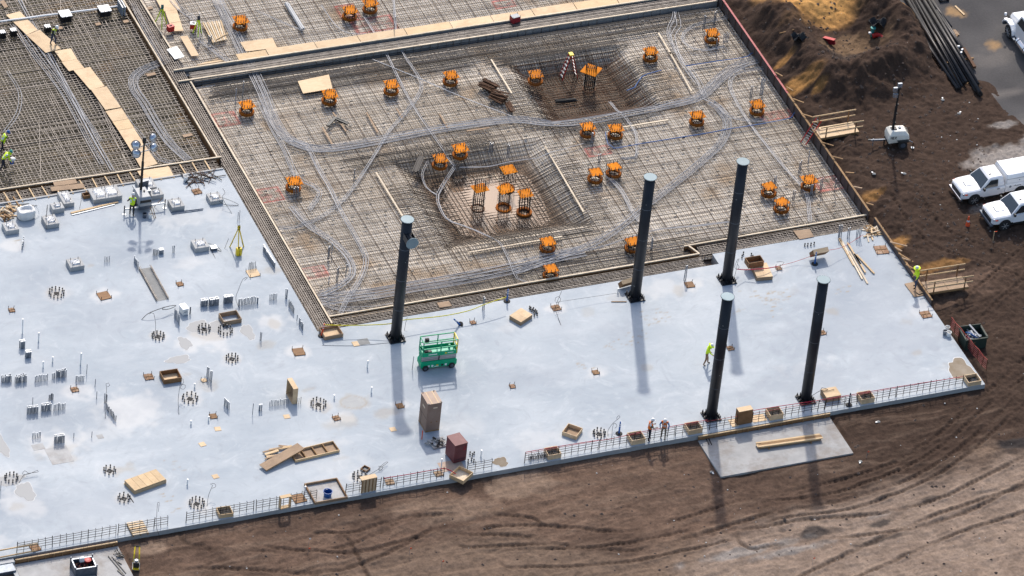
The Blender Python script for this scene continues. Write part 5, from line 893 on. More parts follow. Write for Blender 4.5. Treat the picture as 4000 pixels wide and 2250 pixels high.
# ================================================================== conduit and strand runs over the rafts
def run(n, spread, label, *pts, r=.021, z=None, mat='strand', cat='conduit', jit=.04, name='conduit_run', lift=.06):
    zz = MAT_Z+lift; P = []
    for q in pts: P.append(W(*q, zz))
    S_ = spline(P, .5); a = thing(name, label, cat, S_[0])
    for k in range(n):
        off = (k-(n-1)/2)*spread*.82/max(1, n-1) if n > 1 else 0; ph = rg.uniform(0, 6); am = rg.uniform(.3, 1)*jit; Q = []
        for i, p in enumerate(S_):
            d = (S_[min(i+1, len(S_)-1)]-S_[max(i-1, 0)]); d.z = 0; d.normalize(); o_ = off+am*math.sin(i*.21+ph)
            x, y = p.x-d.y*o_, p.y+d.x*o_; zh = zz+max(float(pit(x, y)), -.35)*.8+rg.uniform(-.008, .008)+(.05 if k % 3 == 0 else 0); Q.append(Vector((x, y, zh))-S_[0])
        MB().tube(Q, r, 5).build('conduit', M[mat], a)
run(10, 1.0, 'broad bundle of grey conduits curving across the central raft to the right wall', ('11', 1640, 0), ('11', 1760, 230), ('11', 1870, 460), ('12', 50, 700), ('12', 125, 890), ('12', 230, 1040), ('12', 400, 1115), ('12', 560, 1120), ('12', 800, 1085), ('12', 1100, 1030), ('12', 1500, 960), ('12', 1932, 905), ('13', 250, 925), ('13', 500, 920), ('13', 900, 850), ('13', 1300, 770), ('13', 1440, 715), ('13', 1560, 600), ('13', 1700, 500), ('13', 1850, 450))
run(3, .22, 'three conduits swinging from the far form down to the left trench form', ('12', 1130, 440), ('12', 1230, 590), ('12', 1245, 680), ('12', 1150, 830), ('12', 1000, 1000), ('12', 900, 1160), ('12', 750, 1390), ('22', 640, 270), ('22', 480, 390), ('22', 300, 460), ('22', 165, 470))
run(4, .35, 'straight group of conduits running from the big bend to the near left corner', ('12', 230, 1060), ('12', 370, 1090), ('12', 480, 1290), ('22', 560, 170), ('22', 640, 340), ('22', 750, 530), ('22', 830, 700), ('22', 790, 850), ('22', 690, 1000), ('22', 640, 1110))
run(7, .6, 'curved sheaf of conduits hooking left near the inner corner', ('22', 265, 300), ('22', 400, 450), ('22', 580, 570), ('22', 690, 680), ('22', 730, 780), ('22', 700, 850), ('22', 600, 920), ('22', 490, 970))
run(4, .4, 'conduits fanning down along the left form past the template there', ('12', 20, 760), ('12', 120, 960), ('12', 220, 1140), ('12', 300, 1330), ('22', 360, 120), ('22', 480, 190), ('22', 400, 330))
run(12, 1.5, 'wide bundle of grey conduits along the near form', ('22', 480, 1010), ('22', 900, 960), ('22', 1200, 905), ('22', 1500, 855), ('22', 1932, 770), ('23', 300, 690), ('23', 540, 640))
run(4, .5, 'conduits crossing in the inner corner beside the first column', ('22', 490, 1030), ('22', 650, 1080), ('22', 900, 1075), ('22', 1040, 1050))
run(7, .7, 'sheaf of conduits sweeping from the near form up past the second column to the right', ('23', 20, 800), ('23', 300, 700), ('23', 600, 590), ('23', 800, 470), ('23', 960, 340), ('23', 1150, 190), ('23', 1350, 30), ('13', 1550, 1110), ('13', 1620, 990), ('13', 1620, 900), ('13', 1560, 820), ('13', 1500, 770))
run(3, .2, 'conduits leaving the sheaf toward the hidden template', ('23', 540, 640), ('23', 700, 600), ('23', 880, 540), ('23', 1100, 480), ('23', 1400, 450), ('23', 1640, 420))
run(3, .35, 'conduits running down from the far right form to the junction', ('13', 1230, 0), ('13', 1222, 130), ('13', 1180, 250), ('13', 1260, 420), ('13', 1400, 600), ('13', 1450, 720))
run(3, .3, 'looped conduits round the template near the top right corner', ('13', 1640, 30), ('13', 1640, 120), ('13', 1440, 170), ('13', 1330, 220), ('13', 1285, 290), ('13', 1340, 355), ('13', 1450, 380), ('13', 1600, 350))
run(2, .3, 'conduits arching from the far form round the looped ones', ('13', 1240, 90), ('13', 1260, 200), ('13', 1215, 270), ('13', 1280, 470), ('13', 1400, 640))
run(3, .25, 'three conduits going down beside the right wall', ('13', 1905, 515), ('13', 1730, 540), ('13', 1650, 600), ('13', 1660, 700), ('13', 1740, 850), ('13', 1830, 980), ('14', 0, 1110), ('14', 130, 1270), ('14', 280, 1440), ('24', 310, 330), ('24', 315, 420))
run(3, .35, 'conduits curving off the junction to the template near the wall', ('13', 1440, 740), ('13', 1560, 800), ('13', 1640, 880), ('13', 1800, 910), ('13', 1925, 905))
run(3, .2, 'three conduits bending out of the dry pit past the paired templates', ('13', 740, 745), ('13', 850, 880), ('13', 930, 1000), ('13', 940, 1100), ('13', 930, 1190), ('13', 820, 1195))
run(4, .35, 'conduits from the boxy templates to the sweeping sheaf', ('13', 700, 1310), ('23', 820, 180), ('23', 900, 330), ('23', 960, 420))
run(3, .2, 'pale conduits winding across the muddy pool to the near form', ('12', 1500, 1240), ('12', 1400, 1400), ('22', 1375, 230), ('22', 1440, 370), ('22', 1580, 430), ('22', 1720, 490), ('22', 1830, 570), ('22', 1900, 690), ('23', 40, 850), ('23', 130, 885))
run(2, .1, 'short pale conduit loop at the left of the muddy pool', ('12', 1300, 1200), ('12', 1260, 1290), ('12', 1290, 1390), ('22', 1365, 190))
run(3, .2, 'conduits from the paired top templates down across the double form to the pool', ('12', 820, 130), ('12', 960, 360), ('12', 1060, 560), ('12', 1130, 700), ('12', 1220, 850), ('12', 1330, 1010), ('12', 1400, 1110), ('12', 1500, 1230))
run(3, .12, 'tight trio of conduits over the double form at top centre', ('12', 1040, 0), ('12', 1050, 150), ('12', 1060, 300), ('12', 1130, 440))
run(2, .12, 'conduit pair bending under the paired top templates', ('12', 490, 40), ('12', 600, 190), ('12', 700, 250), ('12', 900, 260))
run(2, .2, 'thin conduits slanting over the left part of the upper raft', ('12', 0, 80), ('12', 200, 170), ('12', 360, 235))
run(2, .1, 'conduit pair running right from the pool templates', ('12', 1540, 1240), ('12', 1750, 1235), ('13', -20, 1200), ('13', 250, 1160), ('13', 540, 1085))
run(2, .12, 'thin conduits slanting from double form to the rusty heaps', ('12', 880, 450), ('12', 1250, 600), ('12', 1600, 750), ('12', 1932, 880))
run(1, 0, 'blue pipe lying right of the dry pit', ('13', 1130, 535), ('13', 980, 580), ('13', 930, 640), ('13', 870, 665), r=.035, mat='pvc_blue', cat='pipe', name='blue_pipe'); run(1, 0, 'blue pipe crossing to the right wall', ('13', 1310, 500), ('13', 1550, 465), ('13', 1780, 430), ('13', 1850, 360), r=.035, mat='pvc_blue', cat='pipe', name='blue_pipe')
run(1, 0, 'long blue pipe from the paired templates to the right wall', ('13', 700, 1000), ('13', 720, 1090), ('13', 770, 1125), ('13', 940, 1095), ('13', 1200, 1050), ('13', 1450, 1010), ('13', 1640, 975), ('13', 1932, 930), ('14', 180, 890), ('14', 205, 815), r=.035, mat='pvc_blue', cat='pipe', name='blue_pipe')
run(8, .8, 'curved sheaf of grey conduits on the upper left raft', ('11', 1280, 440), ('11', 1190, 485), ('11', 1080, 530), ('11', 1010, 595), ('11', 1020, 680), ('11', 1090, 780), ('11', 1170, 920), ('11', 1280, 1080), ('11', 1420, 1210))
run(2, .25, 'pair of pale strands running the length of the upper left raft', ('11', 150, 0), ('11', 330, 330), ('11', 560, 760), ('11', 850, 1290), r=.04); run(3, .3, 'strands right of the pale pair on the upper left raft', ('11', 280, 330), ('11', 480, 620), ('11', 640, 880), ('11', 760, 1060)); run(2, .2, 'strand pair at the far left of the upper left raft', ('11', 60, 540), ('11', 150, 700), ('11', 130, 860), ('11', 30, 1000)); run(3, .5, 'strands between sheaf and walkway on the upper left raft', ('11', 930, 870), ('11', 1080, 1050), ('11', 1200, 1200), ('11', 1320, 1230)); run(4, .6, 'strands at the top left beside the first walkway sheets', ('11', 100, 180), ('11', 280, 430), ('11', 480, 700), ('11', 690, 1090), ('11', 780, 1240))
run(5, .5, 'grey conduits along the long trench at the top left', ('11', 1000, 20), ('11', 1090, 200), ('11', 1200, 390), ('11', 1240, 460), r=.03, lift=.1)
run(4, .5, 'conduits hooking round the tripod corner of the top raft', ('11', 1300, 0), ('11', 1370, 80), ('11', 1480, 160), ('11', 1520, 300), ('11', 1600, 370), ('11', 1730, 470))
# stub pipes standing in the rafts
for i, (t, x, y, h, n, lab) in enumerate([('11', 1775, 790, 1.4, 1, 'tall grey stub left of the corner template'), ('11', 1830, 745, 1.5, 1, 'tall grey stub behind the corner template'), ('22', 300, 240, 1.0, 4, 'four grey stubs in front of the template at the left form'), ('22', 245, 130, .9, 1, 'lone stub left of the template at the left form'), ('12', 735, 1370, 1.2, 1, 'blue-grey stub in the middle of the left raft part'), ('22', 545, 700, 1.1, 2, 'two stubs inside the hooked sheaf, far side'), ('22', 570, 660, 1.0, 1, 'single stub behind the hooked sheaf'), ('22', 610, 870, 1.2, 2, 'two stubs inside the hooked sheaf, near side'), ('22', 675, 835, 1.2, 1, 'stub at the right of the hooked sheaf'), ('22', 548, 900, .8, 1, 'short stub nearest the inner corner'), ('13', 1445, 230, 1.3, 2, 'two tall stubs left of the top right template'), ('13', 1525, 190, 1.3, 2, 'two tall stubs behind the top right template'), ('13', 1610, 330, 1.0, 4, 'four stubs right of the top right template'), ('13', 1540, 380, 1.0, 1, 'stub in front of the top right template'), ('13', 1800, 750, 1.2, 2, 'two stubs left of the template near the wall'), ('13', 1880, 720, 1.6, 3, 'three tall stubs behind the template near the wall'), ('13', 600, 1090, 1.1, 2, 'two grey stubs before the left paired template'), ('13', 655, 1230, .9, 2, 'two stubs behind the boxy templates'), ('24', 325, 220, 1.0, 2, 'stubs before the template near the right wall'), ('24', 395, 190, 1.3, 2, 'tall stubs right of the template near the right wall'), ('24', 190, 260, 1.0, 2, 'stubs right of the tilted template'), ('24', 48, 160, 1.0, 2, 'stubs behind the leftmost right-hand template'), ('24', 235, 60, 1.2, 2, 'stubs at the far side of the template near the right wall'), ('24', 500, 200, 1.3, 1, 'lone stub between template and right wall'), ('23', 1050, 640, 1.2, 2, 'two tall stubs right of the second column'), ('12', 1770, 1170, 1.1, 3, 'stubs right of the pool templates'), ('12', 1900, 1190, 1.2, 2, 'stub pair farther right of the pool templates'), ('12', 1040, 250, 1.6, 1, 'tall stub by the double form at top centre'), ('11', 1580, 345, .9, 3, 'bent grey stubs at the batten stack'), ('11', 1500, 170, .9, 1, 'stub behind the right red case'), ('14', 300, 1240, 1.4, 1, 'thin stub near the wall below the ladder'), ('24', 540, 530, 1.0, 3, 'grey stubs at the end of the loose planks'), ('24', 605, 540, .9, 2, 'two stubs right of the loose planks'), ('24', 680, 545, .9, 4, 'four thin stubs left of the offcut heap'), ('23', 1305, 860, 1.3, 2, 'two tall thin stubs behind the brown cover between columns'), ('22', 1715, 1080, 1.1, 2, 'thin stubs where the yellow tape turns')]):
    on = t in ('24',) and y > 500 or lab.startswith('two tall thin') or 'yellow tape' in lab; z = 0 if on else MAT_Z-.1; p = W(t, x, y, z); a = thing('stub_pipe', lab, 'pipe', p, 0, 'stub pipes in the rafts')
    for k in range(n): MB().cyl((k*.11-(n-1)*.055, rg.uniform(-.05, .05), 0), (k*.11-(n-1)*.055+rg.uniform(-.03, .03), 0, h*rg.uniform(.85, 1.05)), .035 if n < 4 else .03, n=7).build('pipe', M['galv' if i % 3 else 'pvc_grey'], a)
# rusty bundles, channels, grey bundle
def bundle(t, x0, y0, x1, y1, n, rad, label, mat, z=None, r=.02, cat='bundle', splay=.06):
    zz = (MAT_Z+.05) if z is None else z; A0, A1 = W(t, x0, y0, zz), W(t, x1, y1, zz); a = thing('bar_bundle', label, cat, A0)
    for i in range(n):
        u = rg.uniform(-rad, rad); hh = rg.uniform(0, rad*.8); d = (A1-A0); s = Vector((-d.y, d.x, 0)).normalized(); MB().bar(s*u+Vector((0, 0, hh+.02))+d*rg.uniform(-.05, .02), d*rg.uniform(.96, 1.06)+s*(u+rg.uniform(-splay, splay))+Vector((0, 0, hh+.02+rg.uniform(-.03, .06))), r*2).build('bar', M[mat], a)
bundle('12', 1700, 640, 1800, 690, 40, .5, 'upper rusty heap of short tie bars', 'rebar_rust', r=.025, splay=.2); bundle('12', 1775, 730, 1880, 770, 40, .5, 'lower rusty heap of short tie bars', 'rebar_rust', r=.025, splay=.2); bundle('12', 1895, 780, 1932, 850, 14, .2, 'small rusty bundle right of the two heaps', 'rebar_rust', r=.025, splay=.15)
bundle('12', 235, 35, 355, 225, 10, .16, 'bundle of grey pipes on the top raft', 'pvc_grey', r=.035, splay=.03); bundle('12', 540, 955, 595, 895, 6, .13, 'left arm of the black channel pieces', 'black', r=.05, splay=.02); bundle('12', 598, 900, 690, 940, 6, .13, 'right arm of the black channel pieces', 'black', r=.05, splay=.02); bundle('12', 1245, 1195, 1195, 1310, 8, .2, 'dark bar bundle left of the pool templates', 'rebar_dark', r=.04); bundle('13', 330, 770, 480, 760, 9, .25, 'dark sheets lying in the dry pit', 'rubber', z=MAT_Z-1.05, r=.04); bundle('14', 205, 860, 280, 835, 4, .1, 'grey conduits leaning at the right wall', 'pvc_grey', r=.02)
p = W('13', 940, 690, -1.2); tag(MB().box((0, 0, .15), (.45, .6, .3)).build('wood_block', M['plywood_old'], loc=p), 'wooden block at the near right corner of the dry pit', 'block')
# white-topped boxes and duct in the upper left raft
for t, x, y, s, lab in (('11', 492, 100, .85, 'white-topped box right of the worker on the walkway'), ('11', 788, 62, .85, 'white-topped box further right beside another'), ('11', 358, 195, .42, 'small white cap just behind the walkway worker'), ('11', 18, 238, .42, 'white cap at the left picture edge'), ('11', 100, 222, .42, 'white cap left of the walkway')):
    p = W(t, x, y, .2); a = thing('capped_riser', lab, 'box', (p.x, p.y, MAT_Z)); MB().box((0, 0, .22), (s*.92, s*.92, .44)).build('body', M['rebar_dark'], a); MB().box((0, 0, .48), (s, s, .05)).build('lid', M['white_plain'], a, bevel=.02)
    for k in range(4): MB().bar((-s/2+s*k/3, -s/2, 0), (-s/2+s*k/3, -s/2, .6), .03).build('bar', M['rebar_dark'], a)
run(1, 0, 'ribbed white duct running between the white-topped boxes', ('11', 0, 165), ('11', 250, 130), ('11', 450, 105), ('11', 700, 75), ('11', 900, 50), r=.07, mat='pvc_white', cat='duct', name='white_duct', lift=.2)
a = thing('conduit_bank', 'bank of white-capped grey conduits by the form at the top left', 'conduits', W('11', 930, 100, MAT_Z)); me = MB().cyl((0, 0, 0), (0, 0, .75), .05, n=8).mesh('conduit', M['pvc_grey']); cp = MB().cyl((0, 0, .75), (0, 0, .8), .06, n=8).mesh('cap', M['white_plain'])
for i in range(7):
    for j in range(2): o = inst('conduit', me, a, (-.2+j*.2, .7-i*.17, 0)); inst('cap', cp, o)
for t, x, y, lab in (('11', 740, 185, 'brown block below the right white-topped box'), ('11', 1140, 565, 'brown board inside the curved sheaf'), ('11', 1415, 1025, 'orange-brown board near the form of the upper left raft'), ('11', 450, 215, 'tan offcut right of the walkway worker'), ('11', 950, 165, 'pale block under the capped conduits'), ('11', 1130, 65, 'pale offcuts beside the top form')): p = W(t, x, y, -.2); tag(MB().box((0, 0, 0), (.7 if 'board' in lab else .4, .3, .12), .1).build('wood_block', M['plywood_old'], loc=p), lab, 'block')
sheet_at('11', [(1260, 372), (1335, 348), (1392, 425), (1320, 446)], .05, 'white_plain', 'bright white sheet beside the trench form at the top left', .06, None, 'white_sheet')
# ================================================================== starter-bar mesh along the front edge
vb = MB().bar((0, 0, -.02), (0, 0, .78), .028).tube([(0, 0, .78), (0, .03, .84), (0, .08, .84), (0, .1, .78)], .015, 4).mesh('upright', M['rebar_dark']); vbt = MB().bar((0, 0, -.05), (0, 0, .92), .04).mesh('post', M['rebar_dark'])
def mesh_panel(x0, x1, label, red=False, y=-17.98):
    a = thing('rebar_mesh', label, 'rebar mesh', (x0, y, 0), 0, 'mesh panels along the front slab edge'); Lm = x1-x0; n = int(Lm/.46)
    for i in range(n+1): inst('post' if i % 5 == 0 else 'upright', vbt if i % 5 == 0 else vb, a, (Lm*i/n+rg.uniform(-.03, .03), rg.uniform(-.02, .02), 0), (rg.uniform(-.03, .03), rg.uniform(-.05, .05), 0))
    for k, z in enumerate((.2, .4, .6, .77)): MB().tube([(Lm*j/12, .015+rg.uniform(-.01, .01), z+rg.uniform(-.015, .015)) for j in range(13)], .017, 4).build('rail_bar', M['rebar_dark' if not (red and k == 3) else 'red_dark'], a)
MP = [(-41.5, -34.75, 'mesh panel at far left beside two yellow rails', 0), (-34.6, -31.2, 'mesh panel behind the wooden pallet', 0), (-29.95, -25.3, 'mesh panel left of the open timber frame', 0), (-25.1, -20.9, 'mesh panel holding the timber frame and brown cover', 0), (-18.85, -16.4, 'mesh panel before the slatted crate', 0), (-16.2, -11.95, 'mesh panel with red tape left of the maroon box', 1), (-10.3, -8.5, 'short mesh panel right of the maroon box', 0), (-6.2, -.9, 'mesh panel at the low bank of bars', 1), (-.8, 4.6, 'mesh panel in front of the two men in orange vests', 1), (4.7, 10.2, 'mesh panel before the front column', 1), (10.3, 15.6, 'mesh panel before the tall upright box', 1), (15.7, 20.9, 'mesh panel before the dark blue post', 1), (21.0, 25.9, 'mesh panel at the right front corner', 1)]
for x0, x1, lab, rd in MP: mesh_panel(x0, x1, lab, bool(rd))
for i, (x0, y0, x1, y1) in enumerate([(0, 1278, 250, 1232), (0, 1325, 240, 1280)]): tag(MB().bar(W('31', x0-200, y0+38, .5 if not i else .1), W('31', x1, y1, .5 if not i else .1), .05, .09).build('timber_rail', M['lumber']), ['upper yellow timber rail at the lower left picture edge', 'lower yellow timber rail at the lower left picture edge'][i], 'rail')
# kerb forms at the pads
for x0, x1, y, lab in ((6.2, 15.9, -18.42, 'timber kerb form between slab and front right pad'), (-41.8, -34.85, -18.6, 'timber kerb form between slab and lower left pad')):
    a = thing('kerb_form', lab, 'formwork', (x0, y, -.35)); n = 3
    for i in range(n): MB().box(((x1-x0)*(i+.5)/n, 0, .16), ((x1-x0)/n-.02, .05, .24)).build('form_board', M['plywood_dark'], a); MB().box(((x1-x0)*(i+.5)/n, .02, .31), ((x1-x0)/n-.02, .1, .05)).build('top_plank', M['lumber'], a)
    for i in range(12): MB().box(((x1-x0)*(i+.5)/12, -.05, .14), (.05, .05, .3)).build('stake', M['lumber_brown'], a)
# tapes, cords and wires
def cord(name, label, cat, pts, r, mat, step=.3, flat=None):
    S_ = spline([W(*q) for q in pts], step); c = S_[0]
    if flat:
        mb = MB()
        for p, q in zip(S_[:-1], S_[1:]): mb.bar(p-c, q-c, .012, flat)
        return tag(mb.build(name, M[mat], loc=c), label, cat)
    return tag(MB().tube([p-c for p in S_], r, 5).build(name, M[mat], loc=c), label, cat)
cord('caution_tape', 'yellow caution tape strung from the inner corner to the second blue post', 'tape', [('22', 510, 1195, .85), ('22', 700, 1200, .7), ('22', 900, 1195, .75), ('22', 1030, 1185, .85), ('22', 1110, 1160, .85), ('22', 1400, 1130, .7), ('22', 1600, 1090, .75), ('22', 1730, 1040, .9), ('22', 1890, 985, .95)], .02, 'tape_yellow', flat=.07)
cord('red_tape', 'red tape strung past the boxes right of the farthest column', 'tape', [('23', 1700, 775, .9), ('23', 1760, 780, .6), ('23', 1850, 775, .7), ('23', 1932, 768, .6), ('24', 70, 755, .4)], .02, 'tape_red', flat=.07); cord('red_rope', 'red rope running from the blue post to the loose planks', 'cord', [('24', 0, 770, .3), ('24', 200, 720, .2), ('24', 430, 640, .8), ('24', 560, 610, .6), ('24', 720, 515, .8)], .015, 'red')
cord('red_tape', 'red tape along the mesh left of the maroon box', 'tape', [('32', 850, 798, .8), ('32', 1000, 775, .8), ('32', 1150, 748, .8), ('32', 1265, 735, .6), ('32', 1330, 770, .3)], .02, 'tape_red', flat=.06); cord('red_tape', 'red tape along the mesh from low bank to the men in orange vests', 'tape', [('33', 90, 625, .8), ('33', 300, 588, .82), ('33', 540, 550, .7), ('33', 640, 540, .7), ('33', 860, 490, .85), ('33', 1050, 455, .85), ('33', 1300, 410, .85)], .02, 'tape_red', flat=.05); cord('red_tape', 'red tape along the mesh from front column to the right corner', 'tape', [('34', -200, 365, .8), ('34', 0, 330, .85), ('34', 200, 300, .8), ('34', 380, 272, .85), ('34', 800, 200, .85), ('34', 1000, 168, .8), ('34', 1280, 125, .85)], .02, 'tape_red', flat=.05)
cord('dark_line', 'thin dark line strung low from the second column to the wire loop', 'line', [('23', 350, 1022, .5), ('23', 600, 985, .4), ('23', 800, 955, .4)], .01, 'black'); cord('dark_line', 'thin dark line drawn on the slab as the tape shadow near the first column', 'line', [('22', 500, 1350, .02), ('22', 750, 1352, .02), ('22', 1010, 1330, .02)], .012, 'galv_dark')  # second line draws the tape's cast shadow as a dark tube on the slab
def whip(t, pts, label, z=None, r=.014):                   # stiff wire with a loop
    cord('wire_loop', label, 'wire', [(t, x, y, zz) for x, y, zz in pts], r, 'rebar_dark', .12)
whip('31', [(703, 400, 0), (700, 330, .5), (710, 200, 1.1), (705, 170, 1.25), (722, 163, 1.3), (732, 180, 1.25), (715, 190, 1.15)], 'tall wire with a loop in the middle of the stub field'); whip('31', [(1192, 375, 0), (1188, 260, .6), (1210, 135, 1.2), (1222, 160, 1.1), (1200, 195, .9), (1225, 205, .9), (1235, 180, 1.), (1205, 170, 1.)], 'tall looped wire beside the open wooden box'); whip('31', [(1378, 985, 0), (1390, 910, .4), (1415, 845, .8), (1400, 835, .9), (1430, 835, .9), (1437, 855, .85), (1412, 865, .8)], 'looped wire above the front mesh right of the plywood stack'); whip('31', [(1065, 1190, -.2), (1042, 1120, .3), (1045, 1030, .7), (1050, 960, 1.0), (1060, 957, 1.05), (1055, 1020, .75)], 'thin wire standing at the front mesh right of the pallet'); whip('31', [(125, 830, 0), (165, 775, .2), (255, 755, .25), (250, 745, .25), (190, 770, .2), (150, 770, .15), (165, 748, .2), (190, 765, .2)], 'double wire loop beside the leftmost bolt circle')
whip('32', [(745, 780, 0), (820, 735, .15), (880, 690, .2), (865, 690, .2), (815, 735, .15), (825, 748, .1), (845, 725, .15), (815, 718, .15)], 'wire loop lying behind the slatted crate'); whip('33', [(640, 520, 0), (640, 480, .2), (670, 435, .5), (720, 390, .8), (712, 380, .85), (698, 395, .8), (700, 410, .7)], 'bent looped wire left of the front blue post'); whip('33', [(660, 560, 0), (672, 450, .4), (685, 432, .4), (700, 450, .35), (685, 465, .3)], 'wire ring left of the front blue post')
whip('21', [(1070, 1155, .02), (1120, 1110, .35), (1220, 1070, .5), (1300, 1050, .4), (1328, 1052, .4), (1280, 1075, .35), (1225, 1080, .45), (1240, 1062, .5)], 'dark bent wire left of the slanting stubs', r=.022); whip('21', [(1165, 1300, 0), (1175, 1200, .5), (1160, 1110, .9), (1140, 1105, .9), (1125, 1115, .9)], 'curved wire rising from a bolt circle'); whip('21', [(1810, 1080, 0), (1780, 1000, .5), (1800, 930, .9), (1835, 850, 1.2), (1868, 838, 1.3), (1845, 860, 1.2)], 'tall bent wire at the end of the capped banks'); whip('21', [(348, 480, .4), (350, 380, 1.1), (362, 290, 1.6), (356, 292, 1.6), (350, 370, 1.15)], 'tall hooked bar standing on a pedestal'); whip('21', [(1640, 250, .35), (1700, 290, .1), (1800, 290, .05), (1690, 240, .3), (1580, 225, .4)], 'loose wire hanging from the far right pedestal'); whip('21', [(1680, 165, 1.0), (1698, 200, .8), (1680, 240, .6), (1750, 355, 0)], 'thin bent rod leaning at the far right pedestal'); whip('21', [(1570, 580, .4), (1630, 600, .2), (1670, 640, .02), (1600, 625, .05), (1625, 695, .0)], 'black leads lying by the pedestal left of the tripod')
whip('23', [(370, 1200, 0), (345, 1130, .1), (330, 1060, .4), (375, 940, 1.1)], 'slanting wire over the cover near the raft edge'); whip('23', [(325, 1020, .5), (330, 990, .6), (350, 982, .6), (368, 1000, .55), (355, 1025, .5), (330, 1025, .5)], 'wire ring on the slanting wire near the raft edge'); whip('23', [(1675, 850, 0), (1690, 790, .4), (1705, 720, .8), (1715, 698, .9), (1705, 700, .9), (1680, 755, .6), (1695, 778, .5), (1715, 760, .5), (1700, 738, .6)], 'looped wire right of the farthest column'); whip('24', [(60, 755, .1), (100, 745, .3), (122, 725, .4), (90, 718, .5), (65, 722, .45)], 'bent wire tied to the cover with red cord'); whip('34', [(290, 250, .3), (350, 215, .5), (400, 210, .5), (360, 195, .55), (350, 210, .5), (380, 220, .5), (440, 205, .5)], 'wire coil lying on the plywood box', r=.018); whip('34', [(520, 290, .1), (490, 280, .2), (492, 260, .3), (510, 252, .3), (525, 265, .25), (515, 285, .2)], 'wire ring beside the dark blue post')
whip('22', [(1120, 1240, 0), (1130, 1180, .4), (1142, 1140, .7)], 'thin wire right of the first column foot'); whip('31', [(890, 960, 0), (850, 900, .05)], 'short dark bar at the bolt circle by the plywood stack', r=.03); whip('21', [(600, 320, 0), (612, 260, .5), (615, 200, .9)], 'thin bar standing left of the double pedestal'); whip('21', [(1695, 620, .0), (1725, 545, .6)], 'thin rod leaning left of the tripod')
tag(MB().bar(W('23', 750, 1021, .03), W('23', 865, 1021, .03), .06).build('steel_bar', M['plywood_old']), 'short bar lying left of the second column foot', 'bar')
# ================================================================== posts, cone
def post(t, x, y, mat, label, h=1.05, tilt=(0, 0, 0), z=0.):
    p = W(t, x, y, z); a = thing('delineator_post', label, 'post', p, 0, None, tilt); MB().lathe([(.24, 0), (.23, .05), (.09, .08)], n=14).build('base', M['rubber'], a); MB().lathe([(.065, .08), (.055, h-.16), (.045, h-.1)], n=10).build('tube', M[mat], a); MB().lathe([(.03, h-.1), (.05, h-.04), (.03, h)], n=8).build('knob', M[mat], a)
    for zz in (h*.62, h*.78): MB().lathe([(.062, zz), (.061, zz+.07)], n=10).build('band', M['reflective'], a)
post('22', 1540, 1195, 'blue', 'blue post leaning over left of the small cover', 1.0, (R(12), R(-38), 0)); post('22', 1893, 1018, 'blue', 'blue post standing at the end of the yellow tape'); post('24', 352, 738, 'blue', 'blue post in front of the leaning form box'); post('33', 712, 502, 'blue', 'blue post left of the men in orange vests'); post('34', 538, 312, 'navy', 'dark blue post at the front mesh near the right end'); post('22', 493, 1280, 'cone_orange', 'red-orange post at the inner corner box', 1.05, (0, R(8), 0))
p = W('32', 1104, 540); a = thing('survey_stake', 'thin orange stake in the shadow of the brown crate', 'stake', p); MB().box((0, 0, .38), (.06, .03, .76)).build('stake', M['cone_orange'], a)
p = G('24', 1505, 452); a = thing('traffic_cone', 'orange traffic cone in front of the pickups', 'cone', p); MB().box((0, 0, .03), (.48, .48, .06)).build('base', M['rubber'], a, bevel=.02); MB().lathe([(.17, .06), (.11, .42)], n=14).build('cone', M['cone_orange'], a); MB().lathe([(.108, .42), (.085, .55)], n=14).build('band', M['reflective'], a); MB().lathe([(.085, .55), (.045, .86), (.03, .88)], n=14).build('tip', M['cone_orange'], a)
p = G('24', 1697, 560); a = thing('survey_stake', 'thin wooden stake in the dirt below the near pickup', 'stake', p); MB().box((0, 0, .4), (.05, .03, .8)).build('stake', M['lumber'], a); MB().bar((0, 0, .78), (.25, .05, .72), .03).build('flag', M['cone_orange'], a)
# ================================================================== crates and bag
p = (W('32', 1122, 495)+W('32', 1222, 478))/2; x0 = W('32', 1127, 494); x1 = W('32', 1220, 478); wv = x1-x0; rz = math.atan2(wv.y, wv.x); a = thing('brown_crate', 'tall brown cardboard-clad crate standing on the slab below the lift', 'crate', x0, rz); w_ = wv.length; d_ = 1.3; h_ = 2.35
MB().box((w_/2, d_/2, .05), (w_, d_, .1)).build('skid', M['lumber_brown'], a); MB().box((w_/2, d_/2, h_/2+.05), (w_, d_, h_-.1)).build('body', M['box_brown'], a, bevel=.01); MB().box((w_/2, d_/2, h_+.015), (w_+.03, d_+.03, .03)).build('lid', M['box_brown_top'], a)
for i in (.3, .75): MB().box((w_*i, d_/2, h_+.033), (.08, d_+.02, .006)).build('tape', M['plywood'], a)
MB().box((-.006, d_*.72, .6), (.01, .03, 1.0)).build('seam', M['black'], a); MB().box((-.006, d_/2, 1.12), (.01, d_, .02)).build('seam', M['black'], a)
for u, v in ((.35, .8), (.75, .8)): MB().box((w_*u, -.006, v), (.08, .01, .08)).build('grip', M['plywood_dark'], a)
MB().box((w_*.55, -.006, 2.0), (.3, .01, .08)).build('print', M['lumber_pale'], a); MB().box((-.006, d_*.5, 1.75), (.01, .4, .14)).build('print', M['lumber_pale'], a)
for u in (.1, .88): MB().box((w_*u, d_-.05, h_+.06), (.05, .05, .1)).build('lug', M['black'], a)
for u in (.05, .95): MB().box((w_*u, .03, h_+.02), (.1, .12, .06)).build('corner_guard', M['black'], a)
x0, x1 = W('32', 1330, 722), W('32', 1395, 705); wv = x1-x0; a = thing('maroon_crate', 'maroon steel box standing at the front edge', 'box', x0+Vector((-.05, .3, 0)), math.atan2(wv.y, wv.x)+.03); w_ = .95; d_ = 1.15; h_ = 1.45
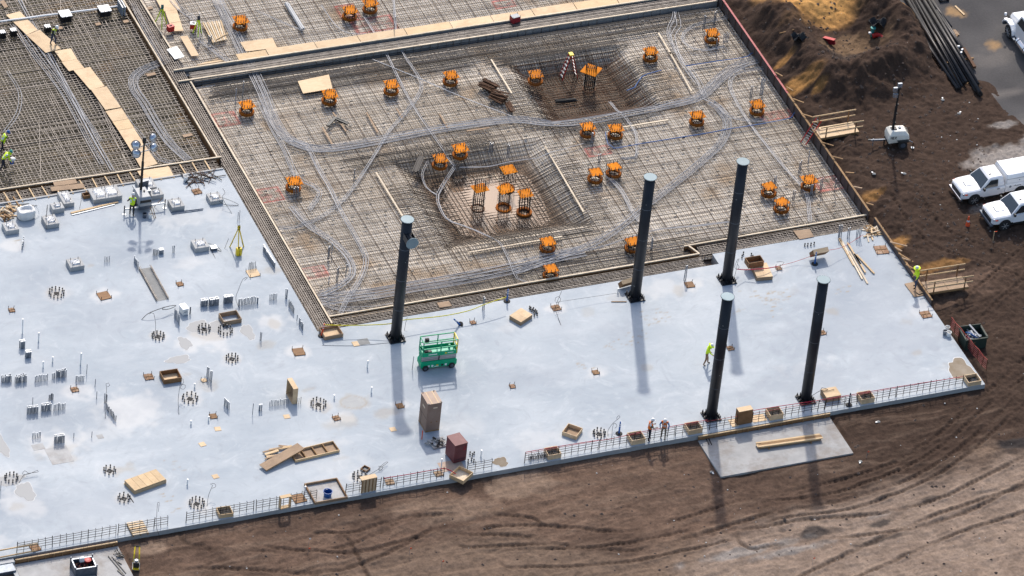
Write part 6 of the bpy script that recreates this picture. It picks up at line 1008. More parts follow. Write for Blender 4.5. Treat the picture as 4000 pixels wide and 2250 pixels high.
MB().box((w_/2, d_/2, h_/2+.06), (w_, d_, h_)).build('body', M['maroon'], a, bevel=.012); MB().box((w_/2, d_/2, h_+.08), (w_+.03, d_+.03, .04)).build('lid', M['maroon'], a, bevel=.008)
for u in (.08, .92):
    for v in (.1, .9): MB().box((w_*u, d_*v, .03), (.1, .1, .06)).build('foot', M['black'], a)
for k in range(4): MB().box((w_*.8, -.006, 1.0+k*.09), (.2, .012, .05)).build('vent', M['red_dark'], a)
MB().box((w_*.5, -.006, .3), (.8, .01, .03)).build('seam', M['black'], a)
tag(MB().box((0, 0, .006), (1.6, 1.0, .012)).build('cardboard_sheet', M['box_brown_top'], loc=W('32', 1300, 715)), 'flattened cardboard under the maroon box', 'cardboard')
heap('32', 1208, 555, .55, .4, 26, 'crumbled grey rubble on a pale tray near the brown crate', ('concrete_dark', 'concrete', 'rebar_dark'), (.15, .35), .1, h=.15, wd=.14, cat='rubble', nm='rubble_heap', pn='lump'); tag(MB().box((0, 0, .05), (1.15, .95, .1), .1).build('mortar_tray', M['pad_concrete'], loc=W('32', 1213, 568)), 'pale tray under the crumbled rubble', 'tray')
p = W('21', 195, 385); mb = MB(); N = 16; secs = []
for z, r_ in ((0, .50), (.12, .58), (.35, .62), (.6, .60), (.72, .55), (.70, .45), (.55, .40)): secs.append([(r_*(1+.06*math.sin(3*k+z*9))*np.sign(math.cos(2*math.pi*k/N))*abs(math.cos(2*math.pi*k/N))**.7*1.05, r_*np.sign(math.sin(2*math.pi*k/N))*abs(math.sin(2*math.pi*k/N))**.7*.8, z+.03*math.sin(5*k+z*7)) for k in range(N)])
a = thing('bulk_bag', 'white woven bulk bag slumped at the far left of the slab', 'bag', p); mb.loft(secs).build('bag', M['white_plain'], a, smooth=True); MB().tube([(.55, .2, .7), (.75, .3, .75), (.9, .1, .4), (.95, 0, .1)], .02, 4).build('strap', M['white_plain'], a); MB().tube([(.5, -.3, .72), (.2, -.35, .8), (-.2, -.33, .78)], .02, 4).build('strap', M['white_plain'], a)
# cooler
p = W('21', 1385, 1105); a = thing('drinks_cooler', 'white drinks cooler beside slanting stubs', 'cooler', p, .1); MB().box((0, 0, .24), (.42, .62, .46)).build('body', M['white_plain'], a, bevel=.03); MB().box((0, 0, .52), (.46, .66, .09)).build('lid', M['white_paint'], a, bevel=.02); MB().box((0, -.33, .3), (.2, .04, .05)).build('handle', M['pvc_grey'], a)
# tripods
def tripod(t, x, y, label, mat, h=1.55, spread=.55, z=0., head='yellow', k=1.):
    p = W(t, x, y, z); a = thing('survey_tripod', label, 'tripod', p)
    for i in range(3):
        an = .3+i*2*math.pi/3; l = MB().bar((spread*math.cos(an), spread*math.sin(an), 0), (.05*math.cos(an), .05*math.sin(an), h), .065).build('leg', M[mat], a); MB().bar((spread*math.cos(an), spread*math.sin(an), 0), (spread*.7*math.cos(an), spread*.7*math.sin(an), h*.3), .06).build('foot_shoe', M['black'], l)
    MB().lathe([(.1, h), (.1, h+.03)], n=12).build('plate', M['black'], a); b_ = MB().box((0, 0, h+.18), (.18, .16, .26)).build('instrument', M[head], a, bevel=.02); MB().cyl((0, -.12, h+.2), (0, .12, h+.2), .05, n=10).build('telescope', M['black'], b_); MB().box((0, 0, h+.33), (.16, .06, .05)).build('handle', M['black'], b_)
tripod('21', 1790, 625, 'yellow survey tripod with instrument on the left slab', 'yellow', 1.7, .55); p = W('21', 1800, 668); a = thing('instrument_case', 'yellow instrument case standing under the tripod', 'case', p, .1); MB().box((0, 0, .3), (.38, .3, .6)).build('body', M['yellow'], a, bevel=.04); MB().box((0, -.155, .3), (.03, .012, .5)).build('seam', M['black'], a); MB().box((0, 0, .63), (.16, .06, .05)).build('handle', M['black'], a)
tripod('11', 1215, 195, 'yellow-green tripod with teal instrument at the top left', 'hivis', 1.5, .5, -.2, 'teal'); tripod('11', 1490, 260, 'yellow-green tripod behind the right red case', 'hivis', 1.3, .35, -.2, 'galv_dark')
for x, y, rz, lab in ((1285, 232, .2, 'red case left of the plywood board at the top left'), (1458, 212, -.4, 'red case with white top in front of the second tripod')): p = W('11', x, y, -.2); a = thing('tool_case', lab, 'case', p, rz); MB().box((0, 0, .2), (.48, .36, .4)).build('body', M['red'], a, bevel=.03); MB().box((0, 0, .42), (.5, .38, .06)).build('lid', M['red' if x < 1300 else 'white_plain'], a, bevel=.02); MB().box((0, 0, .48), (.2, .05, .05)).build('handle', M['black'], a)
p = W('13', 20, 165, -.1); a = thing('tool_box', 'dark red generator box on the plywood strip at top centre', 'box', p, .15); MB().box((0, 0, .25), (.65, .5, .5)).build('body', M['red_dark'], a, bevel=.02); MB().box((0, 0, .52), (.6, .45, .05)).build('lid', M['pvc_grey'], a)
for i in range(4): MB().cyl(((-.3, .3)[i % 2], (-.22, .22)[i//2], 0), ((-.3, .3)[i % 2], (-.22, .22)[i//2], .62), .02, n=6).build('frame_bar', M['black'], a)
# ================================================================== ladders, ramps
def ladder(A0, A1, label, wd=.42, n=10, mat='red'):
    A0, A1 = Vector(A0), Vector(A1); d = (A1-A0); a = thing('ladder', label, 'ladder', A0); s = Vector((d.y, -d.x, 0)).normalized()*wd/2
    for sg in (-1, 1): MB().bar(s*sg, d+s*sg, .04, .09).build('rail', M[mat], a)
    for i in range(n): q = d*((i+.6)/n); MB().cyl(q-s, q+s, .02, n=6).build('rung', M['alu'], a)
ladder(W('14', 265, 1085, -.3), W('14', 385, 900, 1.1), 'red extension ladder leaning on the right wall at the far ramp', .45, 11)
p = W('13', 425, 590, MAT_Z-1.05); a = thing('step_ladder', 'red step ladder with yellow top standing in the dry pit', 'ladder', p)
for sg in (-1, 1):
    for q, nm in (((-.62, 0), 'rail'), ((.62, 0), 'rear_rail')): MB().bar((q[0], sg*.28, 0), (math.copysign(.08, q[0]), sg*.18, 2.1), .05, .07).build(nm, M['red'], a)
for i in range(6): f = (i+1)/7; MB().box((-.62+.54*f, 0, 2.1*f), (.1, .5-.14*f, .03)).build('step', M['alu'], a); MB().box((.62-.54*f, 0, 2.1*f), (.05, .5-.14*f, .03)).build('step', M['alu'], a)
MB().box((0, 0, 2.13), (.3, .4, .1)).build('top_cap', M['yellow'], a)
def ramp(c, L_, wd, z0, z1, label, rz=0., tread='plywood', rails=True):
    a = thing('access_ramp', label, 'ramp', c, rz); n = 3
    for i in range(2): MB().bar((L_*i/2+.01, 0, z0+(z1-z0)*i/2), (L_*(i+1)/2-.01, 0, z0+(z1-z0)*(i+1)/2), wd, .04).build('tread_board', M[tread], a)
    for sg in (-1, 1):
        MB().bar((0, sg*wd/2, z0-.08), (L_, sg*wd/2, z1-.08), .05, .14).build('stringer', M['lumber_brown'], a)
        for f in (.12, .88): MB().box((L_*f, sg*(wd/2+.03), z0+(z1-z0)*f+.4), (.08, .05, 1.2)).build('post', M['plywood_dark'], a)
        for zz in (.5, .98): MB().bar((-.15, sg*(wd/2+.07), z0+zz), (L_+.2, sg*(wd/2+.07), z1+zz), .04, .09).build('hand_rail', M['lumber'], a)
q = W('14', 365, 1010, .55); ramp((27.5, q.y, 0), 3.0, 1.25, .58, .62, 'far wooden access ramp with rails beside the red ladder')
q = W('24', 1160, 925, .35); ramp((27.65, q.y, 0), 3.1, 1.25, .42, .35, 'near wooden access ramp where the worker in yellow stands', 0, 'plywood_old')
for i, (x0, y0, x1, y1) in enumerate([(55, 545, 110, 575), (140, 655, 190, 685), (190, 745, 270, 775), (260, 860, 340, 885), (410, 1075, 495, 1100), (485, 1180, 565, 1200), (585, 1300, 650, 1305)]): A0, A1 = W('14', x0, y0, .7), W('14', x1, y1, .75); tag(MB().bar(A0, A1, .09, .05).build('brace_stake', M['lumber_brown']), ORD[i]+' timber brace stake down the bank behind the right wall', 'stake', 'brace stakes behind the wall')
for i, (x0, y0, x1, y1) in enumerate([(645, 152, 710, 165), (740, 275, 795, 292), (920, 570, 1050, 602), (985, 655, 1095, 720), (1010, 690, 1090, 715), (1040, 740, 1095, 770), (960, 610, 1010, 640)]): A0, A1 = W('24', x0, y0, .5), W('24', x1, y1, .5); tag(MB().bar(A0, A1, .1, .05).build('brace_stake', M['lumber_brown' if i % 2 else 'plywood_old']), ORD[i]+' timber brace stake down the bank beside the slab edge', 'stake', 'brace stakes beside the slab edge')
# ================================================================== steel pipes on the road
PL = [((-60), 0, 1430, 668), (30, 0, 1450, 665), (60, 0, 1380, 560), (75, 0, 1480, 628), (110, 0, 1495, 620), (135, 0, 1605, 715), (150, 0, 1600, 700), (185, 0, 1585, 635), (215, 0, 1560, 510), (110, 0, 1330, 250), (250, 90, 1500, 420), (200, 0, 1380, 205), (90, 0, 1465, 650), (120, 0, 1570, 690)]
lab_ = ['leftmost long steel pipe of the bundle on the road', 'second long pipe of the bundle, ending lowest left', 'third pipe, shorter, in the left bundle', 'fourth pipe of the left bundle', 'fifth pipe, lying on the bearers', 'longest pipe, reaching lowest of all', 'pipe lying against the longest one', 'pipe right of the longest one', 'pipe ending under the rusty beam', 'rusty short pipe among the upper ones', 'pipe at the right side near the white tags', 'rightmost short pipe at the top', 'thin pipe between the left ones', 'thin pipe beside the longest one']
for i, (dx, _, x1, y1) in enumerate(PL):
    x0 = 1000+dx; z = ROAD_Z+.22+(.2 if i in (4, 6, 12) else 0); A1 = W('14', x1, y1, z); A0 = W('14', x0 if i not in (9, 10) else x0+20, -40 if i != 10 else 80, z); r_ = (.11, .14, .10, .13, .12, .18, .14, .13, .11, .15, .11, .12, .08, .09)[i]
    a = thing('steel_pipe', lab_[i], 'pipe', A1, 0, 'steel pipes on the road'); MB().cyl((0, 0, 0), A0-A1, r_, n=12).build('tube', M['pipe_steel'], a, smooth=True); dn = (A0-A1).normalized(); MB().cyl(-dn*.006, dn*.01, r_*.8, n=12).build('bore', M['black'], a)
for i, (x0, y0, x1, y1) in enumerate([(1240, 310, 1430, 272), (1340, 475, 1550, 438), (1440, 635, 1520, 627), (1280, 300, 1430, 260)]): tag(MB().bar(W('14', x0, y0, ROAD_Z+.05), W('14', x1, y1, ROAD_Z+.05), .12, .09).build('bearer', M['lumber_brown']), ['upper timber bearer under the steel pipes', 'middle timber bearer under the steel pipes', 'lowest timber bearer under the steel pipes', 'second upper bearer under the steel pipes'][i], 'bearer')
tag(MB().bar(W('14', 1475, 365, ROAD_Z+.3), W('14', 1560, 510, ROAD_Z+.3), .22, .2).build('rusty_beam', M['rebar_rust']), 'short rusty beam at the right of the steel pipes', 'beam'); tag(MB().box((0, 0, .02), (1.2, .7, .04), .05).build('plywood_sheet', M['plywood_old'], loc=W('14', 1375, 255, ROAD_Z+.05)), 'brown board among the upper steel pipes', 'board'); tag(MB().bar(W('14', 1412, 45, ROAD_Z+.04), W('14', 1482, 112, ROAD_Z+.04), .14, .06).build('loose_plank', M['lumber']), 'single plank lying alone on the road', 'plank')
for i, (x, y) in enumerate([(1437, 355), (1465, 380), (1457, 402)]): tag(MB().box((0, 0, .06), (.16, .12, .12), .5*i).build('paper_tag', M['white_plain'], loc=W('14', x, y, ROAD_Z+.3)), ['upper white tag on the steel pipes', 'middle white tag on the steel pipes', 'lowest white tag on the steel pipes'][i], 'tag')
p = W('14', 1325, 5, ROAD_Z); a = thing('pipe_stand', 'dark little stand cut by the top picture edge', 'stand', p); MB().box((0, 0, .2), (.7, .3, .1)).build('plate', M['galv_dark'], a)
for sx_ in (-.3, .3): MB().box((sx_, 0, .09), (.1, .4, .18)).build('foot', M['black'], a)
# ================================================================== things in the dirt
p = G('14', 465, 325); a = thing('red_beam', 'red steel piece half buried in the hollow', 'beam', p, -1.0, None, (0, R(-12), -1.0)); MB().box((0, 0, .2), (.95, .1, .34)).build('web', M['red_dark'], a); MB().box((0, 0, .38), (.95, .3, .04)).build('flange', M['red'], a); MB().box((0, 0, .03), (.95, .3, .04)).build('flange', M['red_dark'], a); MB().box((-.5, 0, .2), (.12, .2, .2)).build('tag', M['white_plain'], a)
p = G('14', 815, 285); a = thing('pipe_fitting', 'red pipe elbow lying in the hollow', 'pipe', p); MB().tube(spline([(-.3, 0, .2), (0, 0, .25), (.25, -.1, .2), (.35, -.3, .15)], .08), .17, 10).build('elbow', M['red'], a, smooth=True); MB().cyl((.33, -.27, .16), (.38, -.36, .14), .22, n=12).build('socket', M['red_dark'], a)
p = G('14', 785, 275); a = thing('pipe_fitting', 'teal valve standing beside the red elbow', 'valve', p); MB().cyl((0, 0, 0), (0, 0, .7), .12, n=10).build('body', M['teal'], a); MB().cyl((0, 0, .7), (0, 0, .8), .2, n=12).build('flange', M['teal'], a); MB().box((-.2, 0, .35), (.2, .15, .12)).build('outlet', M['white_plain'], a)
p = G('14', 235, 300); mb = MB(); N = 12; vs = [(1.1*(i/(N-1)-.5), .8*(j/(N-1)-.5), .25+.35*math.sin(i*.6)*math.cos(j*.5)+rg.uniform(-.05, .05)) for j in range(N) for i in range(N)]; mb.add(vs, [(j*N+i, j*N+i+1, (j+1)*N+i+1, (j+1)*N+i) for j in range(N-1) for i in range(N-1)]); tag(mb.build('black_tarp', M['black'], loc=p), 'crumpled black sheeting on the spoil heap', 'tarp')
p = G('14', 840, 190); mb = MB(); mb.add([(v[0]*1.3, v[1]*1.1, v[2]) for v in vs], [(j*N+i, j*N+i+1, (j+1)*N+i+1, (j+1)*N+i) for j in range(N-1) for i in range(N-1)]); tag(mb.build('black_tarp', M['rubber'], loc=p), 'dark sheeting over the right spoil ridge', 'tarp'); tag(MB().bar(G('14', 85, 260)+Vector((0, 0, .1)), G('14', 195, 232)+Vector((0, 0, .1)), .07, .04).build('loose_batten', M['lumber_brown']), 'thin batten lying on the left spoil heap', 'batten')
for i, (t, x, y) in enumerate([('14', 1440, 860), ('14', 1318, 757), ('24', 800, 60), ('24', 1030, 58), ('34', 735, 425), ('34', 615, 690), ('33', 1330, 760)]): p = G(t, x, y); a = thing('litter_piece', ['crumpled grey litter below the steel pipes', 'small pale litter right of the lamp mast', 'grey stone near the wall below the far ramp', 'pale crumpled bag between wall and pickup', 'white scrap in the dirt right of the pad', 'dark clod with a white scrap below the pad', 'small pale scrap left of the front right pad'][i], 'litter', p, i*.7); MB().lathe([(.03, -.03), (.12, .01), (.14, .05), (.08, .09), (.02, .1)], n=7).build('lump', M['concrete_dark'], a); MB().box((.15, .1, .08), (.14, .09, .04), .5).build('scrap', M['white_plain'], a)
for i, (t, x, y) in enumerate([('32', 345, 1310), ('32', 1020, 1310), ('32', 1235, 1395), ('34', 655, 665), ('34', 295, 1375), ('32', 350, 1245)]): p = G(t, x, y); a = thing('pin_flag', ['pin flag left of the twin ruts', 'pin flag in the dirt below the maroon box', 'pin flag near the bottom edge below the maroon box', 'pin flag below the corner of the right pad', 'pin flag near the bottom edge at right', 'thin white pin left of the twin ruts'][i], 'flag', p); MB().cyl((0, 0, 0), (0, 0, .6), .01, n=4).build('wire', M['galv'], a); MB().box((.07, 0, .55), (.14, .006, .1)).build('flag', M['cone_orange' if i != 5 else 'white_plain'], a)
mb = MB()
for i in range(900):
    x, y = rg.uniform(-44, 40), rg.uniform(-38, 26)
    if x < 28.5 and y > -18.8: continue
    if (6 < x < 16.2 and y > -22.8) or (x < -34.5 and y > -26): continue
    z = gz(x, y); s = rg.choice((.015, .02, .02, .03, .05)); mb.box((x, y, z+s*.2), (s*2, s*1.5, s), rg.uniform(0, 3))
stuff(mb, 'gravel', M['concrete'], 'small pale stones scattered over the dirt', 'gravel')
mb = MB()
for i in range(2600):
    if rg.random() < .45: x, y = rg.gauss(33, 4), rg.uniform(-5, 30)
    else: x, y = rg.uniform(-44, 40), rg.uniform(-38, 10)
    if (x < 28.2 and y > -18.9) or (6 < x < 16.2 and y > -22.8) or (x < -34.5 and y > -26) or x > 45: continue
    if in_poly(np.array([x]), np.array([y]), ROAD)[0]: continue
    z = gz(x, y); s = rg.choice((.05, .06, .08, .1, .14)); n_ = 6; rr = [s*rg.uniform(.7, 1.2) for _ in range(n_)]
    mb.add([(x, y, z+s*.7)]+[(x+rr[k]*math.cos(k*2*math.pi/n_), y+rr[k]*math.sin(k*2*math.pi/n_), z-.02+s*.25*rg.random()) for k in range(n_)], [(0, k+1, (k+1) % n_+1) for k in range(n_)])
stuff(mb, 'clods', pm('clod', (0.075, 0.055, 0.045), (0.11, 0.08, 0.063), 4, .95, bump=.5), 'loose clods of dark earth strewn over the dirt', 'soil')
# dumpster
q = G('24', 1545, 1350); a = thing('dumpster', 'green open dumpster full of scrap right of the slab', 'dumpster', q+Vector((0, .2, 0)), -.06); w_, d_, h_ = 1.55, 1.3, .95
def sk(x0, x1, y0, y1, z0, z1, f): return [(x0, y0, z0), (x1, y0, z0), (x1, y1, z0), (x0, y1, z0)], None
MB().box((0, -d_/2, h_/2), (w_, .05, h_)).build('front_wall', M['dumpster'], a); MB().box((0, d_/2, h_/2+.08), (w_, .05, h_+.16)).build('back_wall', M['dumpster'], a); MB().box((w_/2-.02, 0, h_/2+.03), (.05, d_-.06, h_)).build('side_wall', M['dumpster'], a); MB().box((-w_/2+.02, 0, h_/2+.03), (.05, d_-.06, h_)).build('side_wall', M['dumpster'], a); MB().box((0, 0, .06), (w_-.1, d_-.1, .08)).build('bottom', M['dumpster'], a)
for c_, d2 in (((0, -d_/2-.04, h_-.04), (w_+.1, .08, .08)), ((w_/2+.03, 0, h_), (.08, d_, .08)), ((-w_/2-.03, 0, h_), (.08, d_, .08))): MB().box(c_, d2).build('lip', M['dumpster'], a)
for i in range(16): th_ = rg.uniform(0, 3.1); L2 = rg.uniform(.3, .65); u, v = rg.uniform(-.35, .35), rg.uniform(-.3, .3); MB().bar((u-L2*math.cos(th_)*.8, v-L2*math.sin(th_)*.7, .6+rg.uniform(-.1, .15)), (u+L2*math.cos(th_)*.8, v+L2*math.sin(th_)*.7, .65+rg.uniform(-.1, .25)), rg.choice((.05, .1, .2)), .04).build('scrap', M[rg.choice(('pvc_grey', 'white_plain', 'rebar_rust', 'pvc_blue', 'concrete_dark', 'galv_dark'))], a)
MB().tube(spline([(-.4, .3, .8), (-.3, 0, .95), (0, -.3, .85), (.2, -.5, .75)], .1), .06, 8).build('hose', M['pvc_blue'], a); MB().bar((-.1, .6, 1.2), (.25, -.6, 1.0), .12, .06).build('scrap', M['pvc_grey'], a)
# orange-red mesh fence beside dumpster
A0, A1 = G('24', 1370, 1230), G('34', 1450, 100); A0.z = A1.z = -.15; a = thing('mesh_fence', 'sagging red mesh fence between slab corner and dumpster', 'fence', A0); d = A1-A0
for i in range(9): f = i/8; MB().bar(d*f, d*f+Vector((rg.uniform(-.05, .05), 0, .95+rg.uniform(-.1, .1))), .035).build('post', M['rebar_rust'], a)
for k in range(6): MB().tube([d*(j/16)+Vector((0, 0, .12+k*.16-.08*math.sin(j*math.pi/4)**2)) for j in range(17)], .014, 4).build('strand', M['red_dark' if k < 5 else 'red'], a)
for i in range(40): f = i/40; MB().bar(d*f+Vector((0, 0, .1)), d*f+Vector((.03, 0, .9)), .012).build('strand', M['rebar_rust'], a)
# parts bin and compactor at lower left
p = W('31', 555, 1420, -.35); a = thing('parts_bin', 'grey steel parts bin full of bolts on the lower left pad', 'bin', p, -.05); w_, d_, h_ = 1.35, 1.0, .75
for c_, d2, nm in (((0, -d_/2, h_/2), (w_, .04, h_-.1), 'wall'), ((0, d_/2, h_/2), (w_, .04, h_-.1), 'wall'), ((-w_/2, 0, h_/2), (.04, d_-.05, h_-.1), 'wall'), ((w_/2, 0, h_/2), (.04, d_-.05, h_-.1), 'wall'), ((0, 0, .12), (w_-.06, d_-.06, .04), 'bottom')): MB().box(c_, d2).build(nm, M['galv_dark'], a)
for c_, d2 in (((0, -d_/2, h_-.03), (w_+.06, .07, .06)), ((0, d_/2, h_-.03), (w_+.06, .07, .06)), ((-w_/2, 0, h_-.03), (.07, d_-.09, .06)), ((w_/2, 0, h_-.03), (.07, d_-.09, .06))): MB().box(c_, d2).build('rim', M['galv'], a)
for sx_ in (-1, 1):
    for sy_ in (-1, 1): MB().box((sx_*(w_/2+.04), sy_*(d_/2+.04), h_/2+.08), (.08, .08, h_+.16)).build('corner_post', M['galv_dark'], a)
for i in range(60): x, y = rg.uniform(-.55, .55), rg.uniform(-.4, .4); MB().cyl((x, y, .45), (x+rg.uniform(-.12, .12), y+rg.uniform(-.12, .12), .55+rg.uniform(0, .1)), .035, n=6).build('bolt', M['rebar_rust' if i % 2 else 'maroon'], a)
MB().box((-.05, .3, .78), (.32, .2, .36)).build('jug', M['white_plain'], a, bevel=.04); MB().lathe([(.2, .62), (.23, .78), (.1, .8)], c=(.32, .22, 0), n=14).build('lid', M['red'], a)
p = G('31', 905, 1395); a = thing('plate_compactor', 'yellow and black plate compactor on the dirt at lower left', 'compactor', p, 1.2); MB().box((0, 0, .1), (.75, .5, .12)).build('base_plate', M['galv_dark'], a, bevel=.03); MB().box((-.1, 0, .2), (.62, .42, .1)).build('deck', M['yellow'], a); MB().box((-.08, 0, .45), (.45, .4, .4)).build('engine', M['black'], a, bevel=.03); MB().cyl((-.08, 0, .66), (-.08, 0, .74), .1, n=12).build('fuel_cap', M['white_plain'], a)
for sy_ in (-1, 1): MB().tube([(.2, sy_*.18, .3), (.5, sy_*.16, .75), (.95, sy_*.14, 1.0)], .05, 6).build('handle_bar', M['yellow'], a)
MB().cyl((.95, -.2, 1.0), (.95, .2, 1.0), .05, n=8).build('grip', M['black'], a)
tag(MB().box((0, 0, .3), (1.2, .8, .5)).build('dark_crate', M['galv_dark'], loc=W('31', 35, 1440, -.6), bevel=.03), 'dark crate at the bottom left picture corner behind the wall', 'crate')
# ================================================================== scissor lift
f0, f1 = ray(1665, 1449), ray(1759, 1437); dv = f1-f0; rz = math.atan2(dv.y, dv.x); a = thing('scissor_lift', 'green scissor lift parked on the slab right of the first column', 'scissor lift', (f0+f1)/2+Vector((-math.sin(rz), math.cos(rz), 0))*.42, rz)
ch = MB().loft([[(x, -.40, z0), (x, .40, z0), (x, .40, z1), (x, -.40, z1)] for x, z0, z1 in ((-1.28, .32, .62), (-1.2, .2, .74), (1.2, .2, .74), (1.28, .32, .62))]).build('chassis', M['lift_green'], a, bevel=.015)
for x in (-.93, .93):
    for y in (-.38, .38):
        w_ = MB().cyl((x, y-.09, .22), (x, y+.09, .22), .22, n=20).build('wheel', M['rubber'], a); MB().cyl((x, y-.1, .22), (x, y+.1, .22), .12, n=12).build('hub', M['galv_dark'], w_)
for x, m_ in ((-.45, 'white_plain'), (-.1, 'yellow'), (.25, 'black'), (.5, 'white_plain'), (-.7, 'white_plain')): MB().box((x, -.406, .36), (.14, .012, .15)).build('decal', M[m_], ch)
MB().box((-.15, -.407, .30), (.3, .012, .06)).build('decal', M['white_plain'], ch)
for k in range(3):
    z = .80+k*.14
    for x in (-.62, .62): s_ = MB().box((x, 0, z), (1.2, .62, .115)).build('scissor_arm', M['alu'], a, bevel=.01)
    MB().cyl((0, -.33, z), (0, .33, z), .05, n=8).build('pivot_pin', M['black'], a)
for x in (-1.22, 1.22): MB().box((x, 0, .95), (.06, .5, .5)).build('ladder_plate', M['lift_green'], a)
MB().box((0, 0, 1.26), (2.45, .84, .06)).build('deck', M['lift_pale'], a)
for y in (-.41, .41): MB().box((0, y, 1.36), (2.46, .03, .32)).build('toe_board', M['lift_green'], a)
for x in (-1.22, 1.22): MB().box((x, 0, 1.36), (.03, .79, .32)).build('toe_board', M['lift_green'], a)
MB().box((-.5, -.428, 1.36), (.6, .006, .07)).build('lettering', M['white_plain'], a); MB().box((.42, -.428, 1.36), (.14, .006, .1)).build('lettering', M['yellow'], a); MB().box((.75, -.428, 1.36), (.4, .006, .05)).build('lettering', M['white_plain'], a)
for x in (-1.2, .05, 1.2):
    for y in (-.4, .4): MB().bar((x, y, 1.25), (x, y, 2.36), .06).build('rail_post', M['lift_green' if x < 1 else 'yellow'], a)
for z in (1.85, 2.36):
    for y in (-.4, .4): MB().bar((-1.22, y, z), (1.22, y, z), .06).build('guard_rail', M['lift_green'], a)
    for x, m_ in ((-1.2, 'lift_green'), (1.2, 'yellow')): MB().bar((x, -.4, z), (x, .4, z), .06).build('guard_rail', M[m_], a)
MB().bar((1.2, -.4, 1.35), (1.2, .4, 2.3), .04).build('gate_brace', M['yellow'], a)
MB().box((-.75, -.1, 1.38), (.5, .3, .18)).build('tool_bag', M['black'], a, bevel=.03); MB().box((-.75, .28, 2.05), (.25, .2, .3)).build('control_box', M['black'], a); MB().box((.85, .2, 1.42), (.12, .12, .25)).build('canister', M['lift_pale'], a)
# ================================================================== light towers
def lamp(a, c, d, r=.32, mesh=True):
    c = Vector(c); d = Vector(d).normalized(); q = d.to_track_quat('Z', 'Y').to_matrix().to_4x4(); Mx = Matrix.Translation(c) @ q
    o = MB().lathe([(.06, -.26), (r*.75, -.17), (r, 0), (r*.96, .03)], n=20, M=Mx).build('lamp_head', M['lampglass'], a, smooth=True); MB().lathe([(r*.94, .032), (r*.6, .09), (.02, .12)], n=20, M=Mx).build('lens', M['lampglass'], o, smooth=True)
    MB().tube([Mx @ Vector((r*1.05*math.cos(k), r*1.05*math.sin(k), 0)) for k in np.linspace(0, math.pi, 9)], .018, 5).build('bracket', M['black'], o)
c = ray(553, 806); a = thing('light_tower', 'mobile light tower with four round lamps on the left slab', 'light tower', c, 0)
MB().box((0, 0, .42), (.95, 1.5, .3)).build('frame', M['galv_dark'], a, bevel=.02); MB().loft([[(-.46, -.72, .58), (.46, -.72, .58), (.46, .72, .58), (-.46, .72, .58)], [(-.46, -.72, 1.0), (.46, -.72, 1.0), (.46, .72, 1.0), (-.46, .72, 1.0)], [(-.40, -.55, 1.2), (.40, -.55, 1.2), (.40, .6, 1.2), (-.40, .6, 1.2)]]).build('canopy', M['pvc_grey'], a, bevel=.03)
MB().box((0, -.728, .95), (.8, .012, .22)).build('vent', M['black'], a); MB().box((0, -.73, .66), (.8, .012, .2)).build('rear_panel', M['alu'], a); MB().cyl((.15, .1, 1.2), (.15, .1, 1.3), .06, n=10).build('exhaust', M['black'], a)
for y in (-.05, .12): MB().cyl((0, y-.09, .3), (0, y+.09, .3), .01, n=4).build('pin', M['black'], a)
for sx_ in (-1, 1):
    o = MB().box((sx_*.95, -.6, .45), (1.1, .08, .1)).build('outrigger', M['white_plain'], a); MB().cyl((sx_*1.48, -.6, .02), (sx_*1.48, -.6, .75), .045, n=8).build('jack', M['navy'], o); MB().cyl((sx_*1.48, -.6, 0), (sx_*1.48, -.6, .03), .14, n=12).build('jack_pad', M['galv'], o)
    w_ = MB().cyl((sx_*.52, .1, .3), (sx_*.66, .1, .3), .3, n=18).build('wheel', M['rubber'], a); MB().cyl((sx_*.665, .1, .3), (sx_*.675, .1, .3), .16, n=12).build('hub', M['white_plain'], w_)
MB().bar((0, .75, .4), (0, 1.9, .4), .1).build('tow_bar', M['galv_dark'], a)
MB().bar((0, .35, 1.1), (0, .35, 3.6), .14).build('mast', M['rebar_dark'], a); MB().bar((0, .35, 3.6), (0, .35, 5.3), .10).build('mast_top', M['black'], a); MB().box((0, .35, 5.45), (.2, .2, .5)).build('mast_head', M['black'], a); MB().bar((-.55, .35, 4.85), (.65, .35, 5.1), .05).build('cross_arm', M['galv_dark'], a); MB().bar((-.5, .35, 4.4), (.6, .35, 4.55), .05).build('cross_arm', M['galv_dark'], a)
for q, d in (((-.62, .3, 5.15), (-.3, -.8, .5)), ((.62, .3, 5.55), (.3, -.8, .5)), ((-.55, .3, 4.40), (-.5, -.8, .4)), ((.72, .3, 4.72), (.3, -.8, .5))): lamp(a, q, d)
p = ray(478, 777); 
p = W('21', 1092, 190, .35); a = thing('control_cabinet', 'open dark cabinet lying on the pedestal behind the light tower', 'cabinet', p, .15); MB().box((0, 0, .1), (.7, .5, .18)).build('tray', M['galv'], a); MB().box((.05, .3, .38), (.75, .06, .55)).build('door', M['galv_dark'], a)
c = G('14', 965, 1085); a = thing('light_tower', 'cream mobile light tower with square lamps on the dirt at right', 'light tower', c, -.12)
for k, (zz, hx, hy) in enumerate(()): pass
MB().loft([[(-.75, -.5, .42), (.72, -.5, .50), (.72, .5, .50), (-.75, .5, .42)], [(-.80, -.55, .8), (.75, -.55, .8), (.75, .55, .8), (-.80, .55, .8)], [(-.74, -.52, 1.15), (.70, -.52, 1.05), (.70, .52, 1.05), (-.74, .52, 1.15)], [(-.55, -.36, 1.38), (.45, -.36, 1.34), (.45, .36, 1.34), (-.55, .36, 1.38)]]).build('hood', M['cream'], a, bevel=.04)
MB().box((0, 0, .42), (1.6, .9, .1)).build('frame', M['black'], a); MB().box((-.35, 0, 1.4), (.4, .34, .06)).build('mast_bracket', M['black'], a); MB().cyl((.12, .05, 1.36), (.12, .05, 1.44), .1, n=12).build('exhaust', M['galv_dark'], a)
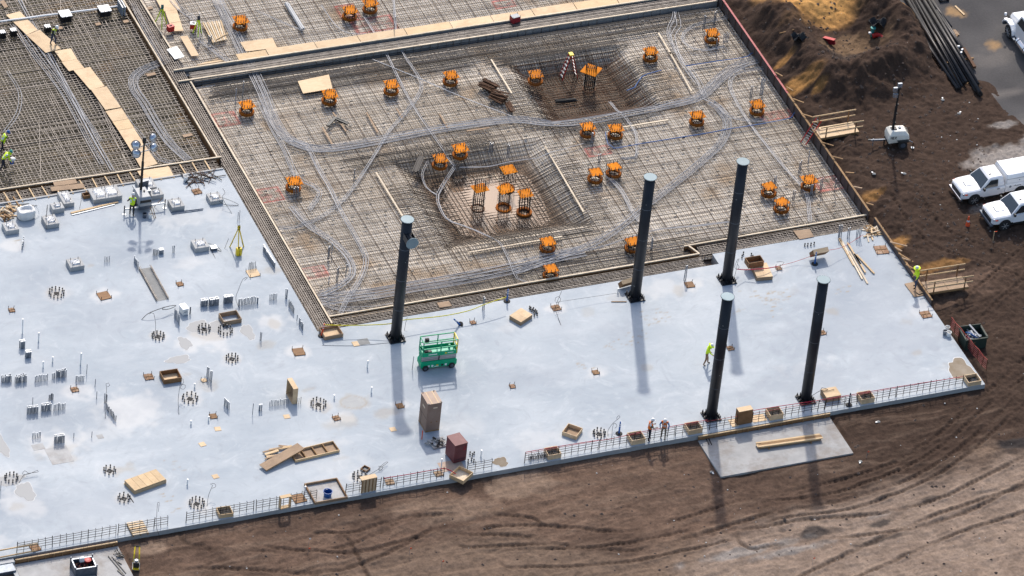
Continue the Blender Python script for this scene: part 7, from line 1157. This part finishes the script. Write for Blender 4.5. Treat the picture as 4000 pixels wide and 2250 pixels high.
for i in range(3): MB().box((.60, -.2+i*.2, 1.2), (.2, .1, .03)).build('vent', M['black'], a)
MB().bar((-.4, 0, 1.35), (-.4, 0, 3.4), .15).build('mast', M['black'], a); MB().bar((-.4, 0, 3.4), (-.4, 0, 5.1), .11).build('mast_top', M['black'], a)
for q in ((-.62, -.05, 4.35), (-.62, .1, 4.75), (-.42, -.1, 5.25)): o = MB().box(q, (.34, .18, .34)).build('lamp_head', M['galv'], a, bevel=.03); MB().box((q[0], q[1]-.1, q[2]), (.26, .03, .26)).build('lens', M['lampglass'], o)
for zz in (1.9, 2.7, 3.5): MB().box((-.32, -.02, zz), (.1, .12, .1)).build('mast_clip', M['black'], a)
for y in (-.6, .6): w_ = MB().cyl((.28, y-.1, .32), (.28, y+.1, .32), .33, n=22).build('wheel', M['rubber'], a); MB().cyl((.28, y-.108, .32), (.28, y+.108, .32), .19, n=14).build('rim', M['galv_dark'], w_); 
for y in (-.62, .62): MB().box((.28, y, .68), (.85, .24, .05)).build('fender', M['black'], a)
MB().bar((-.8, 0, .45), (-2.0, 0, .5), .11).build('tow_bar', M['galv_dark'], a); MB().cyl((-.95, -.1, 0), (-.95, -.1, .55), .05, n=8).build('jockey_leg', M['black'], a); MB().cyl((-1.75, 0, 0), (-1.75, 0, .6), .035, n=8).build('jack', M['galv'], a); MB().box((-2.05, 0, .52), (.2, .14, .12)).build('coupler', M['black'], a)
MB().bar((.75, -.45, .55), (1.05, -.62, .45), .06).build('outrigger', M['galv_dark'], a); MB().cyl((1.05, -.62, 0), (1.05, -.62, .5), .04, n=8).build('jack', M['rebar_rust'], a); MB().cyl((1.05, -.62, 0), (1.05, -.62, .03), .12, n=10).build('jack_pad', M['galv'], a)
mb = MB(); LX, LZ = -.66, .84
for sg in ([(0, 0, 0, 1), (0, 1, .6, 0), (.6, 0, .6, 1)], [(.85, 0, .85, 1), (.85, 1, 1.4, 1), (.85, .5, 1.3, .5), (.85, 0, 1.4, 0)], [(1.6, 0, 2.2, 1), (1.6, 1, 2.2, 0)]):
    for u0, v0, u1, v1 in sg: mb.bar((LX+u0*.19, -.556, LZ+v0*.2), (LX+u1*.19, -.556, LZ+v1*.2), .014, .04, (0, 1, 0))
mb.build('lettering', M['black'], a)
# ================================================================== vehicles
def extr(a, name, pts, off, mat, th=.01):                  # thin panel from a quad/polygon lying on a face, pushed outward
    P = [Vector(p) for p in pts]; nrm = (P[1]-P[0]).cross(P[2]-P[0]).normalized(); n = len(P)
    Q = [p+nrm*off for p in P]+[p+nrm*(off+th) for p in P]
    return MB().add(Q, [tuple(range(n-1, -1, -1)), tuple(range(n, 2*n))]+[(i, (i+1) % n, n+(i+1) % n, n+i) for i in range(n)]).build(name, mat, a)
def bil(q, u, v): q = [Vector(p) for p in q]; return (q[0]*(1-u)+q[1]*u)*(1-v)+(q[3]*(1-u)+q[2]*u)*v
def body_ring(x, hw, z0, z1, cr=.03): return [(x, -hw*.86, z0), (x, hw*.86, z0), (x, hw, z0+.14), (x, hw, z1-.22), (x, hw*.965, z1-.07), (x, hw*.84, z1-.005), (x, hw*.4, z1+cr), (x, -hw*.4, z1+cr), (x, -hw*.84, z1-.005), (x, -hw*.965, z1-.07), (x, -hw, z1-.22), (x, -hw, z0+.14)]
def wheel(a, x, y, r=.4, w_=.27, spokes=6):
    s = math.copysign(1, y); o = MB().lathe([(r*.72, -w_/2), (r*.96, -w_/2+.01), (r, -w_/2+.05), (r, w_/2-.05), (r*.96, w_/2-.01), (r*.72, w_/2)], n=28, M=Matrix.Translation((x, y, r)) @ Matrix.Rotation(R(90), 4, 'X')).build('wheel', M['rubber'], a, smooth=False)
    rim = MB().cyl((x, y+s*(w_/2-.06), r), (x, y+s*(w_/2-.03), r), r*.68, n=24).build('rim', M['pvc_grey'], o)
    mb = MB()
    for k in range(spokes): an = 2*math.pi*k/spokes; mb.bar((x, y+s*(w_/2-.015), r), (x+r*.66*math.cos(an), y+s*(w_/2-.015), r+r*.66*math.sin(an)), .03, .085, (0, 1, 0))
    mb.build('spokes', M['alu'], o); MB().cyl((x, y+s*(w_/2-.03), r), (x, y+s*(w_/2), r), .08, n=12).build('hub', M['chrome'], o)
def pickup(p, rz, label, canopy):
    a = thing('pickup_truck', label, 'pickup', p, rz); Wp = M['white_paint']
    MB().loft([body_ring(.97, .74, .52, .90), body_ring(.93, .86, .50, .99), body_ring(.82, .94, .46, 1.07, .04), body_ring(.55, .99, .46, 1.13, .05), body_ring(0, 1.01, .46, 1.16, .055), body_ring(-.5, 1.01, .44, 1.18, .05), body_ring(-1.2, 1.0, .42, 1.18, .0), body_ring(-2.34, 1.0, .42, 1.20, .0)]).build('front_body', Wp, a, smooth=False, bevel=.02)
    bd = MB().loft([body_ring(-2.37, 1.0, .46, 1.28, 0), body_ring(-4.95, .99, .46, 1.30, 0)]).build('bed', Wp, a, bevel=.02)
    B0, B1 = (-.45, .95, 1.17), (-2.30, .95, 1.19); r0, r1 = (-1.12, .76, 1.86), (-2.20, .76, 1.88)
    fr = lambda q, s: (q[0], q[1]*s, q[2])
    cab = MB().loft([[fr(B1, -1), fr(B0, -1), fr(B0, 1), fr(B1, 1)], [(r1[0], -.78, 1.80), (r0[0]+.06, -.78, 1.79), (r0[0]+.06, .78, 1.79), (r1[0], .78, 1.80)], [(r1[0]+.06, -.66, 1.90), (r0[0]-.08, -.66, 1.88), (r0[0]-.08, .66, 1.88), (r1[0]+.06, .66, 1.90)]]).build('cab', Wp, a, bevel=.03)
    ws = [fr(B0, -1), fr(B0, 1), (r0[0]+.06, .78, 1.79), (r0[0]+.06, -.78, 1.79)]; extr(a, 'windshield', [bil(ws, u, v) for u, v in ((.04, .03), (.96, .03), (.94, .97), (.06, .97))], .006, M['glass_dark'])
    for u_ in (.3, .55): extr(a, 'wiper', [bil(ws, u_, .05), bil(ws, u_+.25, .06), bil(ws, u_+.25, .08), bil(ws, u_, .07)], .02, M['black'])
    for s in (-1, 1):
        sd_ = [fr(B1, s), fr(B0, s), (r0[0]+.06, .78*s, 1.79), (r1[0], .78*s, 1.80)]
        q = [bil(sd_, u, v) for u, v in ((.30, .06), (.90, .06), (.88, .20), (.80, .88), (.34, .88))]
        if s > 0: q = q[::-1]
        dr_ = MB().box((-1.28, s*1.006, .83), (1.30, .012, .62)).build('door', Wp, a, bevel=.004); extr(dr_, 'side_window', q, .006, M['glass_dark']); MB().box((-1.80, s*1.02, 1.03), (.2, .03, .05)).build('door_handle', M['black'], dr_)
        MB().box((-.62, s*1.12, 1.26), (.14, .22, .2)).build('mirror', M['black'], a, bevel=.03); MB().box((.78, s*.80, .93), (.22, .26, .13)).build('headlight', M['cone_orange'] if s == 2 else M['chrome'], a, bevel=.02); MB().box((.66, s*.97, .93), (.2, .05, .09)).build('marker_light', M['cone_orange'], a)
        for x in (0, -3.58):
            MB().lathe([(.475, -.01), (.475, .01)], n=24, M=Matrix.Translation((x, s*1.004, .44)) @ Matrix.Rotation(R(90), 4, 'X')).build('wheel_arch', M['black'], a); wheel(a, x, s*.925)
        MB().box((-1.2, s*.93, .36), (2.0, .08, .08)).build('sill', M['black'], a)
    MB().box((.965, 0, .74), (.07, 1.35, .36)).build('grille', M['black'], a, bevel=.02); MB().box((1.0, 0, .80), (.03, 1.3, .035)).build('grille_bar', M['galv_dark'], a); MB().box((1.0, 0, .50), (.2, 1.9, .22)).build('bumper', M['galv_dark' if not canopy else 'chrome'], a, bevel=.05)
    MB().loft([[(.45, -.32, 1.205), (.45, .32, 1.205), (.40, .30, 1.24), (.40, -.30, 1.24)], [(-.15, -.36, 1.235), (-.15, .36, 1.235), (-.15, .34, 1.262), (-.15, -.34, 1.262)]]).build('hood_scoop', Wp, a)
    MB().box((.42, 0, 1.225), (.06, .5, .03)).build('scoop_inlet', M['galv_dark'], a); MB().box((-1.35, .3, 1.91), (.16, .05, .05)).build('antenna', M['black'], a)
    if canopy:
        c_ = MB().loft([[(-2.40, -1.0, 1.31), (-4.95, -1.0, 1.31), (-4.95, 1.0, 1.31), (-2.40, 1.0, 1.31)][::-1], [(-2.40, -.98, 1.72), (-4.95, -.98, 1.72), (-4.95, .98, 1.72), (-2.40, .98, 1.72)][::-1], [(-2.46, -.88, 1.98), (-4.95, -.88, 1.98), (-4.95, .88, 1.98), (-2.46, .88, 1.98)][::-1]]).build('canopy', Wp, a, bevel=.025, fix=True)
        for i in range(2): MB().box((-3.05-i*1.2, 0, 1.99), (1.12, 1.6, .02)).build('roof_panel', Wp, c_)
        for i in range(3): MB().box((-2.46-i*1.2, 0, 2.0), (.06, 1.74, .05)).build('roof_rib', Wp, c_)
        for s in (-1, 1): MB().box((-3.65, s*1.0, 1.50), (2.4, .012, .36)).build('side_door', Wp, c_); MB().box((-3.65, s*1.002, 1.69), (2.5, .016, .014)).build('seam', M['black'], c_); MB().box((-3.4, s*1.009, 1.52), (.09, .02, .09)).build('latch', M['galv'], c_)
        MB().cyl((-2.75, 1.0, 1.02), (-2.75, 1.012, 1.02), .09, n=16).build('fuel_flap', M['galv'], a)
        for i in range(6): MB().box((-3.05-i*.1, 1.004, 1.04+.02*math.sin(i*2)), (.07, .01, .09 if i % 2 else .05), 0).build('lettering', M['galv'], a)
    else: MB().box((-3.65, 0, 1.27), (2.4, 1.8, .1)).build('bed_floor', M['black'], a)
    return a
q = G('24', 1548, 285); pickup(q+Vector((0, .98, -.02)), math.pi+.02, 'white pickup with a white bed canopy, farther of the two', True)
q = G('24', 1778, 478); pickup(q+Vector((0, .98, -.02)), math.pi+.02, 'white pickup without canopy, nearer and cut by the right edge', False)
q = ray(3936, 146, ROAD_Z); a = thing('heavy_truck', 'white heavy truck cab cut by the top right picture edge', 'truck', q+Vector((1.08, 0, 0)), R(90)); Wp = M['white_paint']
MB().loft([[(x, -hw, z0), (x, hw, z0), (x, hw, z1-.25), (x, hw*.8, z1), (x, -hw*.8, z1), (x, -hw, z1-.25)] for x, hw, z0, z1 in ((.95, .62, .75, 1.45), (.7, .72, .7, 1.62), (-.9, .85, .7, 1.95))]).build('hood', Wp, a, bevel=.05)
MB().loft([[(-.9, -1.05, .75), (-2.5, -1.05, .75), (-2.5, 1.05, .75), (-.9, 1.05, .75)][::-1], [(-.9, -1.08, 1.95), (-2.5, -1.08, 1.95), (-2.5, 1.08, 1.95), (-.9, 1.08, 1.95)][::-1], [(-1.25, -.95, 2.75), (-2.5, -.95, 2.8), (-2.5, .95, 2.8), (-1.25, .95, 2.75)][::-1]]).build('cab', Wp, a, bevel=.05, fix=True)
for s in (-1, 1):
    sd_ = [(-2.5, 1.08*s, 1.95), (-.9, 1.08*s, 1.95), (-1.25, .95*s, 2.75), (-2.5, .95*s, 2.8)]; q2 = [bil(sd_, u, v) for u, v in ((.2, .05), (.9, .05), (.85, .85), (.2, .85))]; extr(a, 'side_window', q2[::-1] if s > 0 else q2, .02, M['glass_dark'])
    fd = MB().loft([[(x, s*.70, z-.12), (x, s*1.2, z-.12), (x, s*1.2, z), (x, s*.70, z)] for x, z in ((.98, .85), (.75, 1.15), (.35, 1.32), (-.3, 1.32), (-.62, 1.05), (-.75, .7))]).build('fender', Wp, a, bevel=.03, fix=True); MB().box((.92, s*.95, .98), (.12, .26, .16)).build('headlight', M['lampglass'], fd)
    wheel(a, 0, s*1.0, .52, .3, 8); wheel(a, -4.3, s*.95, .52, .5, 8)
    tk = MB().cyl((-1.5, s*1.0, .72), (-3.0, s*1.0, .72), .30, n=18).build('fuel_tank', M['chrome'], a)
    for x in (-1.7, -2.7): MB().cyl((x, s*1.0, .72), (x-.06, s*1.0, .72), .312, n=18).build('strap', M['black'], tk)
    MB().box((-1.0, s*1.12, .62), (.5, .25, .06)).build('step', M['galv_dark'], a); mr_ = MB().box((.55, s*1.25, 1.75), (.14, .18, .2)).build('mirror', Wp, a, bevel=.03); MB().bar((.55, s*1.15, 1.68), (.3, s*.85, 1.4), .04).build('mirror_arm', M['black'], mr_)
MB().box((-3.9, 0, .75), (3.4, .9, .25)).build('frame', M['black'], a); MB().box((-3.9, 0, 1.6), (2.6, 2.2, 1.3)).build('tank_body', Wp, a, bevel=.15); MB().box((1.02, 0, .65), (.2, 2.2, .3)).build('bumper', M['galv_dark'], a, bevel=.05); MB().box((.96, 0, 1.1), (.06, .95, .6)).build('grille', M['chrome'], a)
ws = [(-.9, -1.08, 1.95), (-.9, 1.08, 1.95), (-1.25, .95, 2.75), (-1.25, -.95, 2.75)]; extr(a, 'windshield', [bil(ws, u, v) for u, v in ((.06, .06), (.94, .06), (.94, .9), (.06, .9))], .02, M['glass_dark'])
for s in (-1, 1): MB().cyl((-2.62, s*.9, .8), (-2.62, s*.9, 3.1), .08, n=12).build('exhaust_stack', M['chrome'], a)
# ================================================================== people
def rotv(v, ax_, an): return Matrix.Rotation(an, 3, ax_) @ Vector(v)
PEOPLE = []
def person(p, face, label, shirt, pants, vest=None, hat='white_plain', lean=0., stride=.15, arms=None, bend=0., hip=.0, brim=False, scale=1., look=0., hood=False):
    J = {}; E = []; Rd = {}; T = {}
    def jn(n_, co, r_): J[n_] = Vector(co); Rd[n_] = r_ if isinstance(r_, tuple) else (r_, r_)
    pz = .95-bend*.45; pel = Vector((-bend*.25, 0, pz)); jn('pel', pel, (.15, .115)); Lr = lambda v: rotv(v, 'Y', lean)
    jn('bel', pel+Lr((0, 0, .18)), (.145, .11)); jn('che', pel+Lr((.01, 0, .38)), (.175, .125)); jn('nk', pel+Lr((.02, 0, .53)), .062); hd = pel+Lr((.03, 0, .60)); jn('hd0', hd, .075); jn('hd1', hd+rotv((.035, 0, .11), 'Y', lean*.6+look), .098); jn('hd2', hd+rotv((.025, 0, .20), 'Y', lean*.6+look), .08)
    E += [('pel', 'bel'), ('bel', 'che'), ('che', 'nk'), ('nk', 'hd0'), ('hd0', 'hd1'), ('hd1', 'hd2')]
    for s, nm in ((1, 'L'), (-1, 'R')):
        fx = stride/2*s+hip; hipj = pel+Vector((0, s*.09, -.04)); ank = Vector((fx, s*.13, .09)); kn = (hipj+ank)/2+Vector((.05+bend*.38, s*.02, 0))
        jn('hip'+nm, hipj, .098); jn('kn'+nm, kn, .066); jn('an'+nm, ank, .052); jn('to'+nm, ank+Vector((.17, s*.03, -.045)), .042)
        E += [('pel', 'hip'+nm), ('hip'+nm, 'kn'+nm), ('kn'+nm, 'an'+nm), ('an'+nm, 'to'+nm)]
        sh = pel+Lr((0, s*.195, .46)); ua, fa = (arms or {}).get(nm, ((.05, .08*s, -1), (.3, 0, -1))); el = sh+Lr(Vector(ua).normalized()*.29); wr = el+Lr(Vector(fa).normalized()*.25); hn = wr+Lr(Vector(fa).normalized()*.09)
        jn('sh'+nm, sh, .075); jn('el'+nm, el, .052); jn('wr'+nm, wr, .036); jn('ha'+nm, hn, (.045, .026)); E += [('che', 'sh'+nm), ('sh'+nm, 'el'+nm), ('el'+nm, 'wr'+nm), ('wr'+nm, 'ha'+nm)]
    names = list(J); me = bpy.data.meshes.new('body'); me.from_pydata([J[n_] for n_ in names], [(names.index(x), names.index(y)) for x, y in E], []); o = bpy.data.objects.new('body_draft', me); COL.objects.link(o)
    sm = o.modifiers.new('skin', 'SKIN'); sv = me.skin_vertices[0].data
    for i, n_ in enumerate(names): sv[i].radius = Rd[n_]; sv[i].use_root = (n_ == 'pel')
    su = o.modifiers.new('sub', 'SUBSURF'); su.levels = 1; su.render_levels = 1
    PEOPLE.append((o, J, E, dict(p=p, face=face, label=label, shirt=shirt, pants=pants, vest=vest, hat=hat, lean=lean, look=look, brim=brim, scale=scale, hood=hood)))
def finish_people():
    bpy.context.view_layer.update(); dg = bpy.context.evaluated_depsgraph_get()
    for o, J, E, k in PEOPLE:
        me = bpy.data.meshes.new_from_object(o.evaluated_get(dg)); me.name = 'body'; a = thing('person', k['label'], 'person', k['p'], k['face']); a.scale = (k['scale'],)*3
        nv = len(me.vertices); V = np.empty(nv*3); me.vertices.foreach_get('co', V); V = V.reshape(-1, 3); F_ = [tuple(pl.vertices) for pl in me.polygons]; Nn = np.empty(nv*3); me.vertices.foreach_get('normal', Nn); Nn = Nn.reshape(-1, 3)
        ctr = np.array([V[list(f)].mean(0) for f in F_]); best = np.full(len(F_), 1e9); tagid = np.zeros(len(F_), int)
        def cls(x, y):
            if y[:2] == 'to' or (x[:2] == 'an'): return 3
            if y[:2] in ('kn', 'an') or y[:3] == 'hip': return 1
            if y[:2] in ('hd',) or y == 'nk' and False: return 2
            if y[:2] == 'ha': return 2
            if y[:2] in ('el', 'wr'): return 4
            return 0
        for x, y in E:
            A_, B_ = np.array(J[x]), np.array(J[y]); d = B_-A_; t = np.clip(((ctr-A_)@d)/(d@d), 0, 1); ds = np.linalg.norm(ctr-A_-t[:, None]*d, axis=1); c_ = cls(x, y); m_ = ds < best; best[m_] = ds[m_]; tagid[m_] = c_
        verts = [tuple(v) for v in V]; faces = list(F_); mats = list(tagid)
        mb = MB()
        for nm in 'LR':                                    # fingers and thumb
            w0, h0 = J['wr'+nm], J['ha'+nm]; d = (h0-w0).normalized(); sdv = d.cross(Vector((0, 1, 0))).normalized() if abs(d.y) < .9 else Vector((1, 0, 0)); pal = d.cross(sdv)
            for i in range(4): b0 = h0+sdv*(.027*(i-1.5))-d*.01; L2 = (.055, .07, .075, .06)[i]; mb.tube([b0, b0+d*L2*.55, b0+d*L2*.9+pal*.025], .010, 5)
            b0 = w0+d*.03-sdv*.03; mb.tube([b0, b0+d*.035-sdv*.03, b0+d*.07-sdv*.035+pal*.01], .011, 5)
        hq = J['hd1']; fwd = rotv((1, 0, 0), 'Y', k['lean']*.6+k['look']); upv = rotv((0, 0, 1), 'Y', k['lean']*.6+k['look']); lf = Vector((0, 1, 0))
        mb.add([hq+fwd*.085+upv*.03, hq+fwd*.085+lf*.018-upv*.02, hq+fwd*.085-lf*.018-upv*.02, hq+fwd*.125-upv*.015], [(0, 3, 1), (0, 2, 3), (1, 3, 2)])
        for s in (-1, 1): mb.tube([hq+lf*s*.09+upv*.02, hq+lf*s*.105, hq+lf*s*.092-upv*.03], .014, 5)
        nb = len(verts); verts += mb.v; faces += [tuple(i+nb for i in f) for f in mb.f]; mats += [2]*len(mb.f)
        mb = MB()
        for s in (-1, 1): mb.box(hq+fwd*.093+lf*s*.032+upv*.02, (.012, .022, .010))
        mb.box(hq+fwd*.088-upv*.055, (.012, .045, .008)); nb = len(verts); verts += mb.v; faces += [tuple(i+nb for i in f) for f in mb.f]; mats += [5]*len(mb.f)
        m2 = bpy.data.meshes.new('body'); m2.from_pydata(verts, [], faces)
        for mm in (k['shirt'], k['pants'], 'skin', 'boot', k['shirt'], 'black'): m2.materials.append(M[mm])
        m2.polygons.foreach_set('material_index', np.array(mats, np.int32)); m2.polygons.foreach_set('use_smooth', [True]*len(faces)); m2.update()
        b_ = bpy.data.objects.new('body', m2); COL.objects.link(b_); b_.parent = a
        if k['vest']:
            sel = [i for i in range(len(F_)) if tagid[i] == 0]; vv = V+Nn*.022; used = sorted({j for i in sel for j in F_[i]}); rm = {j: q for q, j in enumerate(used)}; mv = bpy.data.meshes.new('vest'); mv.from_pydata([tuple(vv[j]) for j in used], [], [tuple(rm[j] for j in F_[i]) for i in sel]); mv.materials.append(M[k['vest']]); mv.materials.append(M['reflective'])
            for q, i in enumerate(sel): mv.polygons[q].material_index = 1 if abs(ctr[i][2]-(J['bel'].z+.02)) < .022 or (abs(abs(ctr[i][1])-.1) < .022 and ctr[i][2] > J['bel'].z+.05) else 0; mv.polygons[q].use_smooth = True
            vo = bpy.data.objects.new('vest', mv); COL.objects.link(vo); vo.parent = a
        Mx = Matrix.Translation(J['hd1']) @ Matrix.Rotation(k['lean']*.6+k['look'], 4, 'Y')
        h_ = MB().lathe([(.135, .045), (.128, .06), (.124, .10), (.105, .16), (.06, .195), (.01, .205)], n=16, M=Mx).build('hard_hat', M[k['hat']], a, smooth=True); MB().box((.12, 0, .05), (.09, .17, .014), M=Mx).build('peak', M[k['hat']], h_)
        if k['brim']: MB().lathe([(.23, .035), (.24, .045), (.12, .075)], n=18, M=Mx).build('sun_brim', M['hivis'], h_)
        if k['hood']: MB().lathe([(.15, -.16), (.14, -.05), (.125, .04)], n=14, M=Mx).build('neck_shade', M['hivis'], a)
        bpy.data.objects.remove(o)
def heading(t, x, y, x2, y2, z=0.): A0, A1 = W(t, x, y, z), W(t, x2, y2, z); return math.atan2(A1.y-A0.y, A1.x-A0.x)
person(W('11', 398, 335, -.12), heading('11', 398, 335, 520, 400), 'worker in yellow vest and white helmet on the plywood walkway', 'navy', 'denim', 'hivis', lean=.25, look=.3, stride=.25, arms={'L': ((.4, .1, -1), (1, -.3, -.4)), 'R': ((.4, -.1, -1), (1, .3, -.4))})
person(W('11', 12, 1145, -.15), heading('11', 12, 1145, 80, 1130), 'blue-helmeted worker at the left picture edge, farther one', 'hivis', 'navy', 'hivis', 'blue', lean=.5, stride=.3, look=.2)
person(W('11', 18, 1282, -.15), heading('11', 18, 1282, 120, 1270), 'worker in yellow reaching forward with a bucket at the left edge', 'hivis', 'navy', 'hivis', 'teal', lean=.75, stride=.4, arms={'L': ((1, .1, -.6), (1, 0, -.2)), 'R': ((1, -.1, -.6), (1, 0, -.2))}, hood=True)
person(W('21', 992, 372), heading('21', 992, 372, 1010, 300), 'worker in yellow vest leaning at the slab light tower', 'navy', 'black', 'hivis', lean=.22, stride=.2, arms={'L': ((.3, .5, -1), (.8, .2, -.3)), 'R': ((.5, -.2, -.8), (.7, .2, -.6))})
person(W('33', 1288, 42), heading('33', 1288, 42, 1400, 40), 'worker in yellow walking on the open slab beside the front column', 'hivis', 'rusty_plate', None, lean=.18, look=.45, stride=.35, hood=True, brim=True, arms={'L': ((.3, .1, -1), (.8, 0, -.6)), 'R': ((.5, 0, -.9), (.9, .1, -.5))})
person(W('33', 908, 545), heading('33', 908, 545, 1020, 520), 'left man in orange vest gesturing at the front edge', 'khaki', 'navy', 'hivis_orange', lean=.08, stride=.2, look=.15, arms={'L': ((.4, .1, -.9), (1, -.1, .1)), 'R': ((.4, -.1, -.9), (1, .2, -.05))})
person(W('33', 1005, 532), heading('33', 1005, 532, 985, 620), 'right man in orange vest and blue shirt looking down at the front edge', 'blue_shirt', 'khaki', 'hivis_orange', lean=.05, look=.5, stride=.12, arms={'L': ((0, .45, -1), (.2, -.2, -1)), 'R': ((0, -.45, -1), (.2, .2, -1))})
person(W('24', 1112, 915, .14), heading('24', 1112, 915, 1040, 930), 'worker in yellow with wide brim standing at the near ramp', 'hivis', 'denim', None, lean=.03, look=.15, stride=.15, brim=True, hood=True, scale=1.03, arms={'L': ((.2, .1, -1), (.5, 0, -.9)), 'R': ((.1, -.1, -1), (.5, 0, -.9))})
finish_people()
bucket('11', 88, 1235, 'blue', 'blue bucket held out by the worker at the left edge', .16, .3, .15, True); p = W('11', 95, 1210, .35); tag(MB().lathe([(.06, 0), (.2, .05), (.22, .14), (.12, .22), (.03, .24)], n=10).build('white_bag', M['white_plain'], loc=p, smooth=True), 'white bag on the blue bucket at the left edge', 'bag')
for i, (x0, y0, x1, y1, z0, z1) in enumerate([(1135, 310, 1165, 395, .9, .02), (1150, 300, 1175, 390, .9, .02), (1165, 305, 1225, 240, .02, .8)]): tag(MB().bar(W('21', x0, y0, z0), W('21', x1, y1, z1), .035).build('long_tool', M['lumber_brown']), ['shovel handle leaning at the slab light tower', 'second handle leaning at the slab light tower', 'pole leaning between tower and pedestal'][i], 'tool')
